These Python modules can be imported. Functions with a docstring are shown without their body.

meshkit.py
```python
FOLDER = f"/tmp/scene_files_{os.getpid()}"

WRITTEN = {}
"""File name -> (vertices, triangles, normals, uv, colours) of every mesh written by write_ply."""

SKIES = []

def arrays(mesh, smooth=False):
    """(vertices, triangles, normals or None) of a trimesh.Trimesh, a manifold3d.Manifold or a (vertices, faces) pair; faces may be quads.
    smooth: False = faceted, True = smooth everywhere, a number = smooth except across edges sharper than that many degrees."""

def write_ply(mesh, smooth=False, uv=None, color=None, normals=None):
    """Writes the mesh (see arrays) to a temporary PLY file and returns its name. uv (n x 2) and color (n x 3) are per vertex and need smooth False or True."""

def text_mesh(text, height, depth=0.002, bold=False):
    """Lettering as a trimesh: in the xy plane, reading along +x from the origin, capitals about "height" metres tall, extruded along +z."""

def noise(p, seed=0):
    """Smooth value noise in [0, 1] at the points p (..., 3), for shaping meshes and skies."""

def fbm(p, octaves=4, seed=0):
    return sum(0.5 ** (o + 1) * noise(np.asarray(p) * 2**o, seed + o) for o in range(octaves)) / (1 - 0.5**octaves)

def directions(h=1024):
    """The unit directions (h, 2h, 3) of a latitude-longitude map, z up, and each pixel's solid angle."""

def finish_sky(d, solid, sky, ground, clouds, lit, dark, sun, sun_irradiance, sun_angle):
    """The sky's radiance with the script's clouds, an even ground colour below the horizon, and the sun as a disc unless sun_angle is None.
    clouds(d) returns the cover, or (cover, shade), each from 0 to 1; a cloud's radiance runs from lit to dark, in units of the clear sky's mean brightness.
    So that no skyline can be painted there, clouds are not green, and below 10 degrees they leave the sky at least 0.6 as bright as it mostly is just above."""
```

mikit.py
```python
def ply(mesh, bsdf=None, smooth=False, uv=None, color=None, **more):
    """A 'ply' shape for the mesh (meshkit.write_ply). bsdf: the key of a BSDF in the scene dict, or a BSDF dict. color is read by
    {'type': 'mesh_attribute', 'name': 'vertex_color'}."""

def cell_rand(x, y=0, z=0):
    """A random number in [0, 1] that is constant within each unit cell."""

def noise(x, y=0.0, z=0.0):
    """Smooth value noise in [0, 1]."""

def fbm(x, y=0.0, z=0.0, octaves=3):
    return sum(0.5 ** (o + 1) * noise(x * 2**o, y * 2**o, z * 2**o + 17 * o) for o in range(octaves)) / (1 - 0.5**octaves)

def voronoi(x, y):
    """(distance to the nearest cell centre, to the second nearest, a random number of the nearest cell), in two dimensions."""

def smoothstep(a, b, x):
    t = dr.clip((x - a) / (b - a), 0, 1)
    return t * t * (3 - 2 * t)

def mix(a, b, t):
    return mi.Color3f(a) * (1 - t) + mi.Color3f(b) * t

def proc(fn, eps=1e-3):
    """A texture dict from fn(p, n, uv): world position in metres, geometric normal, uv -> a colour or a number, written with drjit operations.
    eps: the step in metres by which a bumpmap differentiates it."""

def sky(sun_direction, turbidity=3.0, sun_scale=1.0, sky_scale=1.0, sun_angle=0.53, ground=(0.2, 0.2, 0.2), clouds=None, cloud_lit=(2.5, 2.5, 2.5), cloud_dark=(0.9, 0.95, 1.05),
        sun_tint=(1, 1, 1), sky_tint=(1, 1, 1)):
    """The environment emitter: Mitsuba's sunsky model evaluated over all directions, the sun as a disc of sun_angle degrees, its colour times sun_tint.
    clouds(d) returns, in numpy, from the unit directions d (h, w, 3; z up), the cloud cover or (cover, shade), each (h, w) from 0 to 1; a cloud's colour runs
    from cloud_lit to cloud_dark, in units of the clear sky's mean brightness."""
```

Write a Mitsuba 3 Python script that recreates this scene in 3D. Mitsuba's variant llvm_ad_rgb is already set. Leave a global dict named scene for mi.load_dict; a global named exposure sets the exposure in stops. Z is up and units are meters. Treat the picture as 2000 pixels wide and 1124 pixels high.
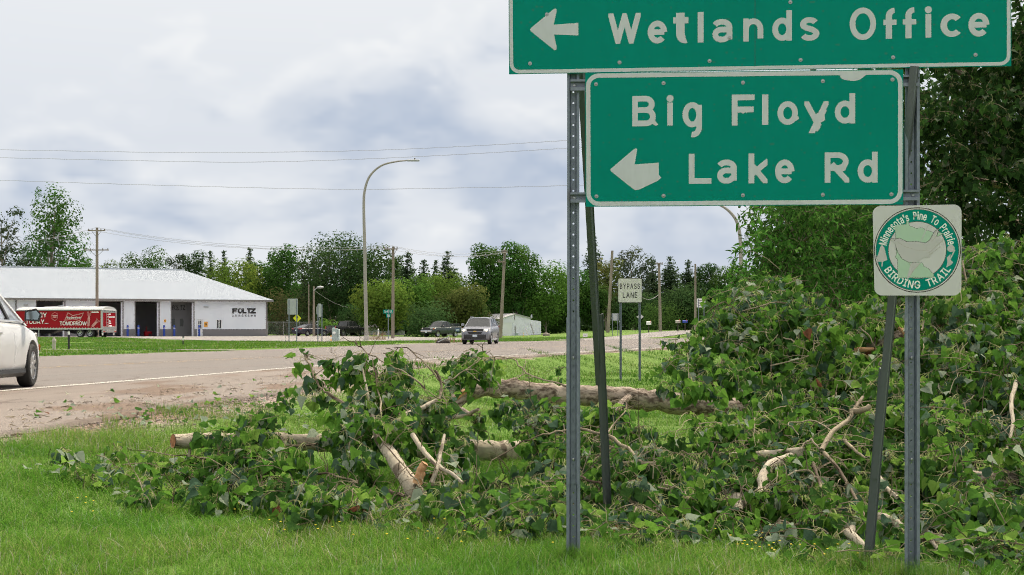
import math, random
import numpy as np, trimesh, manifold3d as m3
import mitsuba as mi, drjit as dr
import mikit, meshkit
from mikit import proc, noise, fbm, voronoi, cell_rand, smoothstep, mix
from shapely.geometry import Polygon, Point, box as sbox, LineString, MultiPolygon
from shapely.ops import unary_union
from shapely import affinity

T = mi.ScalarTransform4f
scene, labels = {}, {}

# ------------------------------------------------------------------ camera, sky, exposure
F, HOR, CZ = 2778.0, 642.0, 1.40          # focal length and horizon row in pixels of the 2000 x 1124 photograph, eye height
scene['camera'] = {'type': 'perspective', 'fov': 2 * math.degrees(math.atan(1000 / F)), 'fov_axis': 'x',
                   'near_clip': 0.1, 'far_clip': 3000.0, 'principal_point_offset_y': -(HOR - 562.0) / 1124.0,
                   'to_world': T().look_at(origin=[0, 0, CZ], target=[0, 1, CZ], up=[0, 0, 1])}
exposure = 3.0
SUN = (0.32, 0.50, 0.82)


def clouds(d):
    az = np.arctan2(d[..., 0], d[..., 1])
    el = np.arcsin(np.clip(d[..., 2], 0, 1))
    stretch = 1.0 / (0.12 + np.sin(el))                      # a flat cloud deck seen in perspective
    deck = np.stack([d[..., 0] * stretch * 1.6, d[..., 1] * stretch * 1.6, az * 0 + 0.7], -1)
    high = meshkit.fbm(deck, 4, 11)
    wx = meshkit.fbm(np.stack([az * 16, el * 30, az * 0 + 8], -1), 3, 21) - 0.5
    fine = meshkit.fbm(np.stack([az * 40 + wx * 1.2, el * 75 + wx * 1.5, az * 0], -1), 4, 3)
    banks = ((-0.085, 0.150, 0.085, 0.030, 1.0), (-0.015, 0.132, 0.10, 0.026, 1.0), (-0.31, 0.125, 0.05, 0.010, 0.55), (-0.19, 0.088, 0.11, 0.026, 0.85), (0.02, 0.112, 0.09, 0.018, 0.8),
             (-0.03, 0.062, 0.08, 0.012, 0.75), (0.14, 0.070, 0.09, 0.020, 0.85), (-0.28, 0.055, 0.10, 0.012, 0.5), (0.45, 0.12, 0.2, 0.04, 0.8), (0.9, 0.16, 0.3, 0.05, 0.8), (-0.75, 0.12, 0.25, 0.04, 0.8), (2.4, 0.15, 0.5, 0.05, 0.8), (-2.2, 0.13, 0.5, 0.05, 0.8))

    def density(e):                                          # billowing cumulus banks under a thin high veil
        n = meshkit.fbm(np.stack([az * 17 + wx * 0.8, e * 40 + wx * 1.0, az * 0 + 3.3], -1), 5, 5)
        b = 0
        for a0, e0, ra, re, k in banks:
            b = np.maximum(b, k * np.exp(-((az - a0) / ra) ** 2 - ((e - e0) / re) ** 2))
        t = np.clip((n + 0.42 * b + 0.10 * np.exp(-((e - 0.07) / 0.05) ** 2) - 0.54) / 0.24, 0, 1)
        return t * t * (3 - 2 * t)
    here = density(el)
    above = (density(el + 0.008) + density(el + 0.018) + density(el + 0.030)) / 3
    shade = here * (1.20 * above - 0.42) + 0.5 * here * above * (fine - 0.5) * 1.6 + np.clip((high - 0.5) * 0.5, -0.1, 0.3) * np.clip((el - 0.17) * 6, 0, 1)
    low = np.exp(-(el / 0.10) ** 2)
    base = 0.785 - 0.455 * np.clip((np.sin(el) - 0.13) / 0.75, 0, 1) ** 0.8 - 0.09 * low    # an overcast sky is brighter overhead
    return np.ones_like(el), np.clip(base + 0.180 * np.clip(shade, -0.32, 1), 0, 1)


scene['sky'] = mikit.sky(SUN, turbidity=3, sun_scale=0.46, sun_angle=11, clouds=clouds, ground=(0.12, 0.13, 0.09),
                         cloud_lit=(2.62, 2.44, 2.08), cloud_dark=(0.55, 0.68, 0.90), sun_tint=(0.95, 1.0, 1.06))

# ------------------------------------------------------------------ helpers


def rgb(*c):
    return {'type': 'rgb', 'value': list(map(float, c))}


def mat(name, color, rough=0.6, thin=None, **kw):
    c = color if isinstance(color, dict) else rgb(*color)
    b = {'type': 'principled', 'base_color': c, 'roughness': rough, **kw}
    if not kw.get('spec_trans'):
        b = {'type': 'twosided', 'bsdf': b}
    scene[name] = b
    return name


def at(px, py, Y):
    """the point at depth Y under a pixel of the photograph"""
    return np.array([(px - 1000.0) / F * Y, Y, CZ - (py - HOR) / F * Y])


class Plane:
    """an upright plane through (x, y) along an angle: u to the right, z up, w towards the viewer's side"""

    def __init__(self, x, y, deg):
        self.c, a = np.array([x, y], float), math.radians(deg)
        self.u, self.n = np.array([math.cos(a), math.sin(a)]), np.array([math.sin(a), -math.cos(a)])
        self.a = a

    def uz(self, px, py=HOR):
        r = (px - 1000.0) / F
        u = (r * self.c[1] - self.c[0]) / (self.u[0] - r * self.u[1])
        Y = self.c[1] + u * self.u[1]
        return u, CZ - (py - HOR) / F * Y

    def put(self, mesh):
        """mesh in (u, z, w) -> world"""
        v = np.asarray(mesh.vertices)
        xy = self.c + v[:, :1] * self.u + v[:, 2:3] * self.n
        return trimesh.Trimesh(np.column_stack([xy, v[:, 1]]), mesh.faces, process=False)

    def local(self, mesh):
        """mesh in (u, depth away from viewer, z) -> world"""
        v = np.asarray(mesh.vertices)
        xy = self.c + v[:, :1] * self.u - v[:, 1:2] * self.n
        return trimesh.Trimesh(np.column_stack([xy, v[:, 2]]), mesh.faces, process=False)


_used = set()


def numbered(key):
    k, i = key, 0
    while k in _used or k in scene:
        i += 1
        k = f'{key}_{i:03d}'
    _used.add(k)
    return k


def thing(name, label, cat, group=None):
    k = numbered(name)
    labels[k] = {'label': label, 'category': cat}
    if group:
        labels[k]['group'] = group
    return k


def obj(key, mesh, m, smooth=False, label=None, kind=None, **kw):
    scene[key] = mikit.ply(mesh, m, smooth=smooth, **kw)
    if label or kind:
        labels.setdefault(key, {})
        if label:
            labels[key]['label'] = label
        if kind:
            labels[key]['kind'] = kind
    return key


def part(parent, name, mesh, m, smooth=False, **kw):
    return obj(numbered(parent + '__' + name), mesh, m, smooth, **kw)


def struct(name, mesh, m, smooth=False, **kw):
    k = numbered(name)
    return obj(k, mesh, m, smooth, kind='structure', **kw)


def box(x0, x1, y0, y1, z0, z1):
    m = trimesh.creation.box((x1 - x0, y1 - y0, z1 - z0))
    m.apply_translation(((x0 + x1) / 2, (y0 + y1) / 2, (z0 + z1) / 2))
    return m


def rbox(x0, x1, y0, y1, z0, z1, c=0.02):
    """box with chamfered edges"""
    pts = []
    for ax in range(3):
        e = [c, c, c]
        e[ax] = 0
        for sx in (0, 1):
            for sy in (0, 1):
                for sz in (0, 1):
                    pts.append(((x1 - e[0]) if sx else (x0 + e[0]), (y1 - e[1]) if sy else (y0 + e[1]), (z1 - e[2]) if sz else (z0 + e[2])))
    return trimesh.convex.convex_hull(np.array(pts))


def cat(ms):
    return trimesh.util.concatenate([m for m in ms if m is not None and len(m.faces)])


def hull(pts):
    return trimesh.convex.convex_hull(np.asarray(pts, float))


def smooth_path(p, n=None, step=None):
    """Catmull-Rom through the points"""
    p = np.asarray(p, float)
    if len(p) < 3:
        k = n or 4
        return p[0] + (p[-1] - p[0]) * np.linspace(0, 1, k)[:, None]
    q = np.vstack([2 * p[0] - p[1], p, 2 * p[-1] - p[-2]])
    out = []
    k = n or 4
    for i in range(1, len(q) - 2):
        t = np.linspace(0, 1, k, endpoint=False)[:, None]
        a, b, c, d = q[i - 1], q[i], q[i + 1], q[i + 2]
        out.append(0.5 * (2 * b + (c - a) * t + (2 * a - 5 * b + 4 * c - d) * t * t + (3 * b - a - 3 * c + d) * t ** 3))
    out.append(p[-1:])
    return np.vstack(out)


def tube(points, radii, sides=8, caps=True, rough=0.0, seed=0):
    p = np.asarray(points, float)
    r = np.broadcast_to(np.asarray(radii, float), (len(p),))
    t = np.gradient(p, axis=0)
    t /= np.linalg.norm(t, axis=1, keepdims=True) + 1e-12
    a = np.zeros_like(p)
    ref = np.array([0, 0, 1.0]) if abs(t[0, 2]) < 0.8 else np.array([1.0, 0, 0])
    a[0] = np.cross(t[0], ref)
    a[0] /= np.linalg.norm(a[0])
    for i in range(1, len(p)):
        v = a[i - 1] - t[i] * np.dot(a[i - 1], t[i])
        a[i] = v / (np.linalg.norm(v) + 1e-12)
    b = np.cross(t, a)
    th = np.arange(sides) * 2 * np.pi / sides
    rr = r[:, None] * np.ones(sides)
    ring = np.cos(th)[None, :, None] * a[:, None] + np.sin(th)[None, :, None] * b[:, None]
    if rough:
        q = p[:, None] + ring * 0.12
        nz = meshkit.fbm(q * 9.0, 3, seed) - 0.5 + 0.6 * (meshkit.noise(q * np.array([38, 38, 38.0]), seed + 5) - 0.5)
        rr = rr * (1 + rough * 2 * nz)
    v = (p[:, None] + rr[..., None] * ring).reshape(-1, 3)
    n = len(p)
    i, j = np.meshgrid(np.arange(n - 1), np.arange(sides), indexing='ij')
    q = np.stack([i * sides + j, i * sides + (j + 1) % sides, (i + 1) * sides + (j + 1) % sides, (i + 1) * sides + j], -1).reshape(-1, 4)
    f = np.vstack([q[:, [0, 2, 1]], q[:, [0, 3, 2]]])
    if caps:
        v = np.vstack([v, p[:1], p[-1:]])
        k = np.arange(sides)
        f = np.vstack([f, np.stack([k * 0 + n * sides, k, (k + 1) % sides], 1)[:, ::-1][:, [0, 1, 2]], np.stack([k * 0 + n * sides + 1, (n - 1) * sides + (k + 1) % sides, (n - 1) * sides + k], 1)[:, ::-1]])
    m = trimesh.Trimesh(v, f, process=False)
    return m


def rod(a, b, r0, r1=None, sides=8):
    return tube([a, (np.asarray(a, float) + np.asarray(b, float)) / 2, b], [r0, (r0 + (r1 or r0)) / 2, r1 or r0], sides)


def revolve(profile, sides=24):
    """profile [(r, z)] about z"""
    return trimesh.creation.revolve(np.array(profile, float), sections=sides)


def extrude(poly, depth):
    gs = getattr(poly, 'geoms', [poly])
    return cat([trimesh.creation.extrude_polygon(g, depth, engine='earcut') for g in gs if g.area > 1e-9])


def flat(poly, w0, w1):
    """polygon in (u, z), between w0 and w1 -> mesh in (u, z, w)"""
    m = extrude(poly, w1 - w0)
    m.apply_translation((0, 0, w0))
    return m


def rrect(x0, y0, x1, y1, r, n=6):
    return sbox(x0 + r, y0 + r, x1 - r, y1 - r).buffer(r, quad_segs=n)


_glyph = {}


def glyph(ch, bold=True):
    if (ch, bold) not in _glyph:
        m = meshkit.text_mesh(ch, 1.0, 0.1, bold)
        b = m.bounds
        v = (m.vertices - b[0]) / (b[1] - b[0])
        _glyph[ch, bold] = (v, m.faces, (b[1] - b[0])[:2], b[0][1])
    return _glyph[ch, bold]


def letter(ch, x0, x1, z0, z1, w0, w1, bold=True):
    v, f, _, _ = glyph(ch, bold)
    return trimesh.Trimesh(v * np.array([x1 - x0, z1 - z0, w1 - w0]) + np.array([x0, z0, w0]), f, process=False)


def textline(text, x0, x1, z0, h, w0, w1, bold=True, gap=0.12):
    """capitals h tall, spread from x0 to x1"""
    ws = [0.35 if c == ' ' else glyph(c, bold)[2][0] for c in text]
    tot = sum(ws) + gap * (len(text) - 1)
    s, x, out = (x1 - x0) / tot, x0, []
    for c, wd in zip(text, ws):
        if c != ' ':
            _, _, size, base = glyph(c, bold)
            out.append(letter(c, x, x + wd * s, z0 + base * h, z0 + (base + size[1]) * h, w0, w1, bold))
        x += (wd + gap) * s
    return cat(out)


def transform(mesh, M):
    m = mesh.copy()
    m.apply_transform(M)
    return m


def heading(x, y, z, dx, dy):
    """local x forward, y left, z up"""
    n = math.hypot(dx, dy)
    c, s = dx / n, dy / n
    return np.array([[c, -s, 0, x], [s, c, 0, y], [0, 0, 1, z], [0, 0, 0, 1.0]])


def sstep(a, b, x):
    t = np.clip((np.asarray(x, float) - a) / (b - a), 0, 1)
    return t * t * (3 - 2 * t)


def norm3(v):
    v = np.asarray(v, float)
    return v / (np.linalg.norm(v, axis=-1, keepdims=True) + 1e-9)
# ------------------------------------------------------------------ materials


def V(p):
    return p.x, p.y, p.z


def steel_fn(p, n, uv):
    a = fbm(p.x * 60, p.y * 60, p.z * 40, 3)
    b = noise(p.x * 300, p.y * 300, p.z * 180)
    rust = smoothstep(0.72, 0.86, fbm(p.x * 9, p.y * 9 + 4, p.z * 5, 3))
    c = mix((0.120, 0.142, 0.185), (0.240, 0.272, 0.335), a * 0.75 + b * 0.25)
    return mix(c, (0.12, 0.10, 0.09), rust * 0.45)


def green_fn(p, n, uv):
    a = fbm(p.x * 3, p.y * 3, p.z * 3, 3)
    b = fbm(p.x * 40, 0, p.z * 6, 3)
    spot = smoothstep(0.80, 0.86, noise(p.x * 55, p.y, p.z * 55))
    c = mix((0.0, 0.205, 0.158), (0.0, 0.245, 0.192), a * 0.7 + b * 0.3)
    return mix(c, (0.05, 0.17, 0.13), spot * 0.5)


def white_fn(p, n, uv):
    a = fbm(p.x * 5, p.y * 3, p.z * 5, 3)
    b = fbm(p.x * 60, 0, p.z * 12, 3)
    return mix((0.45, 0.475, 0.51), (0.58, 0.61, 0.65), a * 0.6 + b * 0.4)


def asphalt_fn(p, n, uv):
    u, v = uv.x, uv.y
    big = fbm(p.x * 0.5, p.y * 0.35, 0, 4)
    streak = fbm(u * 2.2, v * 0.06, 1.0, 3)
    grain = noise(p.x * 70, p.y * 70, 0) * 0.5 + noise(p.x * 160, p.y * 160, 3) * 0.5
    lane = mix((0.138, 0.123, 0.115), (0.174, 0.157, 0.148), streak * 0.6 + big * 0.4)
    track = dr.exp(-dr.square((u - 1.0) / 0.4)) + dr.exp(-dr.square((u - 2.7) / 0.4))
    lane = mix(lane, (0.150, 0.144, 0.14), track * 0.35)
    sh = mix((0.148, 0.126, 0.112), (0.214, 0.186, 0.168), big * 0.5 + fbm(u * 3, v * 0.35, 4, 3) * 0.5)
    dirt = smoothstep(0.52, 0.70, fbm(p.x * 1.5, p.y * 0.5, 9, 4))
    sh = mix(sh, (0.125, 0.086, 0.063), dirt * 0.75)
    c = mix(lane, sh, smoothstep(0.15, -0.25, u))
    crack = smoothstep(0.012, 0.004, dr.abs(fbm(u * 0.9, v * 0.16, 21, 3) - 0.5)) * smoothstep(0.35, 0.6, fbm(u * 0.4, v * 0.1, 7, 2))
    c = mix(c, (0.10, 0.08, 0.07), crack * 0.7)
    return c * (0.86 + 0.28 * grain)


def gravel_c(p):
    d1, d2, r = voronoi(p.x * 26, p.y * 26)
    a = mix((0.15, 0.108, 0.09), (0.36, 0.295, 0.265), r)
    return a * (0.55 + 0.45 * smoothstep(0.02, 0.20, d2 - d1))


def ground_fn(p, n, uv):
    s = uv.x
    w = fbm(p.x * 1.1, p.y * 0.8, 0, 4)
    fine = fbm(p.x * 14, p.y * 14, 2, 3)
    grass = mix((0.062, 0.115, 0.022), (0.112, 0.188, 0.040), w * 0.5 + fine * 0.5)
    dry = smoothstep(0.48, 0.72, fbm(p.x * 0.22, p.y * 0.10, 5, 4))
    grass = mix(grass, (0.150, 0.205, 0.062), dry * 0.5)
    near = 1 - smoothstep(22.0, 34.0, p.y)
    reach = 0.20 + 0.55 * near + (w - 0.5) * 1.0
    k = smoothstep(reach + 0.25, reach - 0.25, s) * smoothstep(-60.0, -50.0, s)
    dirt = mix((0.13, 0.085, 0.06), (0.22, 0.155, 0.115), fbm(p.x * 6, p.y * 6, 3, 3))
    stone = mix(gravel_c(p), dirt, smoothstep(0.50, 0.74, fbm(p.x * 0.9, p.y * 0.7, 8, 3)) * 0.8)
    return mix(grass, stone, dr.select(s > -2.0, k, 0.0))


def lot_fn(p, n, uv):
    a = fbm(p.x * 0.22, p.y * 0.22, 0, 4)
    b = fbm(p.x * 3, p.y * 3, 0, 3)
    return mix((0.17, 0.155, 0.145), (0.24, 0.225, 0.215), a * 0.6 + b * 0.4)


def line_fn(p, n, uv):
    wear = smoothstep(0.50, 0.66, fbm(p.x * 9, p.y * 9, 0, 4))
    return mix((0.47, 0.455, 0.425), (0.24, 0.22, 0.20), wear * 0.5)


def yline_fn(p, n, uv):
    wear = smoothstep(0.38, 0.58, fbm(p.x * 7, p.y * 5, 0, 4))
    return mix((0.36, 0.235, 0.10), (0.235, 0.205, 0.185), wear * 0.85)


def bark_fn(p, n, uv):
    """pale poplar bark: u round the stem, v along it"""
    u, v = uv.x, uv.y
    a = fbm(p.x * 16, p.y * 16, p.z * 16, 3)
    c = mix((0.27, 0.228, 0.172), (0.50, 0.445, 0.355), a)
    lent = smoothstep(0.66, 0.76, noise(u * 5.0, v * 34.0, 2)) * smoothstep(0.45, 0.65, noise(u * 2.0, v * 7.0, 7))
    c = mix(c, (0.09, 0.07, 0.055), lent * 0.8)
    knot = smoothstep(0.78, 0.86, noise(u * 1.6, v * 5.0, 11))
    return mix(c, (0.10, 0.075, 0.055), knot * 0.85)


def roughbark_fn(p, n, uv):
    u, v = uv.x, uv.y
    a = fbm(u * 9.0 + p.z * 3, v * 13.0, p.z * 14, 4)
    b = fbm(p.x * 34, p.y * 34, p.z * 34, 3)
    c = mix((0.085, 0.062, 0.047), (0.36, 0.295, 0.245), smoothstep(0.36, 0.62, a * 0.65 + b * 0.35))
    pale = smoothstep(0.52, 0.70, fbm(p.x * 3, p.y * 3, p.z * 3 + 5, 3))
    return mix(c, (0.42, 0.36, 0.30), pale * 0.55)


def twig_fn(p, n, uv):
    a = fbm(p.x * 3.0, p.y * 3.0, p.z * 3.0, 3)
    return mix((0.080, 0.058, 0.040), (0.33, 0.275, 0.195), smoothstep(0.35, 0.68, a))


def cut_fn(p, n, uv):
    a = fbm(p.x * 40, p.y * 40, p.z * 40, 3)
    ring = 0.5 + 0.5 * dr.sin(uv.x * 55.0 + a * 5.0)
    return mix(mix((0.20, 0.075, 0.038), (0.42, 0.20, 0.11), a), (0.48, 0.27, 0.16), ring * 0.4)


def rawwood_fn(p, n, uv):
    a = fbm(p.x * 30, p.y * 30, p.z * 30, 3)
    return mix((0.36, 0.16, 0.07), (0.62, 0.40, 0.23), a)


def pole_fn(p, n, uv):
    a = fbm(p.x * 12, p.y * 12, p.z * 0.8, 3)
    return mix((0.16, 0.13, 0.105), (0.34, 0.30, 0.25), a)


def siding_fn(p, n, uv):
    a = fbm(p.x * 0.8, p.y * 0.8, p.z * 0.3, 3)
    return mix((0.72, 0.76, 0.84), (0.79, 0.83, 0.90), a)


mat('m_steel', proc(steel_fn), 0.5, metallic=0.35, specular=0.5)
mat('m_green', proc(green_fn), 0.5, specular=0.06)
mat('m_white', proc(white_fn), 0.5, specular=0.3)
mat('m_asphalt', proc(asphalt_fn), 0.9, specular=0.2)
mat('m_ground', proc(ground_fn), 0.95, specular=0.1)
mat('m_lot', proc(lot_fn), 0.9, specular=0.2)
mat('m_line', proc(line_fn), 0.8, specular=0.2)
mat('m_yline', proc(yline_fn), 0.8, specular=0.2)
mat('m_bark', proc(bark_fn), 0.85, specular=0.2)
mat('m_roughbark', proc(roughbark_fn), 0.9, specular=0.15)
mat('m_twig', proc(twig_fn), 0.8, specular=0.2)
mat('m_cut', proc(cut_fn), 0.85, specular=0.1)
mat('m_rawwood', proc(rawwood_fn), 0.8, specular=0.2)
mat('m_pole', proc(pole_fn), 0.9, specular=0.1)
mat('m_siding', proc(siding_fn), 0.55, specular=0.3)

VC = {'type': 'mesh_attribute', 'name': 'vertex_color'}
scene['m_leaf'] = {'type': 'principledthin', 'base_color': VC, 'roughness': 0.33, 'diff_trans': 0.85, 'eta': 1.5, 'spec_trans': 0.0}
scene['m_farleaf'] = {'type': 'principledthin', 'base_color': VC, 'roughness': 0.8, 'diff_trans': 0.9, 'eta': 1.3, 'spec_trans': 0.0}
scene['m_grass'] = {'type': 'principledthin', 'base_color': VC, 'roughness': 0.5, 'diff_trans': 0.7, 'eta': 1.4, 'spec_trans': 0.0}

for nm, c, r, kw in (
        ('m_tan', (0.40, 0.37, 0.33), 0.6, {}), ('m_rivet', (0.34, 0.36, 0.37), 0.35, dict(metallic=0.8)), ('m_hole', (0.02, 0.02, 0.02), 0.9, {}),
        ('m_alu', (0.42, 0.44, 0.46), 0.45, dict(metallic=0.3)), ('m_yellow', (0.72, 0.72, 0.02), 0.5, {}), ('m_black', (0.015, 0.015, 0.017), 0.5, {}),
        ('m_ink', (0.03, 0.03, 0.03), 0.6, {}), ('m_silverprint', (0.46, 0.455, 0.46), 0.6, {}), ('m_palegreen', (0.37, 0.52, 0.40), 0.6, {}), ('m_sigwhite', (0.53, 0.53, 0.54), 0.5, {}),
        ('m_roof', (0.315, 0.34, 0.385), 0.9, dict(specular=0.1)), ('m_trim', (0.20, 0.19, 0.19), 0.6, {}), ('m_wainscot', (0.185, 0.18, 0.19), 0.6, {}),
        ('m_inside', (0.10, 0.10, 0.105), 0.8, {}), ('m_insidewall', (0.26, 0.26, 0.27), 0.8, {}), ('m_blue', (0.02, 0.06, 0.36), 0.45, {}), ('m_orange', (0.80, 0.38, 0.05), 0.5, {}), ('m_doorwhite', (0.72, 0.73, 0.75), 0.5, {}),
        ('m_red', (0.32, 0.004, 0.012), 0.5, dict(specular=0.2)), ('m_printwhite', (0.78, 0.77, 0.76), 0.5, {}), ('m_printpink', (0.62, 0.30, 0.30), 0.5, {}), ('m_tarp', (0.50, 0.50, 0.50), 0.7, {}), ('m_silver', (0.55, 0.55, 0.56), 0.3, dict(metallic=0.8)),
        ('m_rubber', (0.018, 0.018, 0.019), 0.75, {}), ('m_chrome', (0.62, 0.62, 0.63), 0.18, dict(metallic=1.0)), ('m_alloy', (0.50, 0.51, 0.53), 0.28, dict(metallic=0.9)),
        ('m_plastic', (0.022, 0.022, 0.024), 0.45, {}), ('m_cabin', (0.045, 0.043, 0.042), 0.8, {}), ('m_mirror', (0.60, 0.72, 0.74), 0.05, dict(metallic=1.0)),
        ('m_vanpaint', (0.50, 0.51, 0.53), 0.28, dict(clearcoat=1.0, clearcoat_gloss=0.95)), ('m_suvpaint', (0.21, 0.215, 0.25), 0.25, dict(metallic=0.4, clearcoat=1.0, clearcoat_gloss=0.95)),
        ('m_navypaint', (0.020, 0.022, 0.040), 0.3, dict(clearcoat=1.0, clearcoat_gloss=0.95)), ('m_blackpaint', (0.014, 0.014, 0.018), 0.3, dict(clearcoat=1.0, clearcoat_gloss=0.95)), ('m_greenpaint', (0.022, 0.036, 0.032), 0.3, dict(clearcoat=1.0, clearcoat_gloss=0.95)),
        ('m_taillamp', (0.45, 0.03, 0.02), 0.2, dict(clearcoat=1.0)), ('m_lens', (0.70, 0.70, 0.68), 0.15, dict(clearcoat=1.0)), ('m_amber', (0.40, 0.10, 0.02), 0.25, {}), ('m_plate', (0.55, 0.62, 0.68), 0.5, {}), ('m_badge', (0.65, 0.45, 0.12), 0.3, dict(metallic=0.6)), ('m_decal', (0.03, 0.07, 0.20), 0.4, {}),
        ('m_concrete', (0.42, 0.39, 0.36), 0.85, {}), ('m_lamppole', (0.33, 0.31, 0.285), 0.5, dict(metallic=0.2)), ('m_wire', (0.34, 0.34, 0.35), 0.7, {}), ('m_fence', (0.22, 0.23, 0.24), 0.5, {}),
        ('m_utility', (0.36, 0.43, 0.42), 0.55, {}), ('m_shedwhite', (0.70, 0.71, 0.80), 0.6, {}), ('m_shedroof', (0.44, 0.43, 0.44), 0.7, {}), ('m_shingle', (0.10, 0.095, 0.105), 0.85, {}), ('m_housewall', (0.46, 0.46, 0.47), 0.8, {}),
        ('m_rock', (0.24, 0.20, 0.18), 0.9, {}), ('m_glasspane', (0.03, 0.033, 0.036), 0.08, dict(specular=0.6)), ('m_flower', (0.75, 0.55, 0.03), 0.7, {}), ('m_weed', (0.30, 0.20, 0.10), 0.9, {}), ('m_darkwood', (0.05, 0.042, 0.038), 0.9, {}), ('m_darksteel', (0.10, 0.112, 0.125), 0.5, dict(metallic=0.3))):
    mat(nm, c, r, **kw)
scene['m_roof'] = {'type': 'twosided', 'bsdf': {'type': 'diffuse', 'reflectance': rgb(0.35, 0.385, 0.44)}}
mat('m_signplate', (0.63, 0.63, 0.60), 0.5)
scene['m_glass'] = {'type': 'thindielectric', 'int_ior': 1.5}
# ------------------------------------------------------------------ ground, highway, side street
EDGE = np.array([(-20, -9.6), (5, -6.3), (13.6, -4.9), (15.5, -4.65), (17.8, -4.3), (22, -3.85), (26.7, -3.4), (34, -2.85), (41, -2.0), (50, 0.3), (58, 2.8), (69.5, 6.95), (74, 8.9), (110, 23.5), (160, 48), (300, 130), (1200, 700)], float)
FARE = np.array([(-20, -34), (30, -23.5), (51.4, -17), (69.5, -11.3), (92.6, -7.0), (107, -1.5), (115.8, 3.6), (126, 7.5), (159, 22), (300, 104), (1200, 670)], float)
LINE = np.array([(-20, -15.5), (10, -10.5), (22.6, -8.13), (28, -7.07), (36.6, -5.4), (45.9, -2.6), (57.9, 1.95), (69.5, 6.3), (74, 8.1), (110, 22.5), (160, 47), (300, 129), (1200, 699)], float)


def curve(tab):
    from scipy.interpolate import PchipInterpolator
    return PchipInterpolator(tab[:, 0], tab[:, 1])


xe, xf, xw = curve(EDGE), curve(FARE), curve(LINE)


def cosd(Y):
    d = (xe(Y + 0.5) - xe(Y - 0.5))
    return 1 / np.sqrt(1 + d * d)


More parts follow.
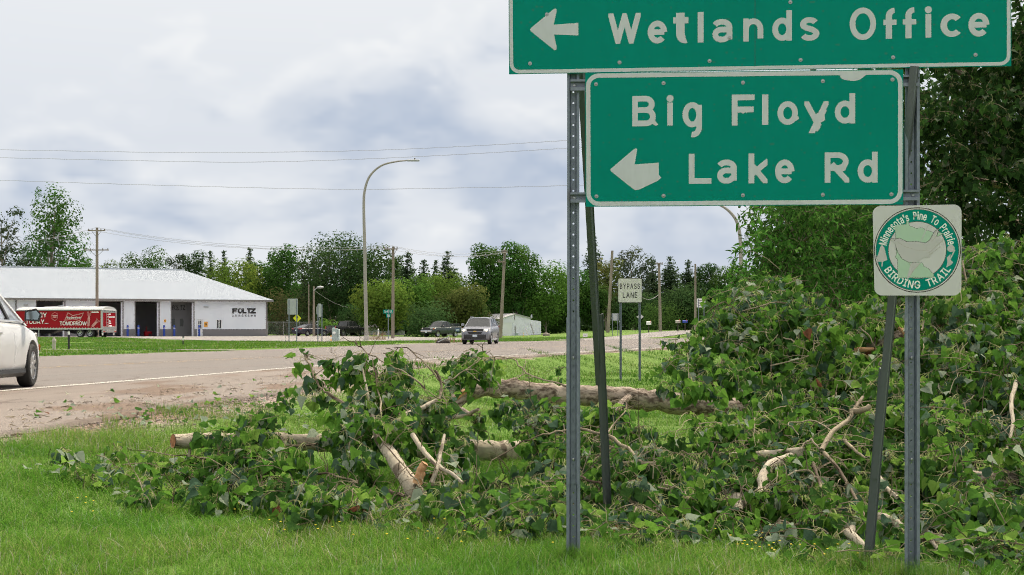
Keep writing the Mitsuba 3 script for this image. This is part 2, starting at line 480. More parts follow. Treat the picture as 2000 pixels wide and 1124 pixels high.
def terrain(X, Y):
    X, Y = np.asarray(X, float), np.asarray(Y, float)
    Yc = np.clip(Y, -20, 1190)
    s = (X - xe(Yc)) * cosd(Yc)
    zl = -0.10 * sstep(0.5, 2.5, X) - 0.14 * sstep(15, 34, Y) + 0.25 * sstep(60, 120, Y)
    p = np.stack([X * 0.35, Y * 0.35, X * 0], -1)
    bump = (meshkit.fbm(p, 3, 2) - 0.5) * 0.12
    right = 0.36 + (zl + bump * sstep(1, 4, s) - 0.36) * sstep(0.1, 2.9, s)
    t = xf(Yc) - X
    rise = 0.75 * sstep(0.0, 0.08, X / np.maximum(Y, 1)) * sstep(125, 200, Y) + 0.16 * np.exp(-((Y - 118) / 22) ** 2) * sstep(-0.22, -0.30, X / np.maximum(Y, 1))
    left = 0.385 + bump * 0.4 * sstep(0.5, 4, t) * (Y < 140) + rise + 0.0
    under = 0.30
    z = np.where(s > 0, right, np.where(t > 0, left, under))
    return z


ys = np.concatenate([np.arange(-15, 6, 1.5), np.arange(6, 26, 0.22), np.arange(26, 60, 0.8), np.arange(60, 130, 1.6), np.arange(130, 300, 6), np.geomspace(300, 1180, 18)])
sr = np.concatenate([[0.0, 0.04], np.arange(0.2, 9, 0.22), np.arange(9, 30, 0.9), np.geomspace(30, 700, 22)])
sl = np.concatenate([[0.0, 0.05, 0.3], np.arange(1, 30, 1.0), np.geomspace(30, 800, 26)])
mid = np.linspace(0.02, 0.98, 14)
rows, uvs = [], []
for y in ys:
    e, f, c = float(xe(y)), float(xf(y)), float(cosd(y))
    xs = np.concatenate([f - sl[::-1], f + (e - f) * mid, e + sr / c])
    rows.append(np.column_stack([xs, np.full(len(xs), y)]))
    s = (xs - e) * c
    s = np.where(xs <= f, -100 - (f - xs), np.where(xs < e - 1e-6, -10.0, s))
    uvs.append(np.column_stack([s, np.full(len(xs), y)]))
nc = len(rows[0])
g = np.vstack(rows)
gz = terrain(g[:, 0], g[:, 1])
ix = np.arange(len(ys) - 1)[:, None] * nc + np.arange(nc - 1)[None, :]
ix = ix.ravel()
gf = np.stack([ix, ix + 1, ix + nc + 1, ix + nc], 1)
gf = np.vstack([gf[:, [0, 1, 2]], gf[:, [0, 2, 3]]])
struct('ground', trimesh.Trimesh(np.column_stack([g, gz]), gf, process=False), 'm_ground', smooth=True, uv=np.vstack(uvs))

# the highway: one sheet from the far edge to the near edge with a ragged near lip
ry = np.concatenate([np.arange(-15, 8, 1.0), np.arange(8, 40, 0.16), np.arange(40, 130, 0.6), np.arange(130, 420, 4)])
rrag = np.random.default_rng(4)
rag = np.interp(ry, np.arange(-15, 430, 0.3), rrag.normal(0, 0.05, 1484)[:len(np.arange(-15, 430, 0.3))])
fr = np.concatenate([np.linspace(0, 0.9, 24), np.linspace(0.92, 1, 8)])
pv, puv = [], []
for y, rg in zip(ry, rag):
    e, f, w, c = float(xe(y)) + rg, float(xf(y)), float(xw(y)), float(cosd(y))
    xs = f + (e - f) * fr
    d = (w - xs) * c
    z = 0.402 + 0.03 * np.exp(-((d - 5.5) / 4.0) ** 2)
    pv.append(np.column_stack([xs, np.full(len(xs), y), z]))
    puv.append(np.column_stack([d, np.full(len(xs), y)]))
    # lip
    pv.append(np.array([[e + 0.02, y, 0.25]]))
    puv.append(np.array([[d[-1], y]]))
nc = len(fr) + 1
ix = (np.arange(len(ry) - 1)[:, None] * nc + np.arange(nc - 1)[None, :]).ravel()
pf = np.stack([ix, ix + 1, ix + nc + 1, ix + nc], 1)
pf = np.vstack([pf[:, [0, 1, 2]], pf[:, [0, 2, 3]]])
struct('road', trimesh.Trimesh(np.vstack(pv), pf, process=False), 'm_asphalt', smooth=30 if False else True, uv=np.vstack(puv))


def strip(ysamp, fn, d0, d1, dz, zfun=None):
    v = []
    for y in ysamp:
        w, c = float(fn(y)), float(cosd(y))
        for d in (d1, d0):
            x = w - d / c
            dd = (float(xw(y)) - x) * c
            z = 0.402 + 0.03 * math.exp(-((dd - 5.5) / 4.0) ** 2) if zfun is None else float(zfun(x, y))
            v.append((x, y, z + dz))
    n = len(ysamp)
    i = np.arange(n - 1) * 2
    q = np.stack([i, i + 1, i + 3, i + 2], 1)
    return trimesh.Trimesh(np.array(v), np.vstack([q[:, [0, 1, 2]], q[:, [0, 2, 3]]]), process=False)


ly = np.concatenate([np.arange(8, 60, 0.5), np.arange(60, 300, 2)])
struct('edge_line', strip(ly, xw, -0.085, 0.085, 0.005), 'm_line')
struct('centre_line', strip(ly, xw, 5.62, 5.74, 0.006), 'm_yline')

# gravel lot and side street in front of the trucking building, the footpath
PAVED = []


def sheet(pxs, name, m, z=0.40, grid=None):
    pts = []
    for px, py in pxs:
        Y = (CZ - z) * F / (py - HOR)
        pts.append(((px - 1000) / F * Y, Y))
    pg = Polygon(pts).buffer(0)
    PAVED.append(pg.buffer(1.0))
    mm = extrude(pg, 0.02)
    mm.apply_translation((0, 0, z - 0.02 + 0.012))
    return struct(name, mm, m)


def ribbon(pts, half, name, m, dz=0.02):
    p = smooth_path(np.array([(a, b, 0) for a, b in pts]), 10)
    PAVED.append(LineString(p[:, :2]).buffer(half + 0.5))
    t = np.gradient(p, axis=0)
    t /= np.linalg.norm(t, axis=1, keepdims=True)
    nrm = np.column_stack([t[:, 1], -t[:, 0], t[:, 0] * 0])
    v = []
    cols = np.linspace(-1, 1, 7)
    for c in cols:
        q = p + nrm * half * c
        q[:, 2] = terrain(q[:, 0], q[:, 1]) + dz
        v.append(q)
    n = len(p)
    v = np.vstack(v)
    ii = (np.arange(6)[:, None] * n + np.arange(n - 1)[None]).ravel()
    q = np.stack([ii, ii + 1, ii + n + 1, ii + n], 1)
    f = np.vstack([q[:, [0, 1, 2]], q[:, [0, 2, 3]]])
    tm = trimesh.Trimesh(v, f, process=False)
    if tm.face_normals[:, 2].mean() < 0:
        tm.invert()
    return struct(name, tm, m, smooth=True)


sheet([(-150, 656), (240, 656), (560, 655.6), (700, 657), (880, 660.2), (975, 662), (960, 665), (880, 665.2), (780, 666), (640, 667.6), (540, 667.2), (430, 666), (330, 663.5), (250, 661), (200, 659.6), (-150, 659.4)], 'side_street', 'm_lot', z=0.43)
ribbon([(-34, 71), (-22, 67.3), (-16.5, 66.5), (-13, 66.8)], 0.75, 'footpath', 'm_lot')
ribbon([(6, 122), (14, 150), (24, 185), (40, 215), (70, 250)], 2.6, 'driveway', 'm_lot', dz=0.05)
# ------------------------------------------------------------------ the green guide signs, their posts and braces
SP = Plane(1.373, 8.42, -4.5)


def px_poly(pts, plane=SP):
    return Polygon([plane.uz(x, y) for x, y in pts])


def quad_map(c):
    """unit square -> plane, through four corners given in pixels: left bottom, right bottom, right top, left top"""
    q = np.array([SP.uz(*p) for p in c])
    return lambda s, t: (q[0] * (1 - s) * (1 - t) + q[1] * s * (1 - t) + q[2] * s * t + q[3] * (1 - s) * t)


def panel_set(name, label, corners, w, border, radius, seams=()):
    key = thing(name, label, 'sign')
    q = np.array([SP.uz(*p) for p in corners])
    full = Polygon(q)
    cuts = [(-1e9, 1e9)] if not seams else None
    if seams:
        us = [SP.uz(s)[0] for s in seams]
        edges = [-1e3] + us + [1e3]
        cuts = [(edges[i] + (0.0012 if i else 0), edges[i + 1] - (0.0012 if i < len(edges) - 2 else 0)) for i in range(len(edges) - 1)]
        for a, b in cuts:
            part(key, 'panel', SP.put(flat(full.intersection(sbox(a, -10, b, 10)), w - 0.003, w)), 'm_green')
    else:
        part(key, 'panel', SP.put(flat(full, w - 0.003, w)), 'm_green')
    outer = full.buffer(-0.004, join_style=2).buffer(-radius, join_style=2).buffer(radius, quad_segs=8)
    inner = outer.buffer(-border)
    ring = outer.difference(inner)
    return key, ring, w


def ragged(poly, amp, seed, step=0.012):
    """uneven, peeling edge of sign sheeting"""
    r = np.random.default_rng(seed)

    def go(ring):
        ls = LineString(ring.coords)
        n = max(8, int(ls.length / step))
        p = np.array([ls.interpolate(i / n, normalized=True).coords[0] for i in range(n)])
        return p + r.normal(0, amp, p.shape)
    gs = [Polygon(go(g.exterior), [go(i) for i in g.interiors]) for g in getattr(poly, 'geoms', [poly])]
    return unary_union([g.buffer(0) for g in gs])


def z4(x, y):
    return 980 + x / 2.677, y / 2.677


def z5(x, y):
    return 1480 + x / 2.677, y / 2.677


def ell(cx, cy, rx, ry, a0, a1, n=22):
    return [(cx + rx * math.cos(math.radians(a)), cy + ry * math.sin(math.radians(a))) for a in np.linspace(a0, a1, n)]


HW = {  # strokes on the unit box between the stroke centres
    'W': [[(0, 1), (.25, 0), (.5, .98), (.75, 0), (1, 1)]], 'e': [[(1, .5)] + ell(.5, .5, .5, .5, 4, 318), [(0, .5), (1, .5)]],
    't': [[(.45, 1), (.45, .28)] + ell(.78, .26, .33, .26, 180, 285, 8), [(-.05, .73), (1, .73)]], 'l': [[(.5, 0), (.5, 1)]],
    'a': [ell(.46, .70, .54, .30, 155, 0, 12) + [(1, .62), (1, 0)], [(1, .56), (.5, .56)] + ell(.42, .28, .42, .28, 95, 270, 14) + ell(.5, .42, .5, .42, 282, 330, 6)],
    'n': [[(0, 0), (0, 1)], [(0, .55)] + ell(.5, .55, .5, .45, 165, 0, 14) + [(1, 0)]], 'd': [[(1, 0), (1, 1)], ell(.5, .35, .5, .35, 0, 360, 36)],
    's': [ell(.5, .75, .45, .25, 25, 200, 14) + [(.30, .56), (.70, .46)] + ell(.5, .25, .48, .25, 20, -155, 14)],
    'O': [ell(.5, .5, .5, .5, 0, 360, 40)], 'o': [ell(.5, .5, .5, .5, 0, 360, 36)], 'c': [ell(.5, .5, .5, .5, 42, 318, 30)],
    'f': [[(.28, 0), (.28, .80)] + ell(.80, .80, .52, .20, 180, 88, 10), [(-.25, .58), (1.0, .58)]],
    'B': [[(0, 0), (0, 1)], [(0, 1), (.58, 1)] + ell(.58, .77, .36, .23, 90, -90, 14) + [(0, .54)], [(.4, .54), (.62, .54)] + ell(.62, .27, .38, .27, 90, -90, 14) + [(0, 0)]],
    'g': [[(1, 1), (1, .30)] + ell(.56, .26, .44, .26, 0, -105, 12), ell(.5, .67, .5, .33, 0, 360, 36)], 'F': [[(0, 0), (0, 1)], [(-.12, 1), (1, 1)], [(0, .52), (.78, .52)]],
    'y': [[(0, 1), (.5, .34)], [(1, 1), (.32, 0)]], 'L': [[(0, 1), (0, 0)], [(-.12, 0), (1, 0)]], 'k': [[(0, 0), (0, 1)], [(.95, .66), (.05, .26)], [(.36, .42), (1, 0)]],
    'R': [[(0, 0), (0, 1)], [(0, 1), (.55, 1)] + ell(.55, .74, .42, .26, 90, -90, 14) + [(0, .48)], [(.42, .48), (1, 0)]]}


def sign_letter(key, ch, z, x0, x1, y0, y1, w, name='letter'):
    (ax, ay), (bx, by_) = z(x0, y1), z(x1, y0)
    wpx, hpx, sw = bx - ax, ay - by_, (9.6 if ch == 'f' else 11.2)
    if ch == 'i':
        c = hpx - 7.2
        pg = unary_union([sbox(wpx / 2 - sw / 2, 0, wpx / 2 + sw / 2, hpx * 0.755), Point(wpx / 2, c + 0.4).buffer(6.9, quad_segs=8)])
    else:
        W_c, H_c = max(wpx - sw, 0.01), hpx - sw
        ps = []
        for st in HW[ch]:
            pts = [(sw / 2 + x * W_c, sw / 2 + y * H_c) for x, y in st]
            ends = [np.array(pts[0]), np.array(pts[-1])]
            ls = LineString(pts)
            ps.append(ls.buffer(sw / 2, cap_style=2 if np.hypot(*(ends[0] - ends[1])) > 1 else 1, join_style=2 if len(pts) < 7 else 1, mitre_limit=3, quad_segs=8))
        pg = unary_union(ps)
        if ch in 'lndBFLkRWtgyd':                          # straight stems run to the ends of the letter
            for st in HW[ch]:
                pts = [(sw / 2 + x * W_c, sw / 2 + y * H_c) for x, y in st]
                if len(pts) in (2, 5) and ch not in 't':
                    a, b = np.array(pts[0]), np.array(pts[-1])
                    ext = []
                    for p, q in ((np.array(pts[0]), np.array(pts[1])), (np.array(pts[-1]), np.array(pts[-2]))):
                        d = (p - q) / np.hypot(*(p - q))
                        ext.append(LineString([p - d * 0.5, p + d * sw]).buffer(sw / 2, cap_style=2))
                    pg = unary_union([pg] + ext)
        pg = pg.intersection(sbox(0, 0, wpx, hpx))
        b = pg.bounds
        pg = affinity.affine_transform(pg, [wpx / (b[2] - b[0]), 0, 0, hpx / (b[3] - b[1]), -b[0] * wpx / (b[2] - b[0]), -b[1] * hpx / (b[3] - b[1])])
    u0, z0 = SP.uz(ax, ay)
    u1, z1 = SP.uz(bx, by_)
    pg = affinity.affine_transform(pg, [(u1 - u0) / wpx, 0, 0, (z1 - z0) / hpx, u0, z0])
    part(key, name, SP.put(flat(pg, w + 0.0006, w + 0.0014)), 'm_white')


def rivets(key, pts, w):
    prof = [(0, 0.0045), (0.004, 0.004), (0.006, 0.0022), (0.0065, 0.0012), (0.0115, 0.0010), (0.012, 0.0)]
    for x, y in pts:
        u, z = SP.uz(x, y)
        m = revolve(prof[::-1], 14)
        m.apply_translation((u, z, w + 0.0005))
        part(key, 'rivet', SP.put(m), 'm_rivet', smooth=40)


# upper sign
top, ring, W1 = panel_set('guide_sign', 'wide green road sign reading Wetlands Office with left arrow, cut by the frame top', [(994, 145), (1976, 129), (1976, -55), (993, -46)], -0.010, 0.021, 0.06, seams=(1475,))
us_ = SP.uz(1475)[0]
part(top, 'added_seam_strip', SP.put(flat(sbox(us_ - 0.03, SP.uz(1475, 136)[1], us_ + 0.03, SP.uz(1475, -50)[1]), W1 - 0.008, W1 - 0.0035)), 'm_darksteel')  # added dark strip, keeps bright sky from showing through the panel seam
part(top, 'border', SP.put(flat(ragged(ring, 0.0003, 1), W1 + 0.0005, W1 + 0.0013)), 'm_white')
part(top, 'arrow', SP.put(flat(px_poly([z4(*p) for p in ((147, 155), (150, 148), (270, 48), (280, 44), (287, 50), (286, 62), (271, 129), (400, 119), (400, 185), (273, 180), (287, 248), (285, 260), (276, 263), (150, 162))]), W1 + 0.0005, W1 + 0.0013)), 'm_white')
for a in (('W', z4, 557, 727, 67, 230), ('e', z4, 763, 865, 107, 228), ('t', z4, 896, 976, 66, 227), ('l', z4, 1025, 1056, 62, 222), ('a', z4, 1102, 1206, 98, 222), ('n', z4, 1263, 1368, 95, 217),
          ('d', z5, 77, 180, 52, 214), ('s', z5, 222, 323, 88, 214), ('O', z5, 482, 620, 38, 210), ('f', z5, 658, 727, 40, 203), ('f', z5, 760, 830, 37, 200), ('i', z5, 876, 911, 32, 197), ('c', z5, 957, 1063, 70, 194), ('e', z5, 1103, 1213, 66, 192)):
    sign_letter(top, *a, W1)
rivets(top, ((1035, 124), (1210, 122), (1386, 119), (1564, 117), (1745, 112), (1906, 107), (1068, 28), (1425, 74), (1544, 4)), W1 + 0.0008)

# lower sign
low, ring, W2 = panel_set('guide_sign', 'green road sign reading Big Floyd Lake Rd with left arrow, below the wide sign', [(1144, 404.5), (1764, 400), (1764, 136), (1143, 143)], 0.0, 0.026, 0.075)
patch = px_poly([(1640, 150), (1646, 156), (1652, 157), (1668, 159), (1680, 156), (1690, 148), (1696, 141), (1640, 142)])
part(low, 'border', SP.put(flat(ragged(unary_union([ring, patch]), 0.0003, 2), W2 + 0.0005, W2 + 0.0013)), 'm_white')
part(low, 'arrow', SP.put(flat(px_poly([z4(*p) for p in ((567, 887), (690, 782), (702, 777), (708, 782), (695, 861), (821, 852), (822, 916), (834, 931), (815, 947), (718, 993), (697, 996), (660, 968), (572, 898))]), W2 + 0.0005, W2 + 0.0013)), 'm_white')
for a in (('B', z4, 682, 805, 502, 662), ('i', z4, 862, 898, 498, 658), ('g', z4, 945, 1047, 535, 720), ('F', z4, 1203, 1322, 495, 658), ('l', z5, 22, 55, 495, 655), ('o', z5, 103, 210, 530, 655), ('y', z5, 243, 370, 530, 698), ('d', z5, 403, 509, 488, 648),
          ('L', z4, 978, 1096, 805, 963), ('a', z4, 1126, 1229, 835, 962), ('k', z4, 1290, 1389, 803, 960), ('e', z5, 90, 192, 835, 960), ('R', z5, 350, 478, 797, 957), ('d', z5, 522, 627, 795, 957)):
    sign_letter(low, *a, W2)
# torn bits of letter sheeting
for pts in ([z4(780, 625), z4(800, 630), z4(818, 652), z4(806, 661), z4(785, 648)], [z5(300, 600), z5(345, 572), z5(362, 578), z5(350, 600), z5(352, 630), z5(325, 645), z5(328, 668), z5(312, 690), z5(296, 680)], [z4(1236, 560), z4(1286, 565), z4(1283, 594), z4(1272, 588), z4(1262, 598), z4(1250, 588), z4(1236, 592)], [z5(192, 604), z5(214, 612), z5(216, 622), z5(200, 634), z5(186, 634)], [z5(436, 866), z5(470, 858), z5(458, 892), z5(440, 900)]):
    part(low, 'torn_flake', SP.put(flat(px_poly(pts), W2 + 0.0016, W2 + 0.0021)), 'm_white')
rivets(low, ((1164, 165), (1296, 163), (1451, 162), (1607, 159), (1743, 156), (1165, 384), (1296, 383), (1451, 382), (1607, 381), (1741, 380)), W2 + 0.0008)
# the two rails behind it
for y0, y1 in ((155, 177), (376, 396)):
    ua, ub = SP.uz(1114)[0], SP.uz(1797)[0]
    za, zb = SP.uz(1114, y1)[1], SP.uz(1114, y0)[1]
    h = zb - za
    sec = Polygon([(-0.004, za), (-0.004, za + 0.3 * h), (-0.030, za + 0.38 * h), (-0.030, za + 0.72 * h), (-0.004, za + 0.8 * h), (-0.004, zb), (-0.008, zb), (-0.008, za + 0.84 * h), (-0.034, za + 0.74 * h), (-0.034, za + 0.36 * h), (-0.008, za + 0.26 * h), (-0.008, za)])
    m = extrude(sec, ub - ua)
    v = m.vertices[:, [2, 1, 0]] + np.array([ua, 0, -0.0035])
    m = trimesh.Trimesh(v, m.faces[:, ::-1], process=False)
    part(low, 'rail', SP.put(m), 'm_steel')
    for px in (1122, 1785):
        b = revolve([(0.011, 0.0), (0.011, 0.006), (0.006, 0.009), (0, 0.009)], 6)
        b.apply_translation((SP.uz(px)[0], (za + zb) / 2, -0.0035 - 0.030))
        part(low, 'bolt', SP.put(b), 'm_rivet')


# U-channel posts: hat section with a row of real holes in the web
def u_post(plane_u, w, z0, z1, width, holes=True, pitch=0.066, t=0.0045, hole_r=0.0056):
    half, web, dep = width / 2, width * 0.19, width * 0.48
    ms = []
    wb = sbox(-web, z0, web, z1)
    if holes:
        hs = [Point(0, z).buffer(hole_r, quad_segs=3) for z in np.arange(z0 + 0.05, z1 - 0.02, pitch)]
        wb = wb.difference(unary_union(hs))
    ms.append(flat(wb, w - dep, w - dep + t))
    for s in (-1, 1):
        sec = Polygon([(s * web, w - dep), (s * (half * 0.62), w - t), (s * (half * 0.62), w), (s * half, w), (s * half, w - t), (s * (half * 0.62 + t * 0.7), w - t), (s * (web + t), w - dep)][::1])
        sec = Polygon([(s * web, w - dep), (s * half * 0.60, w), (s * half, w), (s * half, w - t), (s * (half * 0.60 + t), w - t), (s * (web + t * 1.15), w - dep)])
        m = extrude(sec, z1 - z0)
        m.apply_translation((0, 0, z0))
        v = m.vertices[:, [0, 2, 1]]
        ms.append(trimesh.Trimesh(v, m.faces[:, ::-1], process=False))
    m = cat(ms)
    m.apply_translation((plane_u, 0, 0))
    return m


for i, (px, lbl, zov, zend, zg) in enumerate(((1119.0, 'left galvanized steel U-channel post with row of holes under the green signs', 620, 948, 0.02), (1785.0, 'right galvanized steel U-channel post behind the round birding emblem sign', 604, 946, -0.1))):
    key = thing('sign_post', lbl, 'post')
    u = SP.uz(px)[0]
    w = -0.040
    part(key, 'upper_section', SP.put(u_post(u, w, SP.uz(px, zend)[1], CZ + 2.05, 0.073 if i == 0 else 0.084)), 'm_steel')
    part(key, 'ground_stub', SP.put(u_post(u, w - 0.006, -0.5, SP.uz(px, zov)[1], 0.083 if i == 0 else 0.088)), 'm_steel')
    for py in (700, 900):
        b = revolve([(0.010, 0.0), (0.010, 0.006), (0.005, 0.009), (0, 0.009)], 6)
        b.apply_translation((u, SP.uz(px, py)[1], w - 0.030))
        part(key, 'bolt', SP.put(b), 'm_rivet')


def channel(a, b, width, dep, side, t=0.005):
    """open channel section from a to b; side: direction the web faces"""
    a, b = np.asarray(a, float), np.asarray(b, float)
    d = (b - a) / np.linalg.norm(b - a)
    s = np.asarray(side, float) - d * np.dot(side, d)
    s /= np.linalg.norm(s)
    r = np.cross(d, s)
    L = np.linalg.norm(b - a)
    h = width / 2
    sec = Polygon([(-h * 0.5, dep), (-h * 0.62, 0), (-h, 0), (-h, t), (-h * 0.62 - t, t), (-h * 0.5 - t, dep + t), (h * 0.5 + t, dep + t), (h * 0.62 + t, t), (h, t), (h, 0), (h * 0.62, 0), (h * 0.5, dep)])
    m = extrude(sec, L)
    v = m.vertices
    tm = trimesh.Trimesh(a + v[:, :1] * r + v[:, 1:2] * s + v[:, 2:3] * d, m.faces, process=False)
    if tm.volume < 0:
        tm.invert()
    return tm


bA, bB = at(1136, 120, 8.66), at(1187, 1012, 10.6)
key = thing('sign_brace', 'dark steel back brace leaning away behind the left sign post', 'brace')
k1, k2 = 0.50, 0.62
mid1, mid2 = bA + (bB - bA) * 0.50, bA + (bB - bA) * 0.66
part(key, 'upper_section', channel(bA, mid2, 0.054, 0.035, (-0.35, -1, 0.1)), 'm_darksteel')
part(key, 'lower_section', channel(mid1 + np.array([0.034, 0.03, 0]), bB + np.array([0.030, 0.03, -0.3]), 0.056, 0.035, (-0.75, -0.7, 0.1)), 'm_darksteel')
bA, bB = at(1786, 130, 8.35), at(1692, 1122, 8.85)
key = thing('sign_brace', 'steel brace slanting down left from the right sign post into the grass', 'brace')
mid1, mid2 = bA + (bB - bA) * 0.58, bA + (bB - bA) * 0.80
part(key, 'upper_section', channel(bA, mid2, 0.054, 0.03, (-0.45, -1, 0.1)), 'm_darksteel')
part(key, 'lower_section', channel(mid1 + np.array([0.0, 0.036, 0]), bB + np.array([0.0, 0.036, -0.2]), 0.062, 0.03, (-0.45, -1, 0.1)), 'm_darksteel')

# the square emblem sign
W3 = 0.012
em = thing('emblem_sign', 'square white sign with round green birding trail emblem on the right post', 'sign')


def z8(x, y):
    return 1690 + x / 5.62, 390 + y / 5.62


sq = px_poly([z8(77, 75), z8(1053, 57), z8(1048, 1055), z8(98, 1055)])
sq = sq.buffer(-0.045, join_style=2).buffer(0.045, quad_segs=8)
part(em, 'panel', SP.put(flat(sq, W3 - 0.003, W3)), 'm_sigwhite')
cu, cz = SP.uz(*z8(566, 557))
s8 = abs(SP.uz(*z8(1066, 557))[0] - cu) / 500.0       # metres per zoomed pixel
disc = lambda r: Point(cu, cz).buffer(r * s8, quad_segs=24)
lay = lambda poly, i, m, nm: part(em, nm, SP.put(flat(poly, W3 + 0.0005 * i, W3 + 0.0005 * i + 0.0004)), m)
lay(ragged(disc(478).difference(disc(468)), 0.0005, 3, 0.02), 1, 'm_darkwood', 'outline_ring')
lay(disc(452).difference(disc(322)), 1, 'm_green', 'green_ring')
lay(disc(457).difference(disc(452.6)), 1, 'm_ink', 'ring_outline')
lay(disc(321.4).difference(disc(316)), 1, 'm_ink', 'ring_outline')
P8 = lambda pts: px_poly([z8(*p) for p in pts])
stateA = P8([(318, 286), (447, 274), (450, 240), (468, 238), (480, 292), (530, 312), (552, 322), (575, 318), (610, 314), (640, 322), (650, 345), (690, 345), (740, 366), (730, 420), (700, 450), (655, 478), (560, 462), (450, 462), (405, 440), (370, 425), (330, 430)])
stateB = P8([(333, 545), (342, 600), (326, 632), (350, 660), (354, 862), (745, 858), (745, 822), (722, 800), (690, 762), (640, 738), (622, 700), (560, 690), (470, 690), (400, 655), (356, 595)])
tip = P8([(776, 412), (800, 360), (848, 378)])
lay(unary_union([stateA, stateB, tip]).buffer(3 * s8), 2, 'm_ink', 'state_outline')
lay(unary_union([stateA, stateB, tip]), 3, 'm_palegreen', 'state_shape')
bird = P8([(262, 430), (330, 437), (370, 425), (410, 442), (450, 466), (560, 462), (655, 480), (700, 448), (745, 366), (802, 316), (778, 410), (850, 440), (740, 560), (700, 640), (640, 640), (560, 692), (470, 690), (395, 652), (352, 585), (325, 500)])
stem_ = unary_union([P8([(450, 872), (492, 705), (520, 690), (600, 700), (520, 790), (470, 868)]), LineString([SP.uz(*z8(600, 470)), SP.uz(*z8(688, 280))]).buffer(5 * s8)])
lay(unary_union([bird, stem_]), 4, 'm_silverprint', 'bird_silhouette')
lay(LineString([SP.uz(*z8(*p)) for p in ((262, 430), (330, 437), (370, 425), (450, 466), (560, 462), (655, 480), (700, 448), (745, 366), (802, 316), (778, 410))]).buffer(2.2 * s8), 5, 'm_ink', 'bird_outline')
lay(LineString([SP.uz(*z8(*p)) for p in ((560, 692), (470, 690), (395, 652), (352, 585), (325, 500))]).buffer(2 * s8), 5, 'm_ink', 'bird_outline')
for q in (((700, 452), (790, 330)), ((720, 470), (776, 400)), ((690, 590), (850, 445)), ((700, 610), (815, 520)), ((350, 470), (430, 520), (560, 560), (690, 560)), ((470, 690), (500, 740)), ((545, 760), (600, 700)), ((505, 800), (560, 735)), ((480, 850), (520, 790)), ((300, 440), (318, 452))):
    lay(LineString([SP.uz(*z8(*p)) for p in q]).buffer(1.8 * s8), 6, 'm_tan', 'feather_line')
lay(Point(SP.uz(*z8(318, 452))).buffer(5 * s8), 7, 'm_ink', 'bird_eye')
lay(P8([(180, 500), (205, 530), (222, 600), (238, 665), (190, 685), (188, 735), (172, 740), (176, 686), (128, 684), (124, 640), (150, 560), (160, 520)]), 2, 'm_silverprint', 'pine_emblem')
lay(unary_union([Point(SP.uz(*z8(935, 540))).buffer(40 * s8), LineString([SP.uz(*z8(*p)) for p in ((975, 560), (935, 640), (890, 740))]).buffer(7 * s8), P8([(890, 640), (930, 600), (925, 660), (960, 690), (935, 720), (885, 745), (895, 690)])]), 2, 'm_silverprint', 'flower_emblem')


def arc_text(text, r, a0, a1, h, w, m, flip=False, squeeze=0.62):
    """letters along the ring, from angle a0 to a1 in degrees"""
    ws = [0.42 if c == ' ' else max(0.18, glyph(c, True)[2][0] * squeeze) for c in text]
    gap = 0.10
    tot = sum(ws) + gap * (len(text) - 1)
    x = 0
    for c, wd in zip(text, ws):
        if c != ' ':
            v, f, size, base = glyph(c, True)
            a = math.radians(a0 + (a1 - a0) * (x + wd / 2) / tot)
            k = abs(math.radians(a1 - a0)) * r / tot
            q = v.copy()
            q[:, 0] = (q[:, 0] - 0.5) * wd * k
            q[:, 1] = (q[:, 1] * size[1] + base - 0.5) * h
            q[:, 2] = w + q[:, 2] * 0.0004
            rot = a - math.pi / 2 if not flip else a + math.pi / 2
            cs, sn = math.cos(rot), math.sin(rot)
            uu = cu + r * math.cos(a) + q[:, 0] * cs - q[:, 1] * sn
            zz = cz + r * math.sin(a) + q[:, 0] * sn + q[:, 1] * cs
            part(em, 'letter', SP.put(trimesh.Trimesh(np.column_stack([uu, zz, q[:, 2]]), f, process=False)), m)
        x += wd + gap


arc_text("Minnesota's Pine To Prairie", 385 * s8, 171, 9, 84 * s8, W3 + 0.001, 'm_printwhite')
arc_text('BIRDING TRAIL', 388 * s8, 211, 330, 82 * s8, W3 + 0.001, 'm_printwhite', flip=True)
for p in ((535, 183), (540, 935)):
    u, z = SP.uz(*z8(*p))
    b = revolve([(0.008, 0.0), (0.008, 0.003), (0.004, 0.006), (0, 0.006)], 8)
    b.apply_translation((u, z, W3 + 0.002))
    part(em, 'bolt', SP.put(b), 'm_rivet')

# ------------------------------------------------------------------ the bypass lane sign in the ditch
BP = Plane(3.72, 44.8, -2)
by = thing('lane_sign', 'white square sign reading BYPASS LANE on two posts in the ditch', 'sign')
(u0, z0), (u1, z1) = BP.uz(1206.5, 592), BP.uz(1254.5, 543.5)
part(by, 'panel', BP.put(flat(rrect(u0, z0, u1, z1, 0.05), -0.004, 0)), 'm_signplate')
part(by, 'border', BP.put(flat(rrect(u0, z0, u1, z1, 0.05).difference(rrect(u0 + 0.018, z0 + 0.018, u1 - 0.018, z1 - 0.018, 0.04)), 0.001, 0.003)), 'm_ink')
for txt, ya, yb, xa, xb in (('BYPASS', 564.5, 554.5, 1210.7, 1250), ('LANE', 582, 571.5, 1216.5, 1244.5)):
    a, b = BP.uz(xa, ya), BP.uz(xb, yb)
    part(by, 'lettering', BP.put(textline(txt, a[0], b[0], a[1], b[1] - a[1], 0.001, 0.003, bold=True, gap=0.25)), 'm_ink')
for px, zg in ((1212.3, -0.3), (1249.5, -0.35)):
    part(by, 'post', BP.put(u_post(BP.uz(px)[0], -0.012, zg, z1 - 0.03, 0.075, holes=False)), 'm_steel')
# ------------------------------------------------------------------ the trucking building
BP_ = Plane((521 - 1000) / F * 179, 179, 25)
GZ = 0.40
bd = thing('trucking_building', 'long white metal building with hip roof and open overhead doors', 'building')
uz = BP_.uz


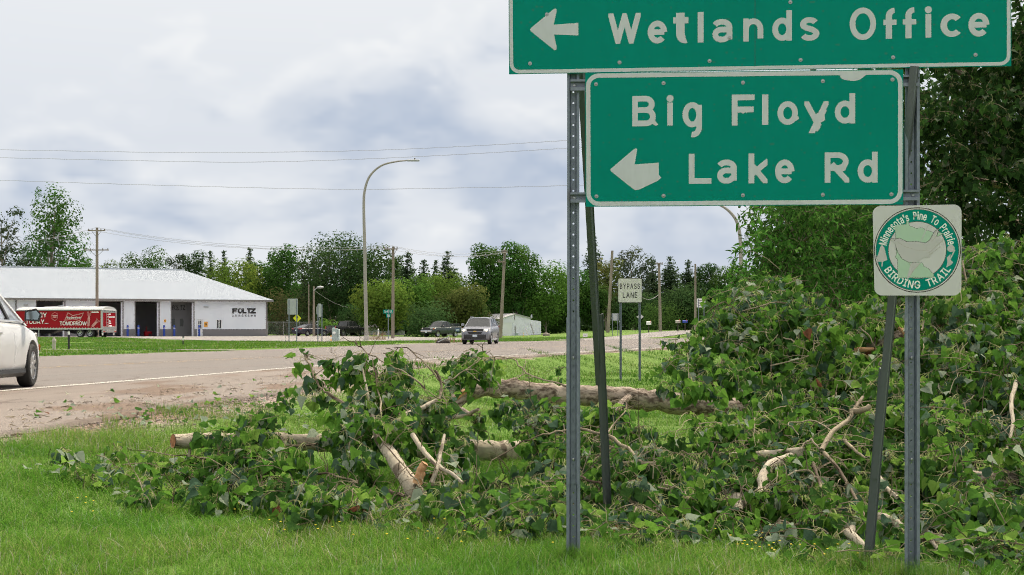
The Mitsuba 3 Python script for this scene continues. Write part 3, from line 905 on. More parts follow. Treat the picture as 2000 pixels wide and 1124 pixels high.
def R_(x0, y0, x1, y1):
    (a, b), (c, d) = uz(x0, y1), uz(x1, y0)
    return a, b, c, d


uL, uR = uz(-70)[0], 0.0
zE = 4.95
doors = []
for x0, x1 in ((70, 128), (190, 241.5), (263, 312), (333.5, 380)):
    a, _, c, _ = R_(x0, 600, x1, 600)
    doors.append((a, c, GZ + 4.30))
wall = sbox(uL, GZ + 0.92, uR, zE)
lowwall = sbox(uL, GZ - 0.2, uR, GZ + 0.92)
wa, wb, wc, wd = R_(422.5, 642, 433, 625.5)
da, _, dc, _ = R_(384.5, 640, 396, 640)
holes_ = unary_union([sbox(a, GZ - 1, c, t) for a, c, t in doors] + [sbox(wa, wb, wc, wd), sbox(da, GZ - 1, dc, GZ + 2.15)])
part(bd, 'wall', BP_.put(flat(wall.difference(holes_), -0.22, 0)), 'm_siding')
for g_ in lowwall.difference(holes_).geoms:
    part(bd, 'wainscot', BP_.put(flat(g_, -0.22, 0.03)), 'm_wainscot')
ribs = []
for u in np.arange(uL + 0.4, uR - 0.1, 0.9):
    rl = sbox(u - 0.02, GZ + 0.95, u + 0.02, zE - 0.05).difference(holes_.buffer(0.12))
    if rl.area > 0:
        ribs.append(flat(rl, 0.0, 0.018))
part(bd, 'wall_rib', BP_.put(cat(ribs)), 'm_siding', kind='stuff')
# side and back walls, inside
hw = 17.0
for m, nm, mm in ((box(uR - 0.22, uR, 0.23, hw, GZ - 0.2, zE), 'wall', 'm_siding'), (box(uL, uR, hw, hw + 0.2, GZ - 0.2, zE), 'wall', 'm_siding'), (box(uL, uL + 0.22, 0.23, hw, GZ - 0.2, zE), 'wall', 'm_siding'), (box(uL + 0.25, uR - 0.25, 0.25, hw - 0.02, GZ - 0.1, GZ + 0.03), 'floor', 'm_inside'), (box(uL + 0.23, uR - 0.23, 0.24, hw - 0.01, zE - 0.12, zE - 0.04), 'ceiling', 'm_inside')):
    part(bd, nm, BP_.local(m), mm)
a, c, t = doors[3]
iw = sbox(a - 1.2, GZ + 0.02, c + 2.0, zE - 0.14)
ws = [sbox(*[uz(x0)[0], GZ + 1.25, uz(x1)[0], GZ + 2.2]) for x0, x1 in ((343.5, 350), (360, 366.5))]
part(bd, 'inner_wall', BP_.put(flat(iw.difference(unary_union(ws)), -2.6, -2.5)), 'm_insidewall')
for w_ in ws:
    part(bd, 'inner_window', BP_.put(flat(w_, -2.58, -2.55)), 'm_glasspane')
part(bd, 'inner_lettering', BP_.put(textline('FOLTZ', uz(344)[0], uz(370)[0], GZ + 3.3, 0.55, -2.49, -2.46)), 'm_black')
for a, c, t in doors:                                     # jambs, header, raised door, all slim
    part(bd, 'door_jamb', BP_.put(flat(sbox(a, GZ, a + 0.10, t), -0.30, 0.035)), 'm_trim')
    part(bd, 'door_jamb', BP_.put(flat(sbox(c - 0.12, GZ, c, t - 0.09), -0.30, 0.035)), 'm_trim')
    part(bd, 'door_track', BP_.put(flat(sbox(c - 0.30, GZ + 0.03, c - 0.13, t - 0.12), -0.32, -0.05)), 'm_shedwhite')
    part(bd, 'door_header', BP_.put(flat(sbox(a + 0.11, t - 0.09, c, t), -0.29, 0.032)), 'm_trim')
# window, entrance door
fr_ = sbox(wa, wb, wc, wd)
mid_ = (wa + wc) / 2
part(bd, 'window', BP_.put(flat(fr_.difference(unary_union([sbox(wa + 0.08, wb + 0.08, mid_ - 0.05, wd - 0.08), sbox(mid_ + 0.05, wb + 0.08, wc - 0.08, wd - 0.08)])), -0.1, 0.05)), 'm_doorwhite')
for x0, x1 in ((wa + 0.08, mid_ - 0.05), (mid_ + 0.05, wc - 0.08)):
    part(bd + '__window', 'pane', BP_.put(flat(sbox(x0, wb + 0.08, x1, wd - 0.08), -0.06, -0.04)), 'm_glasspane')
dw = sbox(da + 0.02, GZ + 0.04, dc - 0.02, GZ + 2.13)
pw = sbox(da + 0.17, GZ + 1.0, dc - 0.17, GZ + 1.95)
part(bd, 'entrance_door', BP_.put(flat(dw.difference(pw), -0.10, 0.02)), 'm_doorwhite')
part(bd + '__entrance_door', 'pane', BP_.put(flat(pw, -0.07, -0.05)), 'm_glasspane')
part(bd + '__entrance_door', 'glazing_bar', BP_.put(flat(unary_union([sbox((da + dc) / 2 - 0.03, GZ + 1.0, (da + dc) / 2 + 0.03, GZ + 1.95), sbox(da + 0.17, GZ + 1.44, dc - 0.17, GZ + 1.5)]), -0.05, 0.0)), 'm_doorwhite')
for (x0, y0, x1, y1), ink in (((398.5, 629, 405.5, 639), 1), ((320, 624.5, 324.3, 630), 1)):
    a, b, c, d = R_(x0, y0, x1, y1)
    part(bd, 'orange_notice', BP_.put(flat(sbox(a, b, c, d), 0.035, 0.05)), 'm_orange')
    part(bd, 'notice_symbol', BP_.put(flat(Point((a + c) / 2, (b + d) / 2).buffer((c - a) * 0.3).difference(Point((a + c) / 2, (b + d) / 2).buffer((c - a) * 0.14)), 0.052, 0.056)), 'm_black')
# lettering on the wall
for ch, x0, x1 in zip('FOLTZ', (453.5, 464.2, 473.2, 482.0, 488.6), (463.6, 472.8, 481.4, 490.4, 499.4)):
    a, b, c, d = R_(x0, 602.5, x1, 612.8)
    w_, h_, sw = c - a, d - b, 0.19
    X_ = lambda x, y: (a + sw / 2 + x * (w_ - sw), b + sw / 2 + y * (h_ - sw))
    if ch == 'O':
        cx, cy = (a + c) / 2, (b + d) / 2
        e = affinity.scale(Point(cx, cy).buffer(1, quad_segs=12), w_ / 2, h_ / 2)
        pg_ = e.difference(affinity.translate(affinity.scale(Point(cx, cy).buffer(1, quad_segs=12), w_ * 0.27, h_ * 0.27), 0.05, 0.04))
    else:
        st_ = {'F': [[(0, -.2), (0, 1)], [(-.2, 1), (1.2, 1)], [(0, .48), (.95, .48)]], 'L': [[(0, 1.2), (0, 0)], [(-.2, 0), (1.2, 0)]], 'T': [[(.5, -.2), (.5, 1)], [(-.2, 1), (1.2, 1)]], 'Z': [[(-.2, 1), (1, 1), (0, 0), (1.2, 0)]]}[ch]
        pg_ = unary_union([LineString([X_(*p) for p in q]).buffer(sw / 2, cap_style=2, join_style=2) for q in st_]).intersection(sbox(a, b, c, d))
    lt = flat(pg_, 0.02, 0.08)
    part(bd, 'letter', BP_.put(lt), 'm_black')
a, b, c, d = R_(453.5, 618.8, 499.4, 615.2)
part(bd, 'lettering', BP_.put(textline('TRUCKING', a, c, b, d - b, 0.02, 0.06, gap=0.9)), 'm_black')
for px, py in ((402, 600), (118, 598), (50, 596)):          # small wall lamps
    u, z = uz(px, py)
    part(bd, 'wall_lamp', BP_.put(flat(sbox(u - 0.25, z - 0.08, u + 0.25, z + 0.1), 0.02, 0.3)), 'm_alu')
# hip roof with ribs, fascia, gutter, the wing that comes forward at the left
oh, rise, half = 0.65, 3.95, 8.6
eL, eR = uL - 0.6, uR + oh
z_e, z_r = zE + 0.02, zE + rise
A0, A1 = np.array([eL, -oh, z_e]), np.array([eR, -oh, z_e])
B0, B1 = np.array([eL, half, z_r]), np.array([eR - half - oh, half, z_r])
C0, C1 = np.array([eL, 2 * half + oh, z_e]), np.array([eR, 2 * half + oh, z_e])
th = np.array([0, 0, 0.10])
rv = np.array([A0, A1, B0, B1, C0, C1, A0 - th, A1 - th, B0 - th, B1 - th, C0 - th, C1 - th])
rf = [(0, 1, 3), (0, 3, 2), (1, 5, 3), (2, 3, 5), (2, 5, 4), (6, 9, 7), (6, 8, 9), (7, 9, 11), (8, 11, 9), (8, 10, 11), (0, 6, 7), (0, 7, 1), (1, 7, 11), (1, 11, 5), (5, 11, 10), (5, 10, 4), (0, 2, 8), (0, 8, 6), (2, 4, 10), (2, 10, 8)]
part(bd, 'roof', BP_.local(trimesh.Trimesh(rv, np.array(rf), process=False)), 'm_roof')
part(bd + '__roof', 'ridge_cap', BP_.local(tube([B0 + [0, 0, 0.03], (B0 + B1) / 2 + [0, 0, 0.03], B1 + [0, 0, 0.03]], 0.10, 6)), 'm_roof')
part(bd + '__roof', 'fascia', BP_.local(box(uL + 0.3, eR + 0.02, -oh - 0.14, -oh - 0.01, z_e - 0.24, z_e - 0.02)), 'm_trim')
part(bd + '__roof', 'soffit', BP_.local(box(uL + 0.3, eR - 0.02, -oh, -0.01, z_e - 0.18, z_e - 0.12)), 'm_siding')
part(bd, 'corner_trim', BP_.put(flat(sbox(uR - 0.12, GZ, uR + 0.06, zE - 0.2), -0.2, 0.05)), 'm_trim')
_u = uz(31)[0]
part(bd, 'downspout', BP_.put(flat(sbox(_u - 0.07, GZ, _u + 0.08, zE - 0.2), 0.035, 0.15)), 'm_trim')
# things in the doorways
jk = thing('red_floor_jack', 'red shop equipment standing in the dark middle doorway of the white building', 'equipment')
u, _ = uz(297, 650)
part(jk, 'body', BP_.local(rbox(u - 0.5, u + 0.35, 2.0, 2.7, GZ + 0.05, GZ + 0.65, 0.08)), 'm_red')
part(jk, 'handle', BP_.local(tube([(u - 0.3, 2.3, GZ + 0.6), (u - 0.25, 2.3, GZ + 1.0), (u - 0.2, 2.3, GZ + 1.25)], 0.05, 6)), 'm_red')
part(jk, 'wheel', BP_.local(tube([(u + 0.1, 1.9, GZ + 0.2), (u + 0.1, 1.95, GZ + 0.2), (u + 0.1, 2.0, GZ + 0.2)], 0.16, 10)), 'm_rubber')
for i, px in enumerate((246.5, 267.5, 317.3, 337, 385.5)):
    bl = thing('bollard', f'blue steel bollard, {("first", "second", "third", "fourth", "fifth")[i]} from the trailer along the white building', 'bollard', 'blue bollards along the white building')
    u = uz(px)[0]
    b = revolve([(0.0, 1.42), (0.06, 1.40), (0.11, 1.33), (0.13, 1.24), (0.13, 0.0)][::-1], 12)
    b.apply_translation((u, -1.0, GZ))
    part(bl, 'pipe', BP_.local(b), 'm_blue', smooth=40)
    b = revolve([(0.145, 0.02), (0.145, 0.10)], 12)
    b.apply_translation((u, -1.0, GZ + 0.98))
    part(bl, 'band', BP_.local(b), 'm_printwhite')

# ------------------------------------------------------------------ the hopper trailer
TP = Plane((199.5 - 1000) / F * 153, 153, -20)
tr = thing('grain_trailer', 'red grain trailer with silver frame and white barley lettering in front of the white building', 'trailer')
L_, Wd = 11.3, 2.55
g0 = GZ
zb, zt = g0 + 0.98, g0 + 2.95
side = Polygon([(-L_, zb), (-0.02, zb), (-0.02, zt), (-L_, zt)])
m = extrude(side, Wd - 0.04)
m.apply_translation((0, 0, -(Wd - 0.02)))
part(tr, 'body', TP.put(m), 'm_red')
hop = [hull([(-L_ + a, -0.3, zb - 0.01), (-L_ + a + 4.6, -0.3, zb - 0.01), (-L_ + a + 1.7, -1.0, g0 + 0.42), (-L_ + a + 2.9, -1.0, g0 + 0.42), (-L_ + a, -2.2, zb - 0.01), (-L_ + a + 4.6, -2.2, zb - 0.01), (-L_ + a + 1.7, -1.6, g0 + 0.42), (-L_ + a + 2.9, -1.6, g0 + 0.42)]) for a in (0.9, 5.2)]
for h_ in hop:
    v = h_.vertices[:, [0, 2, 1]]
    part(tr, 'hopper', TP.put(trimesh.Trimesh(v, h_.faces[:, ::-1], process=False)), 'm_plastic')
tb = lambda x0, x1, d0, d1, z0, z1, c=0.02: TP.local(rbox(x0, x1, d0, d1, z0, z1, c))
part(tr, 'side_rail', tb(-L_, 0.0, -0.05, 0.10, zb - 0.12, zb + 0.05), 'm_silver')
part(tr, 'top_rail', tb(-L_, 0.0, -0.06, 0.08, zt - 0.04, zt + 0.07), 'm_trim')
for x in (-0.16, ):
    part(tr, 'corner_post', tb(x, 0.03, -0.05, 0.14, zb - 0.1, zt + 0.06), 'm_silver')
part(tr, 'corner_post', tb(-0.05, 0.04, Wd - 0.16, Wd + 0.03, zb - 0.1, zt + 0.06), 'm_silver')
part(tr, 'rear_header', tb(-0.05, 0.04, 0.15, Wd - 0.17, zt - 0.26, zt + 0.06), 'm_silver')
part(tr, 'rear_sill', tb(-0.05, 0.06, 0.15, Wd - 0.17, zb - 0.16, zb + 0.22), 'm_silver')
part(tr, 'bumper', tb(-0.12, 0.05, 0.05, Wd - 0.05, zb - 0.42, zb - 0.20), 'm_silver')
for d0 in (0.12, Wd - 0.45):
    part(tr, 'marker_lamp', TP.local(box(0.055, 0.075, d0, d0 + 0.33, zb - 0.36, zb - 0.27)), 'm_taillamp')
    part(tr, 'mud_flap_bracket', tb(-0.16, -0.10, d0 + 0.02, d0 + 0.25, zb - 0.72, zb - 0.43), 'm_printwhite')
for d0 in (0.35, 1.4, 1.75, 2.05):
    part(tr, 'top_lamp', TP.local(box(0.045, 0.06, d0, d0 + 0.12, zt - 0.12, zt - 0.03)), 'm_black')
# rear ladder and door graphics
for d0 in (0.62, 1.02):
    part(tr, 'ladder_rail', tb(0.07, 0.11, d0, d0 + 0.05, zb + 0.2, zt - 0.3, 0.01), 'm_silver')
for z in np.linspace(zb + 0.35, zt - 0.45, 5):
    part(tr, 'ladder_rung', tb(0.075, 0.105, 0.671, 1.019, z, z + 0.05, 0.01), 'm_silver')
for j, (z, a, b) in enumerate(((zt - 0.48, 1.1, 1.55), (zt - 0.78, 1.1, 2.25), (zb + 0.75, 1.12, 1.5), (zb + 0.5, 1.12, 1.6), (zb + 0.25, 1.12, 1.75))):
    part(tr, 'rear_print', TP.local(box(-0.015, -0.008, a, b, z, z + 0.14)), 'm_printwhite')
# tarp roof, rounded
sec = [(0.0, zt + 0.06), (0.15, zt + 0.20), (0.55, zt + 0.36), (1.275, zt + 0.44), (2.0, zt + 0.36), (2.4, zt + 0.20), (2.55, zt + 0.06)]
sv, n = [], 26
rt = np.random.default_rng(8)
for x in np.linspace(-L_, -0.02, n):
    sag = 0.02 * rt.normal()
    for i, (d, z) in enumerate(sec):
        sv.append((x, d, z + (sag if 0 < i < 6 else 0)))
sv = np.array(sv)
k = len(sec)
ii = (np.arange(n - 1)[:, None] * k + np.arange(k - 1)[None]).ravel()
f = np.vstack([np.stack([ii, ii + k, ii + k + 1], 1), np.stack([ii, ii + k + 1, ii + 1], 1)])
endc = [((n - 1) * k + 0, (n - 1) * k + i, (n - 1) * k + i + 1) for i in range(1, k - 1)]
part(tr, 'tarp', TP.local(trimesh.Trimesh(sv, np.vstack([f, np.array(endc)]), process=False)), 'm_tarp', smooth=30)
# lettering and emblems of the side
tz = TP.uz


def t_text(txt, x0, x1, y0, y1, **kw):
    (a, b), (c, d) = tz(x0, y1), tz(x1, y0)
    part(tr, 'lettering', TP.put(textline(txt, a, c, b, d - b, 0.0, 0.012, **kw)), 'm_printwhite')


t_text('BARLEY', 50.5, 91.5, 611.5, 620, gap=0.06)
t_text('TODAY...', 50, 94.3, 624.5, 633, gap=0.07)
t_text('TOMORROW', 116.5, 169.5, 628.3, 635.8, gap=0.05)
pp = lambda pts: Polygon([tz(50 + x / 10, 580 + y / 10) for x, y in pts])
bt = pp([(825, 305), (925, 365), (1140, 310), (1062, 475), (925, 440), (755, 470)])
part(tr, 'bow_tie_emblem', TP.put(flat(bt.difference(bt.buffer(-0.07)), 0.0, 0.012)), 'm_printpink')
a, c = tz(130.5, 622.5), tz(159, 618)
part(tr, 'emblem_lettering', TP.put(textline('Budweiser', a[0], c[0], a[1], (c[1] - a[1]) * 0.9, 0.0, 0.012, bold=True)), 'm_printwhite')
hx = pp([(570, 300), (630, 338), (630, 430), (570, 472), (512, 430), (512, 338)])
part(tr, 'hexagon_emblem', TP.put(flat(hx.difference(hx.buffer(-0.035)), 0.0, 0.012)), 'm_printpink')
for y0, y1, x0, x1 in ((358, 380, 522, 622), (390, 412, 535, 608)):
    a, c = tz(50 + x0 / 10, 580 + y1 / 10), tz(50 + x1 / 10, 580 + y0 / 10)
    part(tr, 'emblem_print', TP.put(flat(sbox(a[0], a[1], c[0], c[1]), 0.0, 0.012)), 'm_printpink')
a, c = tz(179.3, 611.5), tz(193, 609.2)
part(tr, 'print_bar', TP.put(flat(sbox(a[0], a[1], c[0], c[1]), 0.0, 0.012)), 'm_printwhite')
ears = []
for base, tipp in (((1225, 600), (1245, 300)), ((1285, 600), (1420, 455))):
    b0, b1 = np.array(base, float), np.array(tipp, float)
    d = (b1 - b0) / np.linalg.norm(b1 - b0)
    nn = np.array([-d[1], d[0]])
    for k in range(9):
        c0 = b0 + (b1 - b0) * (0.05 + 0.06 * k)
        for s in (-1, 1):
            ears.append(pp([c0, c0 + d * 30 + nn * s * 26, c0 + d * 44 + nn * s * 12]))
    for s in (-1.6, -0.7, 0.7, 1.6):
        ears.append(LineString([tz(50 + x / 10, 580 + y / 10) for x, y in (b0 + (b1 - b0) * 0.55, b1 + nn * s * 28 + d * 10)]).buffer(0.022))
part(tr, 'barley_print', TP.put(flat(unary_union(ears), 0.0, 0.012)), 'm_printpink')
for x in np.arange(-L_ + 0.4, -0.3, 0.38):
    part(tr, 'reflector_mark', TP.put(flat(sbox(x, zb + 0.05, x + 0.12, zb + 0.11), 0.055, 0.06)), 'm_printwhite')


def wheel(key, M, rad, wid, rim_m='m_alloy', spokes=5, name='wheel', dual=False, rim_ratio=0.66):
    """axis along local y, outer face at +y"""
    p = [(rad * 0.62, -wid / 2), (rad * 0.90, -wid / 2), (rad * 0.98, -wid * 0.42), (rad, -wid * 0.25), (rad, wid * 0.25), (rad * 0.98, wid * 0.42), (rad * 0.90, wid / 2), (rad * 0.68, wid / 2 - 0.004), (rad * 0.62, wid * 0.4)]
    rot = np.array([[1, 0, 0, 0], [0, 0, 1, 0], [0, -1, 0, 0], [0, 0, 0, 1.0]])     # z -> y
    ty = transform(revolve(p, 28), rot)
    w = part(key, name, transform(ty, M), 'm_rubber', smooth=35)
    r2 = rad * rim_ratio
    ring = revolve([(r2 * 0.90, wid * 0.22), (r2 * 0.90, wid * 0.44), (r2, wid * 0.47), (r2 * 0.98, wid * 0.36), (r2 * 0.99, wid * 0.15)], 28)
    ms = [ring]
    for i in range(spokes):
        a = 2 * math.pi * i / spokes
        s = hull([(r2 * 0.12, -r2 * 0.14, wid * 0.30), (r2 * 0.12, r2 * 0.14, wid * 0.30), (r2 * 0.93, -r2 * 0.11, wid * 0.36), (r2 * 0.93, r2 * 0.11, wid * 0.36), (r2 * 0.12, -r2 * 0.12, wid * 0.40), (r2 * 0.12, r2 * 0.12, wid * 0.40), (r2 * 0.93, -r2 * 0.07, wid * 0.44), (r2 * 0.93, r2 * 0.07, wid * 0.44)])
        s.apply_transform(trimesh.transformations.rotation_matrix(a + 0.3, (0, 0, 1)))
        ms.append(s)
    hub = revolve([(0, wid * 0.43), (r2 * 0.16, wid * 0.43), (r2 * 0.2, wid * 0.38), (r2 * 0.2, wid * 0.2)][::-1], 14)
    ms.append(hub)
    part(w, 'rim', transform(transform(cat(ms), rot), M), rim_m, smooth=35)
    back = revolve([(0, wid * 0.16), (r2 * 0.99, wid * 0.14)][::-1], 20)
    part(w, 'brake', transform(transform(back, rot), M), 'm_plastic')


MT = np.eye(4)                                             # trailer frame in world: x along the side, y towards the viewer
MT[:2, 0], MT[:2, 1], MT[:2, 3] = -TP.u, TP.n, TP.c
MT[:3, 2] = (0, 0, 1)
for x in (1.55, 2.85):
    for y, s in ((-0.12, 1), (-Wd + 0.12, -1)):
        M = MT @ np.array([[s, 0, 0, x], [0, s, 0, y], [0, 0, 1, g0 + 0.50], [0, 0, 0, 1.0]])
        wheel(tr, M, 0.50, 0.30, 'm_alloy', 6, rim_ratio=0.6)
part(tr, 'fender', TP.local(cat([rbox(-3.5, -0.9, -0.02, 0.45, g0 + 1.02, g0 + 1.06, 0.01), rbox(-3.62, -3.5, -0.02, 0.45, g0 + 0.75, g0 + 1.05, 0.01)])), 'm_plastic')
for x in (-8.6,):
    for d0 in (0.3, Wd - 0.45):
        part(tr, 'landing_leg', tb(x, x + 0.14, d0, d0 + 0.14, g0 + 0.02, zb - 0.1), 'm_silver')

# ------------------------------------------------------------------ the white shed and the house
SH = Plane((979 - 1000) / F * 188, 188, 38)
sh = thing('white_shed', 'low white garage with a gabled front and lean-to at the roadside', 'shed')
su = SH.uz
zg = su(1000, 659.5)[1] - 0.05
a0, a1, a2 = su(962)[0], su(1036)[0], su(1059)[0]
zr, ze, zl2 = su(1005, 614.5)[1], su(962, 626)[1], su(1059, 628)[1]
ap = su(1005)[0]
gab = Polygon([(a0 + 1.2, zg), (a1, zg), (a1, su(1036, 622)[1]), (ap, zr), (a0 + 1.2, su(975, 624)[1])])
dd_ = sbox(su(980)[0], zg - 1, su(1001)[0], su(1000, 631)[1])
part(sh, 'front_wall', SH.put(flat(gab.difference(dd_), -0.15, 0)), 'm_shedwhite')
part(sh, 'garage_door', SH.put(flat(sbox(su(980)[0], zg, su(1001)[0], su(1000, 631)[1]), -0.12, -0.08)), 'm_doorwhite')
part(sh, 'side_wall', SH.local(box(a1 - 0.15, a1 - 0.01, 0.16, 7, zg, su(1036, 622)[1])), 'm_shedwhite')
part(sh, 'side_wall', SH.local(box(a0 + 1.21, a0 + 1.35, 0.16, 7, zg, su(975, 624)[1])), 'm_shedwhite')
zz1, zz2 = su(975, 624)[1], su(1036, 622)[1]
for p0, p1 in (((a0 + 1.0, zz1 - 0.04), (ap, zr)), ((a1 + 0.1, zz2 - 0.05), (ap, zr))):
    part(sh, 'roof', SH.local(hull([(p0[0], -0.2, p0[1] + 0.02), (p0[0], 7.2, p0[1] + 0.02), (p1[0], -0.2, p1[1] + 0.02), (p1[0], 7.2, p1[1] + 0.02), (p0[0], -0.2, p0[1] + 0.10), (p0[0], 7.2, p0[1] + 0.10), (p1[0], -0.2, p1[1] + 0.10), (p1[0], 7.2, p1[1] + 0.10)])), 'm_shedroof')
ann = Polygon([(a1 + 0.01, zg), (a2, zg), (a2, zl2), (a1 + 0.01, su(1036, 625)[1])])
part(sh, 'lean_to_wall', SH.put(flat(ann, -4, -0.25)), 'm_shedwhite')
bt_ = [flat(sbox(a1 + 0.05, z, a2 - 0.02, z + 0.03), -0.25, -0.22) for z in np.arange(zg + 0.2, zl2 - 0.1, 0.28)]
for b in bt_:
    part(sh + '__lean_to_wall', 'cladding_board', SH.put(b), 'm_shedwhite')
for x in np.arange(su(1003)[0], a1, 0.32):
    zt_ = zr - (x - ap) * (zr - zz2) / (a1 - ap) - 0.15
    part(sh + '__front_wall', 'batten', SH.put(flat(sbox(x, zg, x + 0.03, zt_), 0.0, 0.02)), 'm_shedwhite')
part(sh, 'vent', SH.put(flat(sbox(ap - 0.06, zr - 0.75, ap + 0.06, zr - 0.1), 0.005, 0.03)), 'm_trim')
part(sh, 'meter_box', SH.put(flat(rrect(su(1005.5)[0], zg + 0.1, su(1011)[0], su(1010, 651)[1], 0.02), 0.01, 0.15)), 'm_utility')
part(sh, 'conduit', SH.put(flat(sbox(su(1006)[0] - 0.04, su(1010, 651)[1], su(1006)[0] + 0.04, su(1006, 637)[1]), 0.01, 0.09)), 'm_trim')
for i, (x0, y0, x1, y1) in enumerate(((1036.5, 633, 1044.5, 659), (1026, 640, 1031.5, 657))):
    k = thing('leaning_pole', ('dark pole leaning against the white shed at its lean-to', 'thin pale pole leaning on the white shed front')[i], 'pole')
    p0, p1 = at(x0, y0, 186.8 - i), at(x1, y1, 186.0 - i)
    part(k, 'shaft', rod(p1, p0, 0.07 - 0.03 * i, None, 6), ('m_trim', 'm_tan')[i])

hs = thing('house', 'grey roofed house half hidden among the trees behind the street lamp', 'house')
HP = Plane((690 - 1000) / F * 212, 212, 8)
hu = HP.uz
r0, r1, r2 = hu(664, 640), hu(708, 592), hu(760, 592)
part(hs, 'roof', HP.local(hull([(r0[0], 0, r0[1]), (r1[0], 5, r1[1]), (r2[0], 5, r2[1]), (r2[0] + 3, 0, r0[1]), (r0[0], 10, r0[1]), (r2[0] + 3, 10, r0[1])])), 'm_shingle')
part(hs, 'wall', HP.local(box(r0[0] + 0.6, r2[0] + 2.4, 0.5, 9.5, 0.2, r0[1])), 'm_housewall')
hs2 = thing('house', 'pale gabled house glimpsed between light green trees behind the pickup', 'house')
HP2 = Plane((880 - 1000) / F * 214, 214, -10)
hu = HP2.uz
g0_, g1_, g2_ = hu(866, 606), hu(880, 578), hu(894, 606)
part(hs2, 'wall', HP2.put(flat(Polygon([(g0_[0], 0.2), (g2_[0], 0.2), (g2_[0], g2_[1]), (g1_[0], g1_[1]), (g0_[0], g0_[1])]), -6, 0)), 'm_housewall')
for p0, p1 in ((g0_, g1_), (g2_, g1_)):
    part(hs2, 'roof', HP2.local(hull([(p0[0], -0.3, p0[1] + 0.02), (p0[0], 6.2, p0[1] + 0.02), (p1[0], -0.3, p1[1] + 0.02), (p1[0], 6.2, p1[1] + 0.02), (p0[0], -0.3, p0[1] + 0.2), (p0[0], 6.2, p0[1] + 0.2), (p1[0], -0.3, p1[1] + 0.2), (p1[0], 6.2, p1[1] + 0.2)])), 'm_shingle')
part(hs2, 'window', HP2.put(flat(sbox(g1_[0] - 0.4, g1_[1] - 1.9, g1_[0] + 0.4, g1_[1] - 1.0), 0.005, 0.04)), 'm_glasspane')
# ------------------------------------------------------------------ poles, wires, lamps, far signs and boxes


def ground_at(px, Y):
    x = (px - 1000) / F * Y
    return x, float(terrain(x, Y))


def utility_pole(px, top, Y, label, lean=0.0, arms=(), r=0.15, depth_lean=0.0):
    key = thing('utility_pole', label, 'pole')
    x, z = ground_at(px, Y)
    zt = CZ - (top - HOR) / F * Y
    b, t = np.array([x, Y, z - 0.4]), np.array([x + lean / F * Y, Y + depth_lean, zt])
    part(key, 'pole', tube([b, b + (t - b) * 0.5, t], [r, r * 0.85, r * 0.68], 9), 'm_pole', smooth=True)
    for (ay, half, dx) in arms:
        za = CZ - (ay - HOR) / F * Y
        k = (za - b[2]) / (t[2] - b[2])
        c = b + (t - b) * k
        hw_ = half / F * Y
        part(key, 'crossarm', box(c[0] - hw_ + dx, c[0] + hw_ + dx, Y - 0.26, Y - 0.15, za - 0.06, za + 0.06), 'm_pole')
        for s in (-1, 1):
            part(key, 'arm_brace', rod(c + [s * hw_ * 0.55, -0.2, -0.05], c + [0, -0.16, -0.75], 0.025, None, 5), 'm_trim')
            for q in (0.92, 0.5):
                i = revolve([(0.0, 0.16), (0.05, 0.14), (0.06, 0.05), (0.03, 0.0)][::-1], 8)
                i.apply_translation(c + [s * hw_ * q + dx, -0.2, 0.06])
                part(key, 'insulator', i, 'm_trim')
    return key, t


_, tA = utility_pole(189.5, 445, 160, 'tall wooden utility pole with two crossarms behind the red trailer', 0.0, ((451, 17, 0), (489, 24, 0)), r=0.20)
_, tB = utility_pole(767, 482, 138, 'wooden utility pole with one crossarm beside the green street name sign', 1.0, ((487, 13, -0.2),), r=0.17)
_, tC = utility_pole(977, 488, 152, 'leaning brown utility pole in front of the white shed', 9.0, ((494, 6, 0), (512, 7, -0.3)), r=0.20)
_, tD = utility_pole(1187, 490, 175, 'brown utility pole between the left brace and the lane sign', 9.0, r=0.22)
_, tE = utility_pole(1290, 514, 182, 'pale utility pole right of the lane sign behind the white mailbox', -3.0, ((516, 7, 0),), r=0.22)
_, tF = utility_pole(1358, 516, 190, 'far right brown utility pole near the leaf mound', 0.0, r=0.18)
_, tG = utility_pole(613, 560, 172, 'grey pole with a small area light beside the dark sedan', 0.0, r=0.16)
_, tH = utility_pole(603, 556, 180, 'thin pole left of the pole with the small area light', 0.0, r=0.09)
# area light on the thin pole
al = thing('area_light', 'small area light on a short arm above the dark sedan', 'lamp')
z = CZ - (563 - HOR) / F * 172
part(al, 'arm', tube([tG + [0, -0.1, -0.5], at(619, 563, 171.8), at(625, 562, 171.7)], 0.05, 6), 'm_alu')
hd = trimesh.creation.icosphere(2, 1.0)
hd.apply_scale((0.42, 0.25, 0.16))
hd.apply_translation(at(625.5, 561.5, 171.7))
part(al, 'head', hd, 'm_alu', smooth=True)


def wire(pts, r, label, name='power_line', seg=10):
    key = numbered(name)
    p = smooth_path(np.array(pts), seg)
    obj(key, tube(p, r, 5), 'm_wire', smooth=True, label=label)
    labels[key]['category'] = 'wire'


def span(a, b, sag):
    t = np.linspace(0, 1, 9)[:, None]
    p = np.asarray(a) + (np.asarray(b) - np.asarray(a)) * t
    p[:, 2] -= sag * 4 * t[:, 0] * (1 - t[:, 0])
    return p


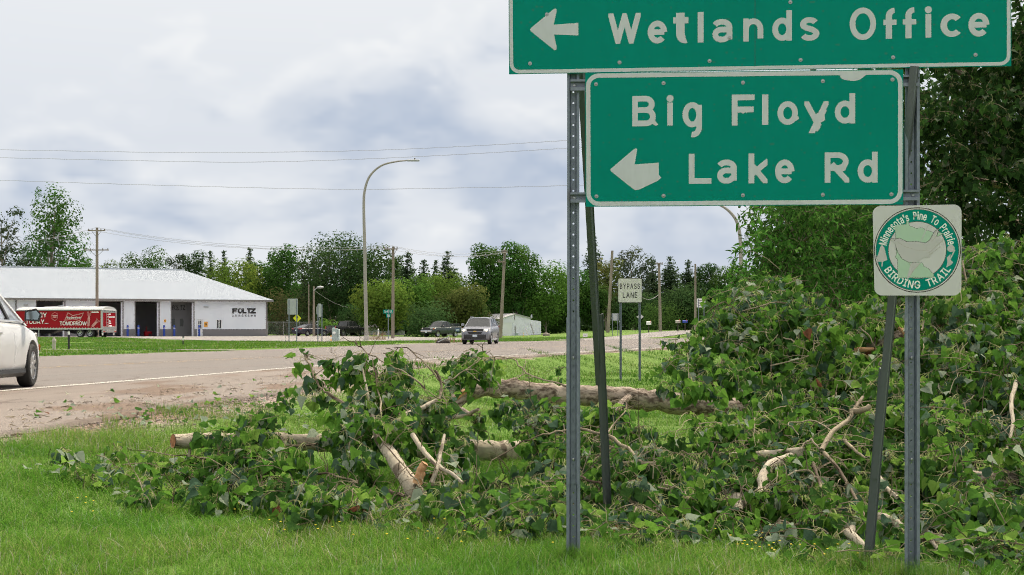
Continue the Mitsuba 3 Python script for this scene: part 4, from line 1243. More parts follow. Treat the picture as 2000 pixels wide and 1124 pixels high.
wire([at(-1500, 265, 78), at(-400, 287, 74), at(0, 293, 72), at(300, 298, 70), at(500, 298, 68.5), at(760, 293, 67), at(1105, 275, 64), at(1500, 245, 61), at(2100, 180, 58)], 0.009, 'topmost overhead wire crossing the sky', seg=6)
wire([at(-1500, 278, 78), at(-400, 300, 74), at(0, 308.5, 72), at(300, 315, 70), at(500, 317, 68.5), at(760, 309, 67), at(1105, 290, 64), at(1500, 262, 61), at(2100, 200, 58)], 0.009, 'second overhead wire just below the topmost one', seg=6)
wire([at(-1500, 310, 78), at(-400, 338, 74), at(0, 352.5, 72), at(300, 362, 70), at(650, 370, 68), at(900, 367.5, 66), at(1105, 363, 64), at(1500, 350, 61), at(2100, 320, 58)], 0.009, 'lowest of the three long overhead wires', seg=6)
for i, (dx, dz) in enumerate(((-0.9, 0.1), (0.0, 0.35), (0.9, 0.1))):
    wire(span(tA + [dx, -0.2, dz - 0.35], tB + [dx * 0.7, -0.2, dz - 0.3], 0.9), 0.016, ('left', 'middle', 'right')[i] + ' wire strung from the two crossarm pole to the single crossarm pole', 'pole_wire', 4)
    wire(span(tB + [dx * 0.7, -0.2, dz - 0.3], tC + [dx * 0.3, -0.2, dz - 0.4], 0.6), 0.014, ('left', 'middle', 'right')[i] + ' wire strung from the crossarm pole to the leaning pole', 'pole_wire', 4)
    wire(span(tA + [dx, -0.2, dz - 0.35], at(-120, 470 + 6 * i, 150), 0.8), 0.014, ('left', 'middle', 'right')[i] + ' wire running left from the two crossarm pole', 'pole_wire', 4)
wire(span(tG + [0, 0, -0.4], at(700, 603, 200), 0.6), 0.02, 'service wire sloping from the area light pole to the house', 'service_wire', 4)
wire(span(tE + [0, 0, -4.0], at(1255, 582, 170), 0.4), 0.025, 'short pale service wire left of the pale pole', 'service_wire', 4)


def street_lamp(px, base_py, top_py, Y, label, arm, seed=0):
    key = thing('street_lamp', label, 'street lamp')
    x, z = ground_at(px, Y)
    pts = [np.array([x, Y, z - 0.1])] + [at(qx, qy, Y) for qx, qy in arm]
    p = smooth_path(np.array(pts), 6)
    part(key, 'pole', tube(p, np.linspace(0.165, 0.055, len(p)), 12), 'm_lamppole', smooth=True)
    e, d = p[-1], norm3(p[-1] - p[-3])
    part(key, 'luminaire', rbox(e[0] - 0.1, e[0] + 0.95, e[1] - 0.18, e[1] + 0.18, e[2] - 0.07, e[2] + 0.07, 0.05), 'm_alu')
    part(key, 'photocell', tube([e + [0.55, 0, 0.06], e + [0.55, 0, 0.12], e + [0.55, 0, 0.20]], 0.06, 8), 'm_trim')
    part(key, 'base', revolve_at([(0.0, 0.45), (0.20, 0.45), (0.26, 0.05), (0.30, 0.0)][::-1], (x, Y, z), 12), 'm_concrete')


def revolve_at(prof, pos, sides=12):
    m = revolve(prof, sides)
    m.apply_translation(pos)
    return m


street_lamp(716, 663, 312, 118, 'tall curved street lamp in the middle of the picture beyond the road', [(714.8, 620), (713.2, 540), (711.8, 460), (710.5, 410), (712, 375), (722, 345), (745, 324), (775, 316), (797, 314)])
street_lamp(1449, 650, 405, 96, 'second curved street lamp whose arm shows right of the lane sign under the green sign', [(1448.5, 600), (1447.5, 520), (1446, 470), (1440, 436), (1427, 416), (1408, 402), (1380, 393), (1355, 390)])


def flat_sign(px0, py0, px1, py1, Y, deg, label, cat, posts, m='m_alu', shape='rect', name='road_sign', face=None, zg=None):
    key = thing(name, label, cat)
    cx = ((px0 + px1) / 2 - 1000) / F * Y
    pl = Plane(cx, Y, deg)
    (a, b), (c, d) = pl.uz(px0, py1), pl.uz(px1, py0)
    if shape == 'rect':
        pg = rrect(a, b, c, d, 0.05)
    elif shape == 'octagon':
        k = 0.293
        w_, h_ = c - a, d - b
        pg = Polygon([(a + k * w_, b), (c - k * w_, b), (c, b + k * h_), (c, d - k * h_), (c - k * w_, d), (a + k * w_, d), (a, d - k * h_), (a, b + k * h_)])
    else:
        pg = Polygon([((a + c) / 2, b), (c, (b + d) / 2), ((a + c) / 2, d), (a, (b + d) / 2)]).buffer(-0.04).buffer(0.04)
    part(key, 'panel', pl.put(flat(pg, -0.006, 0)), m)
    for ppx, zp in posts:
        u = pl.uz(ppx)[0]
        x, y = pl.c + pl.u * u
        part(key, 'post', pl.put(flat(sbox(u - 0.035, float(terrain(x, y)) - 0.2, u + 0.035, (d - 0.05) if zp is None else CZ - (zp - HOR) / F * Y), 0.002, 0.04)), 'm_steel')
    return key, pl, (a, b, c, d)


flat_sign(561.5, 584, 582, 615, 101, 8, 'back of a grey rectangular road sign on two posts left of the yellow diamond', 'sign', ((564.5, None), (579.5, None)))
k, pl, (a, b, c, d) = flat_sign(572, 613.5, 588.5, 630.5, 101.3, 8, 'small yellow diamond warning sign below the grey sign back', 'sign', (), m='m_yellow', shape='diamond')
u = (a + c) / 2
part(k, 'arrow_symbol', pl.put(flat(unary_union([sbox(u - 0.03, b + 0.13, u + 0.03, d - 0.25), Polygon([(u - 0.10, d - 0.27), (u + 0.10, d - 0.27), (u, d - 0.12)])]), 0.001, 0.004)), 'm_ink')
flat_sign(618, 593.5, 630, 620, 107, 12, 'grey back of an octagonal stop sign on two posts in front of the dark sedan', 'sign', ((620.8, None), (628.8, None)), shape='octagon')
flat_sign(1195, 612.5, 1208, 626.5, 150, -4, 'grey back of a far road sign seen left of the lane sign post', 'sign', ((1196.5, None), (1206.5, None)))
flat_sign(1243, 614, 1257.5, 624.5, 158, -4, 'small pale diamond sign seen behind the lane sign post', 'sign', ((1250, None),), m='m_sigwhite', shape='diamond')
k, pl, (a, b, c, d) = flat_sign(1361, 583.5, 1377.5, 601, 150, 0, 'far white sign partly hidden by leaves under the far pole', 'sign', ((1364, None), (1375, None)), m='m_printwhite')
for j in range(3):
    z = b + (d - b) * (0.18 + 0.28 * j)
    part(k, 'print_line', pl.put(flat(sbox(a + 0.12, z, c - 0.12, z + 0.09), 0.001, 0.005)), 'm_trim')
# street name sign
k, pl, (a, b, c, d) = flat_sign(748.5, 605.5, 768, 612.8, 126, 0, 'green street name blades on a thin post by the crossarm pole', 'sign', ((758.5, 604.5),), m='m_green', name='street_name_sign')
part(k, 'lettering', pl.put(textline('Co Rd 131', a + 0.10, c - 0.08, b + 0.08, (d - b) * 0.55, 0.001, 0.006)), 'm_printwhite')
(a, b), (c, d) = pl.uz(754, 620.5), pl.uz(763, 613.4)
part(k, 'panel', pl.put(flat(sbox(a, b, c, d), -0.006, 0.0)), 'm_green')
part(k, 'lettering', pl.put(textline('34', a + 0.10, c - 0.08, b + 0.06, (d - b) * 0.6, 0.041, 0.046)), 'm_printwhite')

# utility boxes and small posts on the verge
ub = thing('utility_cabinet', 'pale grey utility cabinet with a round meter beside the street lamp', 'cabinet')
x, z = ground_at(656.5, 111)
w = 13.5 / F * 111 / 2
part(ub, 'cabinet', rbox(x - w, x + w * 0.45, 110.5, 111.2, z - 0.1, z + 1.02, 0.03), 'm_utility')
part(ub, 'side_cabinet', rbox(x + w * 0.47, x + w * 1.05, 110.55, 111.2, z - 0.1, z + 0.98, 0.03), 'm_utility')
part(ub, 'meter', transform(revolve([(0.0, 0.10), (0.08, 0.10), (0.11, 0.05), (0.12, 0.0)][::-1], 14), np.array([[1, 0, 0, x - w * 0.35], [0, 0, -1, 110.5], [0, 1, 0, z + 0.66], [0, 0, 0, 1.0]])), 'm_printwhite', smooth=30)
part(ub, 'plinth', rbox(x - w * 0.98, x + w * 0.98, 110.48, 111.22, z - 0.15, z + 0.3, 0.02), 'm_utility')
part(ub, 'conduit', rod((x - w * 0.6, 110.8, z + 1.0), (x - w * 0.6, 110.8, z + 1.12), 0.08), 'm_utility')
mk = [('marker_post', 134.5, 644, 682, 69, 0.05, 'm_black', 'black marker post on the grass in front of the red trailer wheels'), ('marker_post', 357.6, 657, 676, 84, 0.045, 'm_black', 'thin black marker post on the verge in front of the third door'),
      ('marker_post', 739, 643, 661, 128, 0.06, 'm_printwhite', 'white plastic marker post between the street lamp and the crossarm pole'), ('marker_post', 646.5, 656, 667, 109, 0.05, 'm_orange', 'short orange marker left of the utility cabinet'),
      ('marker_post', 1022.3, 651, 664, 170, 0.04, 'm_orange', 'thin orange marker on the grass before the white shed'), ('marker_post', 558, 657, 669, 100, 0.02, 'm_trim', 'thin stake left of the grey sign back')]
for nm, px, y0, y1, Y, r, m, lb in mk:
    k = thing(nm, lb, 'post')
    x, z = ground_at(px, Y)
    zt = CZ - (y0 - HOR) / F * Y
    part(k, 'stake', revolve_at([(0.0, zt - z + 0.02), (r * 0.7, zt - z + 0.015), (r, zt - z - 0.03), (r, -0.2)][::-1], (x, Y, z), 10), m)
    part(k, 'reflector', revolve_at([(r * 1.08, zt - z - 0.25), (r * 1.08, zt - z - 0.10)], (x, Y, z), 10), 'm_printwhite' if m != 'm_printwhite' else 'm_alu')
hy = thing('standpipe', 'small pale standpipe by the footpath near the van', 'hydrant')
x, z = ground_at(105.5, 66)
part(hy, 'barrel', revolve_at([(0, 0.55), (0.06, 0.54), (0.10, 0.46), (0.10, 0.40), (0.085, 0.38), (0.085, -0.1)][::-1], (x, 66, z), 14), 'm_tan', smooth=40)
part(hy, 'cap', revolve_at([(0, 0.62), (0.04, 0.60), (0.04, 0.54)][::-1], (x, 66, z), 10), 'm_tan')
# mailboxes
for i, (px, y0, y1, Y, m, lb) in enumerate(((1267, 628, 635, 172, 'm_printwhite', 'white mailbox on a dark post right of the lane sign'), (1324, 625.5, 631.5, 178, 'm_tan', 'brown mailbox right of the pale pole'), (1338, 625.5, 631, 178, 'm_blue', 'dark blue mailbox beside the brown one at the leaf edge'))):
    k = thing('mailbox', lb, 'mailbox')
    c0 = at(px, (y0 + y1) / 2, Y)
    w, h_ = 4.6 / F * Y, (y1 - y0) / F * Y
    sec = Polygon([(-0.16, -h_ / 2), (0.16, -h_ / 2), (0.16, h_ * 0.15)] + [(0.16 * math.cos(t), h_ * 0.15 + 0.35 * h_ * math.sin(t)) for t in np.linspace(0, math.pi, 8)][1:])
    mm = extrude(sec, 2 * w)
    v = mm.vertices[:, [2, 0, 1]] + c0 - np.array([w, 0, 0])
    part(k, 'box', trimesh.Trimesh(v, mm.faces, process=False), m)
    gz_ = float(terrain(c0[0], Y))
    part(k, 'post', box(c0[0] - 0.06, c0[0] + 0.06, Y - 0.05, Y + 0.05, gz_ - 0.2, c0[2] - h_ / 2), 'm_darkwood')
    part(k, 'flag', box(c0[0] + w * 0.5, c0[0] + w * 0.5 + 0.05, Y - 0.19, Y - 0.17, c0[2], c0[2] + h_ * 0.8), 'm_taillamp')
ys_ = thing('yard_sign', 'small white yard sign low in the grass left of the left brace', 'sign')
(p0, p1) = at(1138.5, 658.5, 118), at(1147.5, 652, 118)
part(ys_, 'panel', box(p0[0], p1[0], 117.99, 118.0, p0[2], p1[2]), 'm_printwhite')
for q in (0.2, 0.8):
    part(ys_, 'wire_leg', rod((p0[0] + (p1[0] - p0[0]) * q, 118.0, p0[2] - 0.3), (p0[0] + (p1[0] - p0[0]) * q, 118.02, p0[2] + 0.1), 0.008), 'm_trim')
part(ys_, 'lettering', box(p0[0] + 0.06, p1[0] - 0.08, 117.983, 117.988, p0[2] + 0.12, p0[2] + 0.17), 'm_trim')
# boulders and landscape stones beyond the road
for i, (px, py, Y, s, lb) in enumerate(((866, 663, 96, 0.50, 'dark scrap lump lying on the verge in front of the dark green pickup'), (1067, 657.5, 170, 0.45, 'brown boulder on the grass right of the white shed'))):
    k = thing(('scrap_heap', 'boulder')[i], lb, ('debris', 'rock')[i])
    m = trimesh.creation.icosphere(3, 1.0)
    v = m.vertices * (1 + 0.5 * (meshkit.fbm(m.vertices * 1.7 + i * 9, 3, i) - 0.5)[:, None])
    x, z = ground_at(px, Y)
    m = trimesh.Trimesh(v * np.array([1.0, 0.7, 0.62]) * s + np.array([x, Y, z + 0.25 * s]), m.faces, process=False)
    part(k, 'lump', m, ('m_darkwood', 'm_rock')[i], smooth=50)
    if i == 0:
        part(k, 'metal_bar', rod((x - 0.35, Y - 0.42, z + 0.18), (x + 0.42, Y - 0.42, z + 0.55), 0.03), 'm_alu')
# weeds on the verge
rwd = np.random.default_rng(31)
for i, (px0, px1, Y, n, h_, lb) in enumerate(((722, 752, 121, 90, 0.75, 'rusty brown weeds around the white marker post'), (850, 905, 101, 80, 0.5, 'dry brown weeds on the verge before the dark green pickup'))):
    vs = []
    for _ in range(n):
        px = rwd.uniform(px0, px1)
        Y2 = Y + rwd.normal(0, 1.5)
        x, z = ground_at(px, Y2)
        hh = h_ * rwd.uniform(0.15, 1.0) ** 1.3
        vs.append(rod((x, Y2, z - 0.05), (x + rwd.normal(0, 0.12), Y2, z + hh), 0.008, 0.014, 3))
    k = obj(numbered('weeds'), cat(vs), 'm_weed', label=lb, kind='stuff')
    labels[k]['category'] = 'weeds'
# chain link fence right of the building
fn = thing('chain_link_fence', 'chain link fence between the white building and the dark sedan', 'fence')
FP = Plane((523 - 1000) / F * 186, 186, 12)
f0, f1 = 0.0, 8.2
zf = GZ - 0.05
for u in np.arange(f0, f1 + 0.1, 2.05):
    part(fn, 'post', FP.put(flat(sbox(u - 0.035, zf, u + 0.035, zf + 1.95), -0.035, 0.035)), 'm_fence')
part(fn, 'top_rail', FP.put(flat(sbox(f0, zf + 1.86, f1, zf + 1.91), 0.037, 0.075)), 'm_fence')
ww = []
for u in np.arange(f0 - 1.8, f1, 0.16):
    for s in (1, -1):
        a, b = (u, zf + 0.05), (u + 1.8, zf + 1.85)
        if s < 0:
            a, b = (u, zf + 1.85), (u + 1.8, zf + 0.05)
        ln = LineString([a, b]).intersection(sbox(f0, zf, f1, zf + 1.9))
        if ln.length > 0.05:
            (xa, ya), (xb, yb) = ln.coords[0], ln.coords[-1]
            ww.append(rod((xa, ya, 0.006 * s), (xb, yb, 0.006 * s), 0.006, None, 3))
part(fn, 'wire_mesh', FP.put(cat(ww)), 'm_fence', kind='stuff')
# ------------------------------------------------------------------ vehicles


def man(mesh):
    return m3.Manifold(m3.Mesh(np.asarray(mesh.vertices, np.float32), np.asarray(mesh.faces, np.uint32)))


def tri(m):
    q = m.to_mesh()
    return trimesh.Trimesh(q.vert_properties[:, :3], q.tri_verts, process=False)


def loft(ts, ring, L):
    """closed skin through the rings (t, [(y, z) half outline from bottom centre to top centre])"""
    vs = []
    for t in ts:
        h = ring(t)
        full = h + [(-y, z) for y, z in h[-2:0:-1]]
        vs.append([(L / 2 - t, y, z) for y, z in full])
    n = len(vs[0])
    v = np.array(vs).reshape(-1, 3)
    f = []
    for i in range(len(ts) - 1):
        for j in range(n):
            a, b, c, d = i * n + j, i * n + (j + 1) % n, (i + 1) * n + (j + 1) % n, (i + 1) * n + j
            f += [(a, b, c), (a, c, d)]
    k = len(v)
    v = np.vstack([v, v[:n].mean(0), v[-n:].mean(0)])
    last = (len(ts) - 1) * n
    for j in range(n):
        f += [(k, (j + 1) % n, j), (k + 1, last + j, last + (j + 1) % n)]
    m = trimesh.Trimesh(v, np.array(f), process=False)
    if m.volume < 0:
        m.invert()
    return m


def car(name, label, M, S, paint):
    key = thing(name, label, S.get('cat', 'car'))
    L, Wd = S['L'], S['W'] / 2
    ipw = lambda tab: (lambda t: float(np.interp(t, [p[0] for p in tab], [p[1] for p in tab])))
    ztop, zbot, wid = ipw(S['top']), ipw(S['bot']), ipw(S['wid'])

    def ring(t):
        w, zt, zb = wid(t) * Wd, ztop(t), zbot(t)
        h = zt - zb
        return [(0, zb), (0.80 * w, zb), (0.95 * w, zb + 0.05), (0.985 * w, zb + 0.22 * h), (w, zb + 0.52 * h), (0.985 * w, zb + 0.72 * h), (0.955 * w, zb + 0.90 * h), (0.90 * w, zt - 0.015), (0.60 * w, zt + 0.012), (0, zt + 0.022)]
    ts = sorted(set([round(p[0], 3) for k in ('top', 'bot', 'wid') for p in S[k]] + list(np.round(np.linspace(0.15, L - 0.15, 16), 3))))
    body = man(loft(ts, ring, L))
    R = S['R']
    axles = (S['front_axle'], S['rear_axle'])
    for t in axles:
        x = L / 2 - t
        for s in (1, -1):
            c = m3.Manifold.cylinder(0.34, R * 1.13, R * 1.13, 32).rotate([90, 0, 0]).translate([x, s * Wd + (0.05 if s > 0 else 0.29), R + 0.02])
            body -= c
    for t in S.get('seams', ()):                            # door gaps
        for s in (1, -1):
            body -= m3.Manifold.cube([0.014, 0.06, 0.9], True).translate([L / 2 - t, s * (wid(t) * Wd), (ztop(t) + zbot(t)) / 2 + 0.1])
    if 'bed' in S:
        t0, t1 = S['bed']
        body -= m3.Manifold.cube([t1 - t0, Wd * 2 - 0.26, 0.9], True).translate([L / 2 - (t0 + t1) / 2, 0, ztop(t0) + 0.0])
    P = lambda nm, mesh, m, **kw: part(key, nm, transform(mesh, M), m, **kw)
    P('body', tri(body), paint, smooth=38)
    # cabin: roof, pillars, panes
    tA, tB, tC, tD = S['cabin']
    zr, wr = S['zr'], S['wr'] * Wd
    wb = lambda t: wid(t) * Wd * 0.90
    X = lambda t: L / 2 - t
    zb_ = lambda t: ztop(t) - 0.01

    def rail(t):                                           # roof edge at t, slightly bowed
        return zr - 0.05 * ((t - (tB + tC) / 2) / ((tC - tB) / 2)) ** 2
    roof_pts = []
    rv, rn = [], 9
    us = np.linspace(-1, 1, 9)
    tt = np.linspace(tB - 0.03, tC + 0.03, rn)
    for lay, dz in ((0, 0.035), (1, -0.03)):
        for t in tt:
            for u in us:
                rv.append((X(t), u * (wr + 0.02), rail(t) + dz + 0.045 * (1 - u * u) - (0.02 if abs(u) == 1 and lay == 0 else 0)))
    rv = np.array(rv)
    n9 = len(us)
    off = rn * n9
    f = []
    for i in range(rn - 1):
        for j in range(n9 - 1):
            a, b, c, d = i * n9 + j, i * n9 + j + 1, (i + 1) * n9 + j + 1, (i + 1) * n9 + j
            f += [(a, c, b), (a, d, c), (off + a, off + b, off + c), (off + a, off + c, off + d)]
    edge = [(0, j) for j in range(n9)] + [(i, n9 - 1) for i in range(1, rn)] + [(rn - 1, j) for j in range(n9 - 2, -1, -1)] + [(i, 0) for i in range(rn - 2, 0, -1)]
    ids = [i * n9 + j for i, j in edge]
    for q in range(len(ids)):
        a, b = ids[q], ids[(q + 1) % len(ids)]
        f += [(a, b, off + b), (a, off + b, off + a)]
    rm = trimesh.Trimesh(rv, np.array(f), process=False)
    if rm.volume < 0:
        rm.invert()
    P('roof', rm, paint, smooth=30)

    def pillar(t0, t1, th0, th1, m):
        """from the belt at t0 to the roof at t1"""
        for s in (1, -1):
            a, b = (X(t0), s * wb(t0), zb_(t0)), (X(t1), s * wr, rail(t1))
            pts = []
            for (x, y, z), th in ((a, th0), (b, th1)):
                for dx in (-th / 2, th / 2):
                    for dy in (-0.05, 0.012):
                        pts.append((x + dx, y + s * dy, z))
            P('pillar', hull(pts), m, smooth=False)
    pillar(tA, tB, 0.10, 0.09, paint)
    for t0, t1 in S.get('pillars', ()):
        pillar(t0, t1, 0.09, 0.08, 'm_plastic')
    pillar(tD, tC, S.get('dth', 0.16), 0.14, paint)

    def pane(nm, c, m=S.get('glass', 'm_glasspane')):
        """a glass sheet through four corners: lower a, lower b, upper b, upper a"""
        c = np.array(c, float)
        s, q = np.meshgrid(np.linspace(0, 1, 7), np.linspace(0, 1, 4))
        p = (c[0] * ((1 - s) * (1 - q))[..., None] + c[1] * (s * (1 - q))[..., None] + c[2] * (s * q)[..., None] + c[3] * ((1 - s) * q)[..., None])
        nn = np.cross(c[1] - c[0], c[3] - c[0])
        nn /= np.linalg.norm(nn)
        bow = 0.06 * np.linalg.norm(c[1] - c[0]) if nm != 'side_window' else 0.02
        if nn @ (c.mean(0) - np.array([0, 0, 0.9])) < 0:
            nn = -nn
        p = p + nn * (bow * 4 * (s * (1 - s)))[..., None] * (0.5 if nm != 'side_window' else 1)
        v = p.reshape(-1, 3)
        g = (np.arange(3)[:, None] * 7 + np.arange(6)[None]).ravel()
        fq = np.vstack([np.stack([g, g + 1, g + 8], 1), np.stack([g, g + 8, g + 7], 1)])
        P(nm, trimesh.Trimesh(v, fq, process=False), m, smooth=True)
    pane('windshield', [(X(tA), wb(tA) - 0.03, zb_(tA)), (X(tA), -wb(tA) + 0.03, zb_(tA)), (X(tB), -wr + 0.03, rail(tB) + 0.01), (X(tB), wr - 0.03, rail(tB) + 0.01)])
    pane('rear_window', [(X(tD), wb(tD) - 0.05, zb_(tD) + S.get('rz', 0.02)), (X(tD), -wb(tD) + 0.05, zb_(tD) + S.get('rz', 0.02)), (X(tC), -wr + 0.05, rail(tC)), (X(tC), wr - 0.05, rail(tC))])
    st = [(tA + 0.06, tB + 0.05)] + list(S.get('pillars', ())) + [(tD - 0.08, tC - 0.07)]
    for s in (1, -1):
        for (a0, a1), (b0, b1) in zip(st[:-1], st[1:]):
            pane('side_window', [(X(a0), s * (wb(a0) - 0.012), zb_(a0)), (X(b0), s * (wb(b0) - 0.012), zb_(b0)), (X(b1), s * (wr - 0.006), rail(b1) - 0.02), (X(a1), s * (wr - 0.006), rail(a1) - 0.02)])
    # inside: shelf at belt height, seats
    tm0, tm1 = tA + 0.05, tD - 0.05
    P('cabin_floor', hull([(X(t), s * (wb(t) - 0.06), zb_(t) + dz) for t in (tm0, tm1) for s in (1, -1) for dz in (0.025, 0.045)]), 'm_cabin')
    for t in S.get('seats', ()):
        for y in (0.38, -0.38):
            P('seat_back', hull([(X(t) - 0.06, y - 0.22, zb_(t) + 0.04), (X(t) + 0.06, y - 0.22, zb_(t) + 0.04), (X(t) - 0.06, y + 0.22, zb_(t) + 0.04), (X(t) + 0.06, y + 0.22, zb_(t) + 0.04), (X(t) - 0.12, y - 0.10, zr - 0.14), (X(t) - 0.02, y - 0.10, zr - 0.14), (X(t) - 0.12, y + 0.10, zr - 0.14), (X(t) - 0.02, y + 0.10, zr - 0.14)]), 'm_cabin')
    # wheels
    for t in axles:
        for s in (1, -1):
            rs = S.get('steer', 0) if t == axles[0] else 0
            c_, s_ = math.cos(math.radians(rs)), math.sin(math.radians(rs))
            B = np.array([[s * c_, -s * s_, 0, X(t)], [s * s_, s * c_, 0, s * (Wd - 0.125)], [0, 0, 1, R], [0, 0, 0, 1.0]])
            wheel(key, M @ B, R, S.get('tyre', 0.22), S.get('rim', 'm_alloy'), S.get('spokes', 5), rim_ratio=S.get('rim_ratio', 0.66))
    # mirrors
    tm = tA + 0.22
    for s in (1, -1):
        y0 = s * wb(tm)
        k = S.get('mirror_size', 1.0)
        hx = lambda dx, dy, dz: (X(tm) + dx, y0 + s * (0.05 + dy * k), zb_(tm) + 0.03 + dz * k)
        P('mirror', hull([hx(-0.03, 0.0, 0.02), hx(0.09, 0.03, 0.02), hx(-0.03, 0.20, 0.0), hx(0.07, 0.18, 0.01), hx(-0.03, 0.01, 0.15), hx(0.06, 0.03, 0.15), hx(-0.03, 0.16, 0.18), hx(0.05, 0.15, 0.16), hx(-0.03, 0.23, 0.10), hx(0.04, 0.21, 0.10)]), S.get('mirror', paint), smooth=50)
        P('mirror_glass', hull([hx(-0.034, 0.025, 0.035), hx(-0.034, 0.18, 0.03), hx(-0.034, 0.03, 0.13), hx(-0.034, 0.16, 0.15), hx(-0.034, 0.205, 0.10), hx(-0.031, 0.10, 0.08)]), 'm_mirror')
        P('mirror_arm', hull([(X(tm) - 0.02, y0 - s * 0.02, zb_(tm) - 0.02), (X(tm) + 0.06, y0 - s * 0.02, zb_(tm) - 0.02), (X(tm) + 0.0, y0 + s * 0.09, zb_(tm) + 0.08), (X(tm) + 0.05, y0 + s * 0.09, zb_(tm) + 0.07)]), 'm_plastic')
    for t in S.get('handles', ()):
        for s in (1, -1):
            w = wid(t) * Wd * 0.972
            z = zbot(t) + 0.76 * (ztop(t) - zbot(t))
            P('door_handle', rbox(X(t) - 0.10, X(t) + 0.10, s * w - 0.015, s * w + 0.03 if s > 0 else s * w + 0.015, z, z + 0.035, 0.008) if s > 0 else rbox(X(t) - 0.10, X(t) + 0.10, s * w - 0.03, s * w + 0.015, z, z + 0.035, 0.008), S.get('handle_m', paint))
    # trim below the doors
    for s in (1, -1):
        t0, t1 = axles[0] + R * 1.18, axles[1] - R * 1.18
        P('sill', hull([(X(t), s * wid(t) * Wd * (0.94 + d), zbot(t) + z) for t in (t0, t1) for d, z in ((0, -0.03), (0.052, 0.03), (0, 0.09), (0.045, 0.10))]), S.get('sill_m', 'm_plastic'))

    def nose(t, yf, z):
        return (X(t), yf * wid(t) * Wd, z)
    for nm, c, m, kw in S.get('patches', ()):
        pts = [np.array(nose(t, y, z)) for t, y, z in c]
        both = [pts] if kw == 'single' else [pts, [p * [1, -1, 1] for p in pts]]
        for pp_ in both:
            cc = np.mean(pp_, 0)
            sph = []
            for p in pp_:
                for d in ((0.02, 0, 0), (-0.02, 0, 0), (0, 0.02, 0), (0, -0.02, 0), (0, 0, 0.015), (0, 0, -0.015)):
                    sph.append(p + np.array(d))
            P(nm, hull(sph), m, smooth=50)
    return key


def flat_on(x, z, Yd, head_deg):
    """a car frame at (x, Y) with its heading given in degrees from +X towards +Y"""
    a = math.radians(head_deg)
    return heading(x, Yd, z, math.cos(a), math.sin(a))


# white minivan, cut by the left edge: heading away along the highway
van = dict(L=5.17, W=2.02, R=0.365, front_axle=0.98, rear_axle=4.07, tyre=0.235, spokes=10, rim_ratio=0.70, cat='van',
           top=[(0, 0.70), (0.10, 0.80), (0.5, 0.93), (1.0, 1.02), (1.35, 1.08), (2.2, 1.10), (4.0, 1.13), (4.9, 1.16), (5.17, 1.10)],
           bot=[(0, 0.36), (0.12, 0.26), (0.6, 0.22), (4.6, 0.24), (5.05, 0.34), (5.17, 0.44)],
           wid=[(0, 0.66), (0.12, 0.80), (0.35, 0.91), (0.7, 0.975), (1.1, 0.995), (2.5, 1.0), (4.2, 0.99), (4.9, 0.95), (5.17, 0.88)],
           glass='m_glass', cabin=(1.12, 2.25, 4.75, 5.02), zr=1.72, wr=0.70, pillars=((2.0, 2.32), (2.95, 2.95), (4.05, 4.0)), seams=(2.02, 2.98), seats=(2.55, 3.45, 4.3), handles=(2.78, 3.2), handle_m='m_chrome', mirror='m_plastic', mirror_size=1.25, steer=4,
           patches=[('headlight', [(0.10, 0.72, 0.72), (0.10, 0.72, 0.82), (0.62, 0.965, 0.90), (0.5, 0.96, 0.80)], 'm_lens', ''), ('side_marker', [(0.30, 1.0, 0.62), (0.30, 1.0, 0.70), (0.42, 1.0, 0.62), (0.42, 1.0, 0.70)], 'm_amber', ''),
                    ('grille', [(0.0, 0.6, 0.60), (0.0, -0.6, 0.60), (0.02, 0.65, 0.70), (0.02, -0.65, 0.70)], 'm_plastic', 'single'), ('tail_light', [(5.12, 0.99, 0.85), (5.12, 0.99, 1.1), (4.95, 1.0, 1.1), (5.16, 0.7, 1.0)], 'm_taillamp', ''),
                    ('window_trim', [(1.35, 0.905, 1.085), (1.35, 0.915, 1.10), (4.7, 0.91, 1.15), (4.7, 0.90, 1.165)], 'm_chrome', '')])
VH = 92.5
vx, vy = at(53, 757, 24.2)[:2]
d_ = np.array([math.cos(math.radians(VH)), math.sin(math.radians(VH))])
rt_ = np.array([d_[1], -d_[0]])
vc = np.array([vx, vy]) - d_ * (van['L'] / 2 - van['front_axle']) - rt_ * (van['W'] / 2 - 0.12)
car('minivan', 'white minivan leaving the left frame edge on the highway', flat_on(vc[0], 0.412, vc[1], VH), van, 'm_vanpaint')

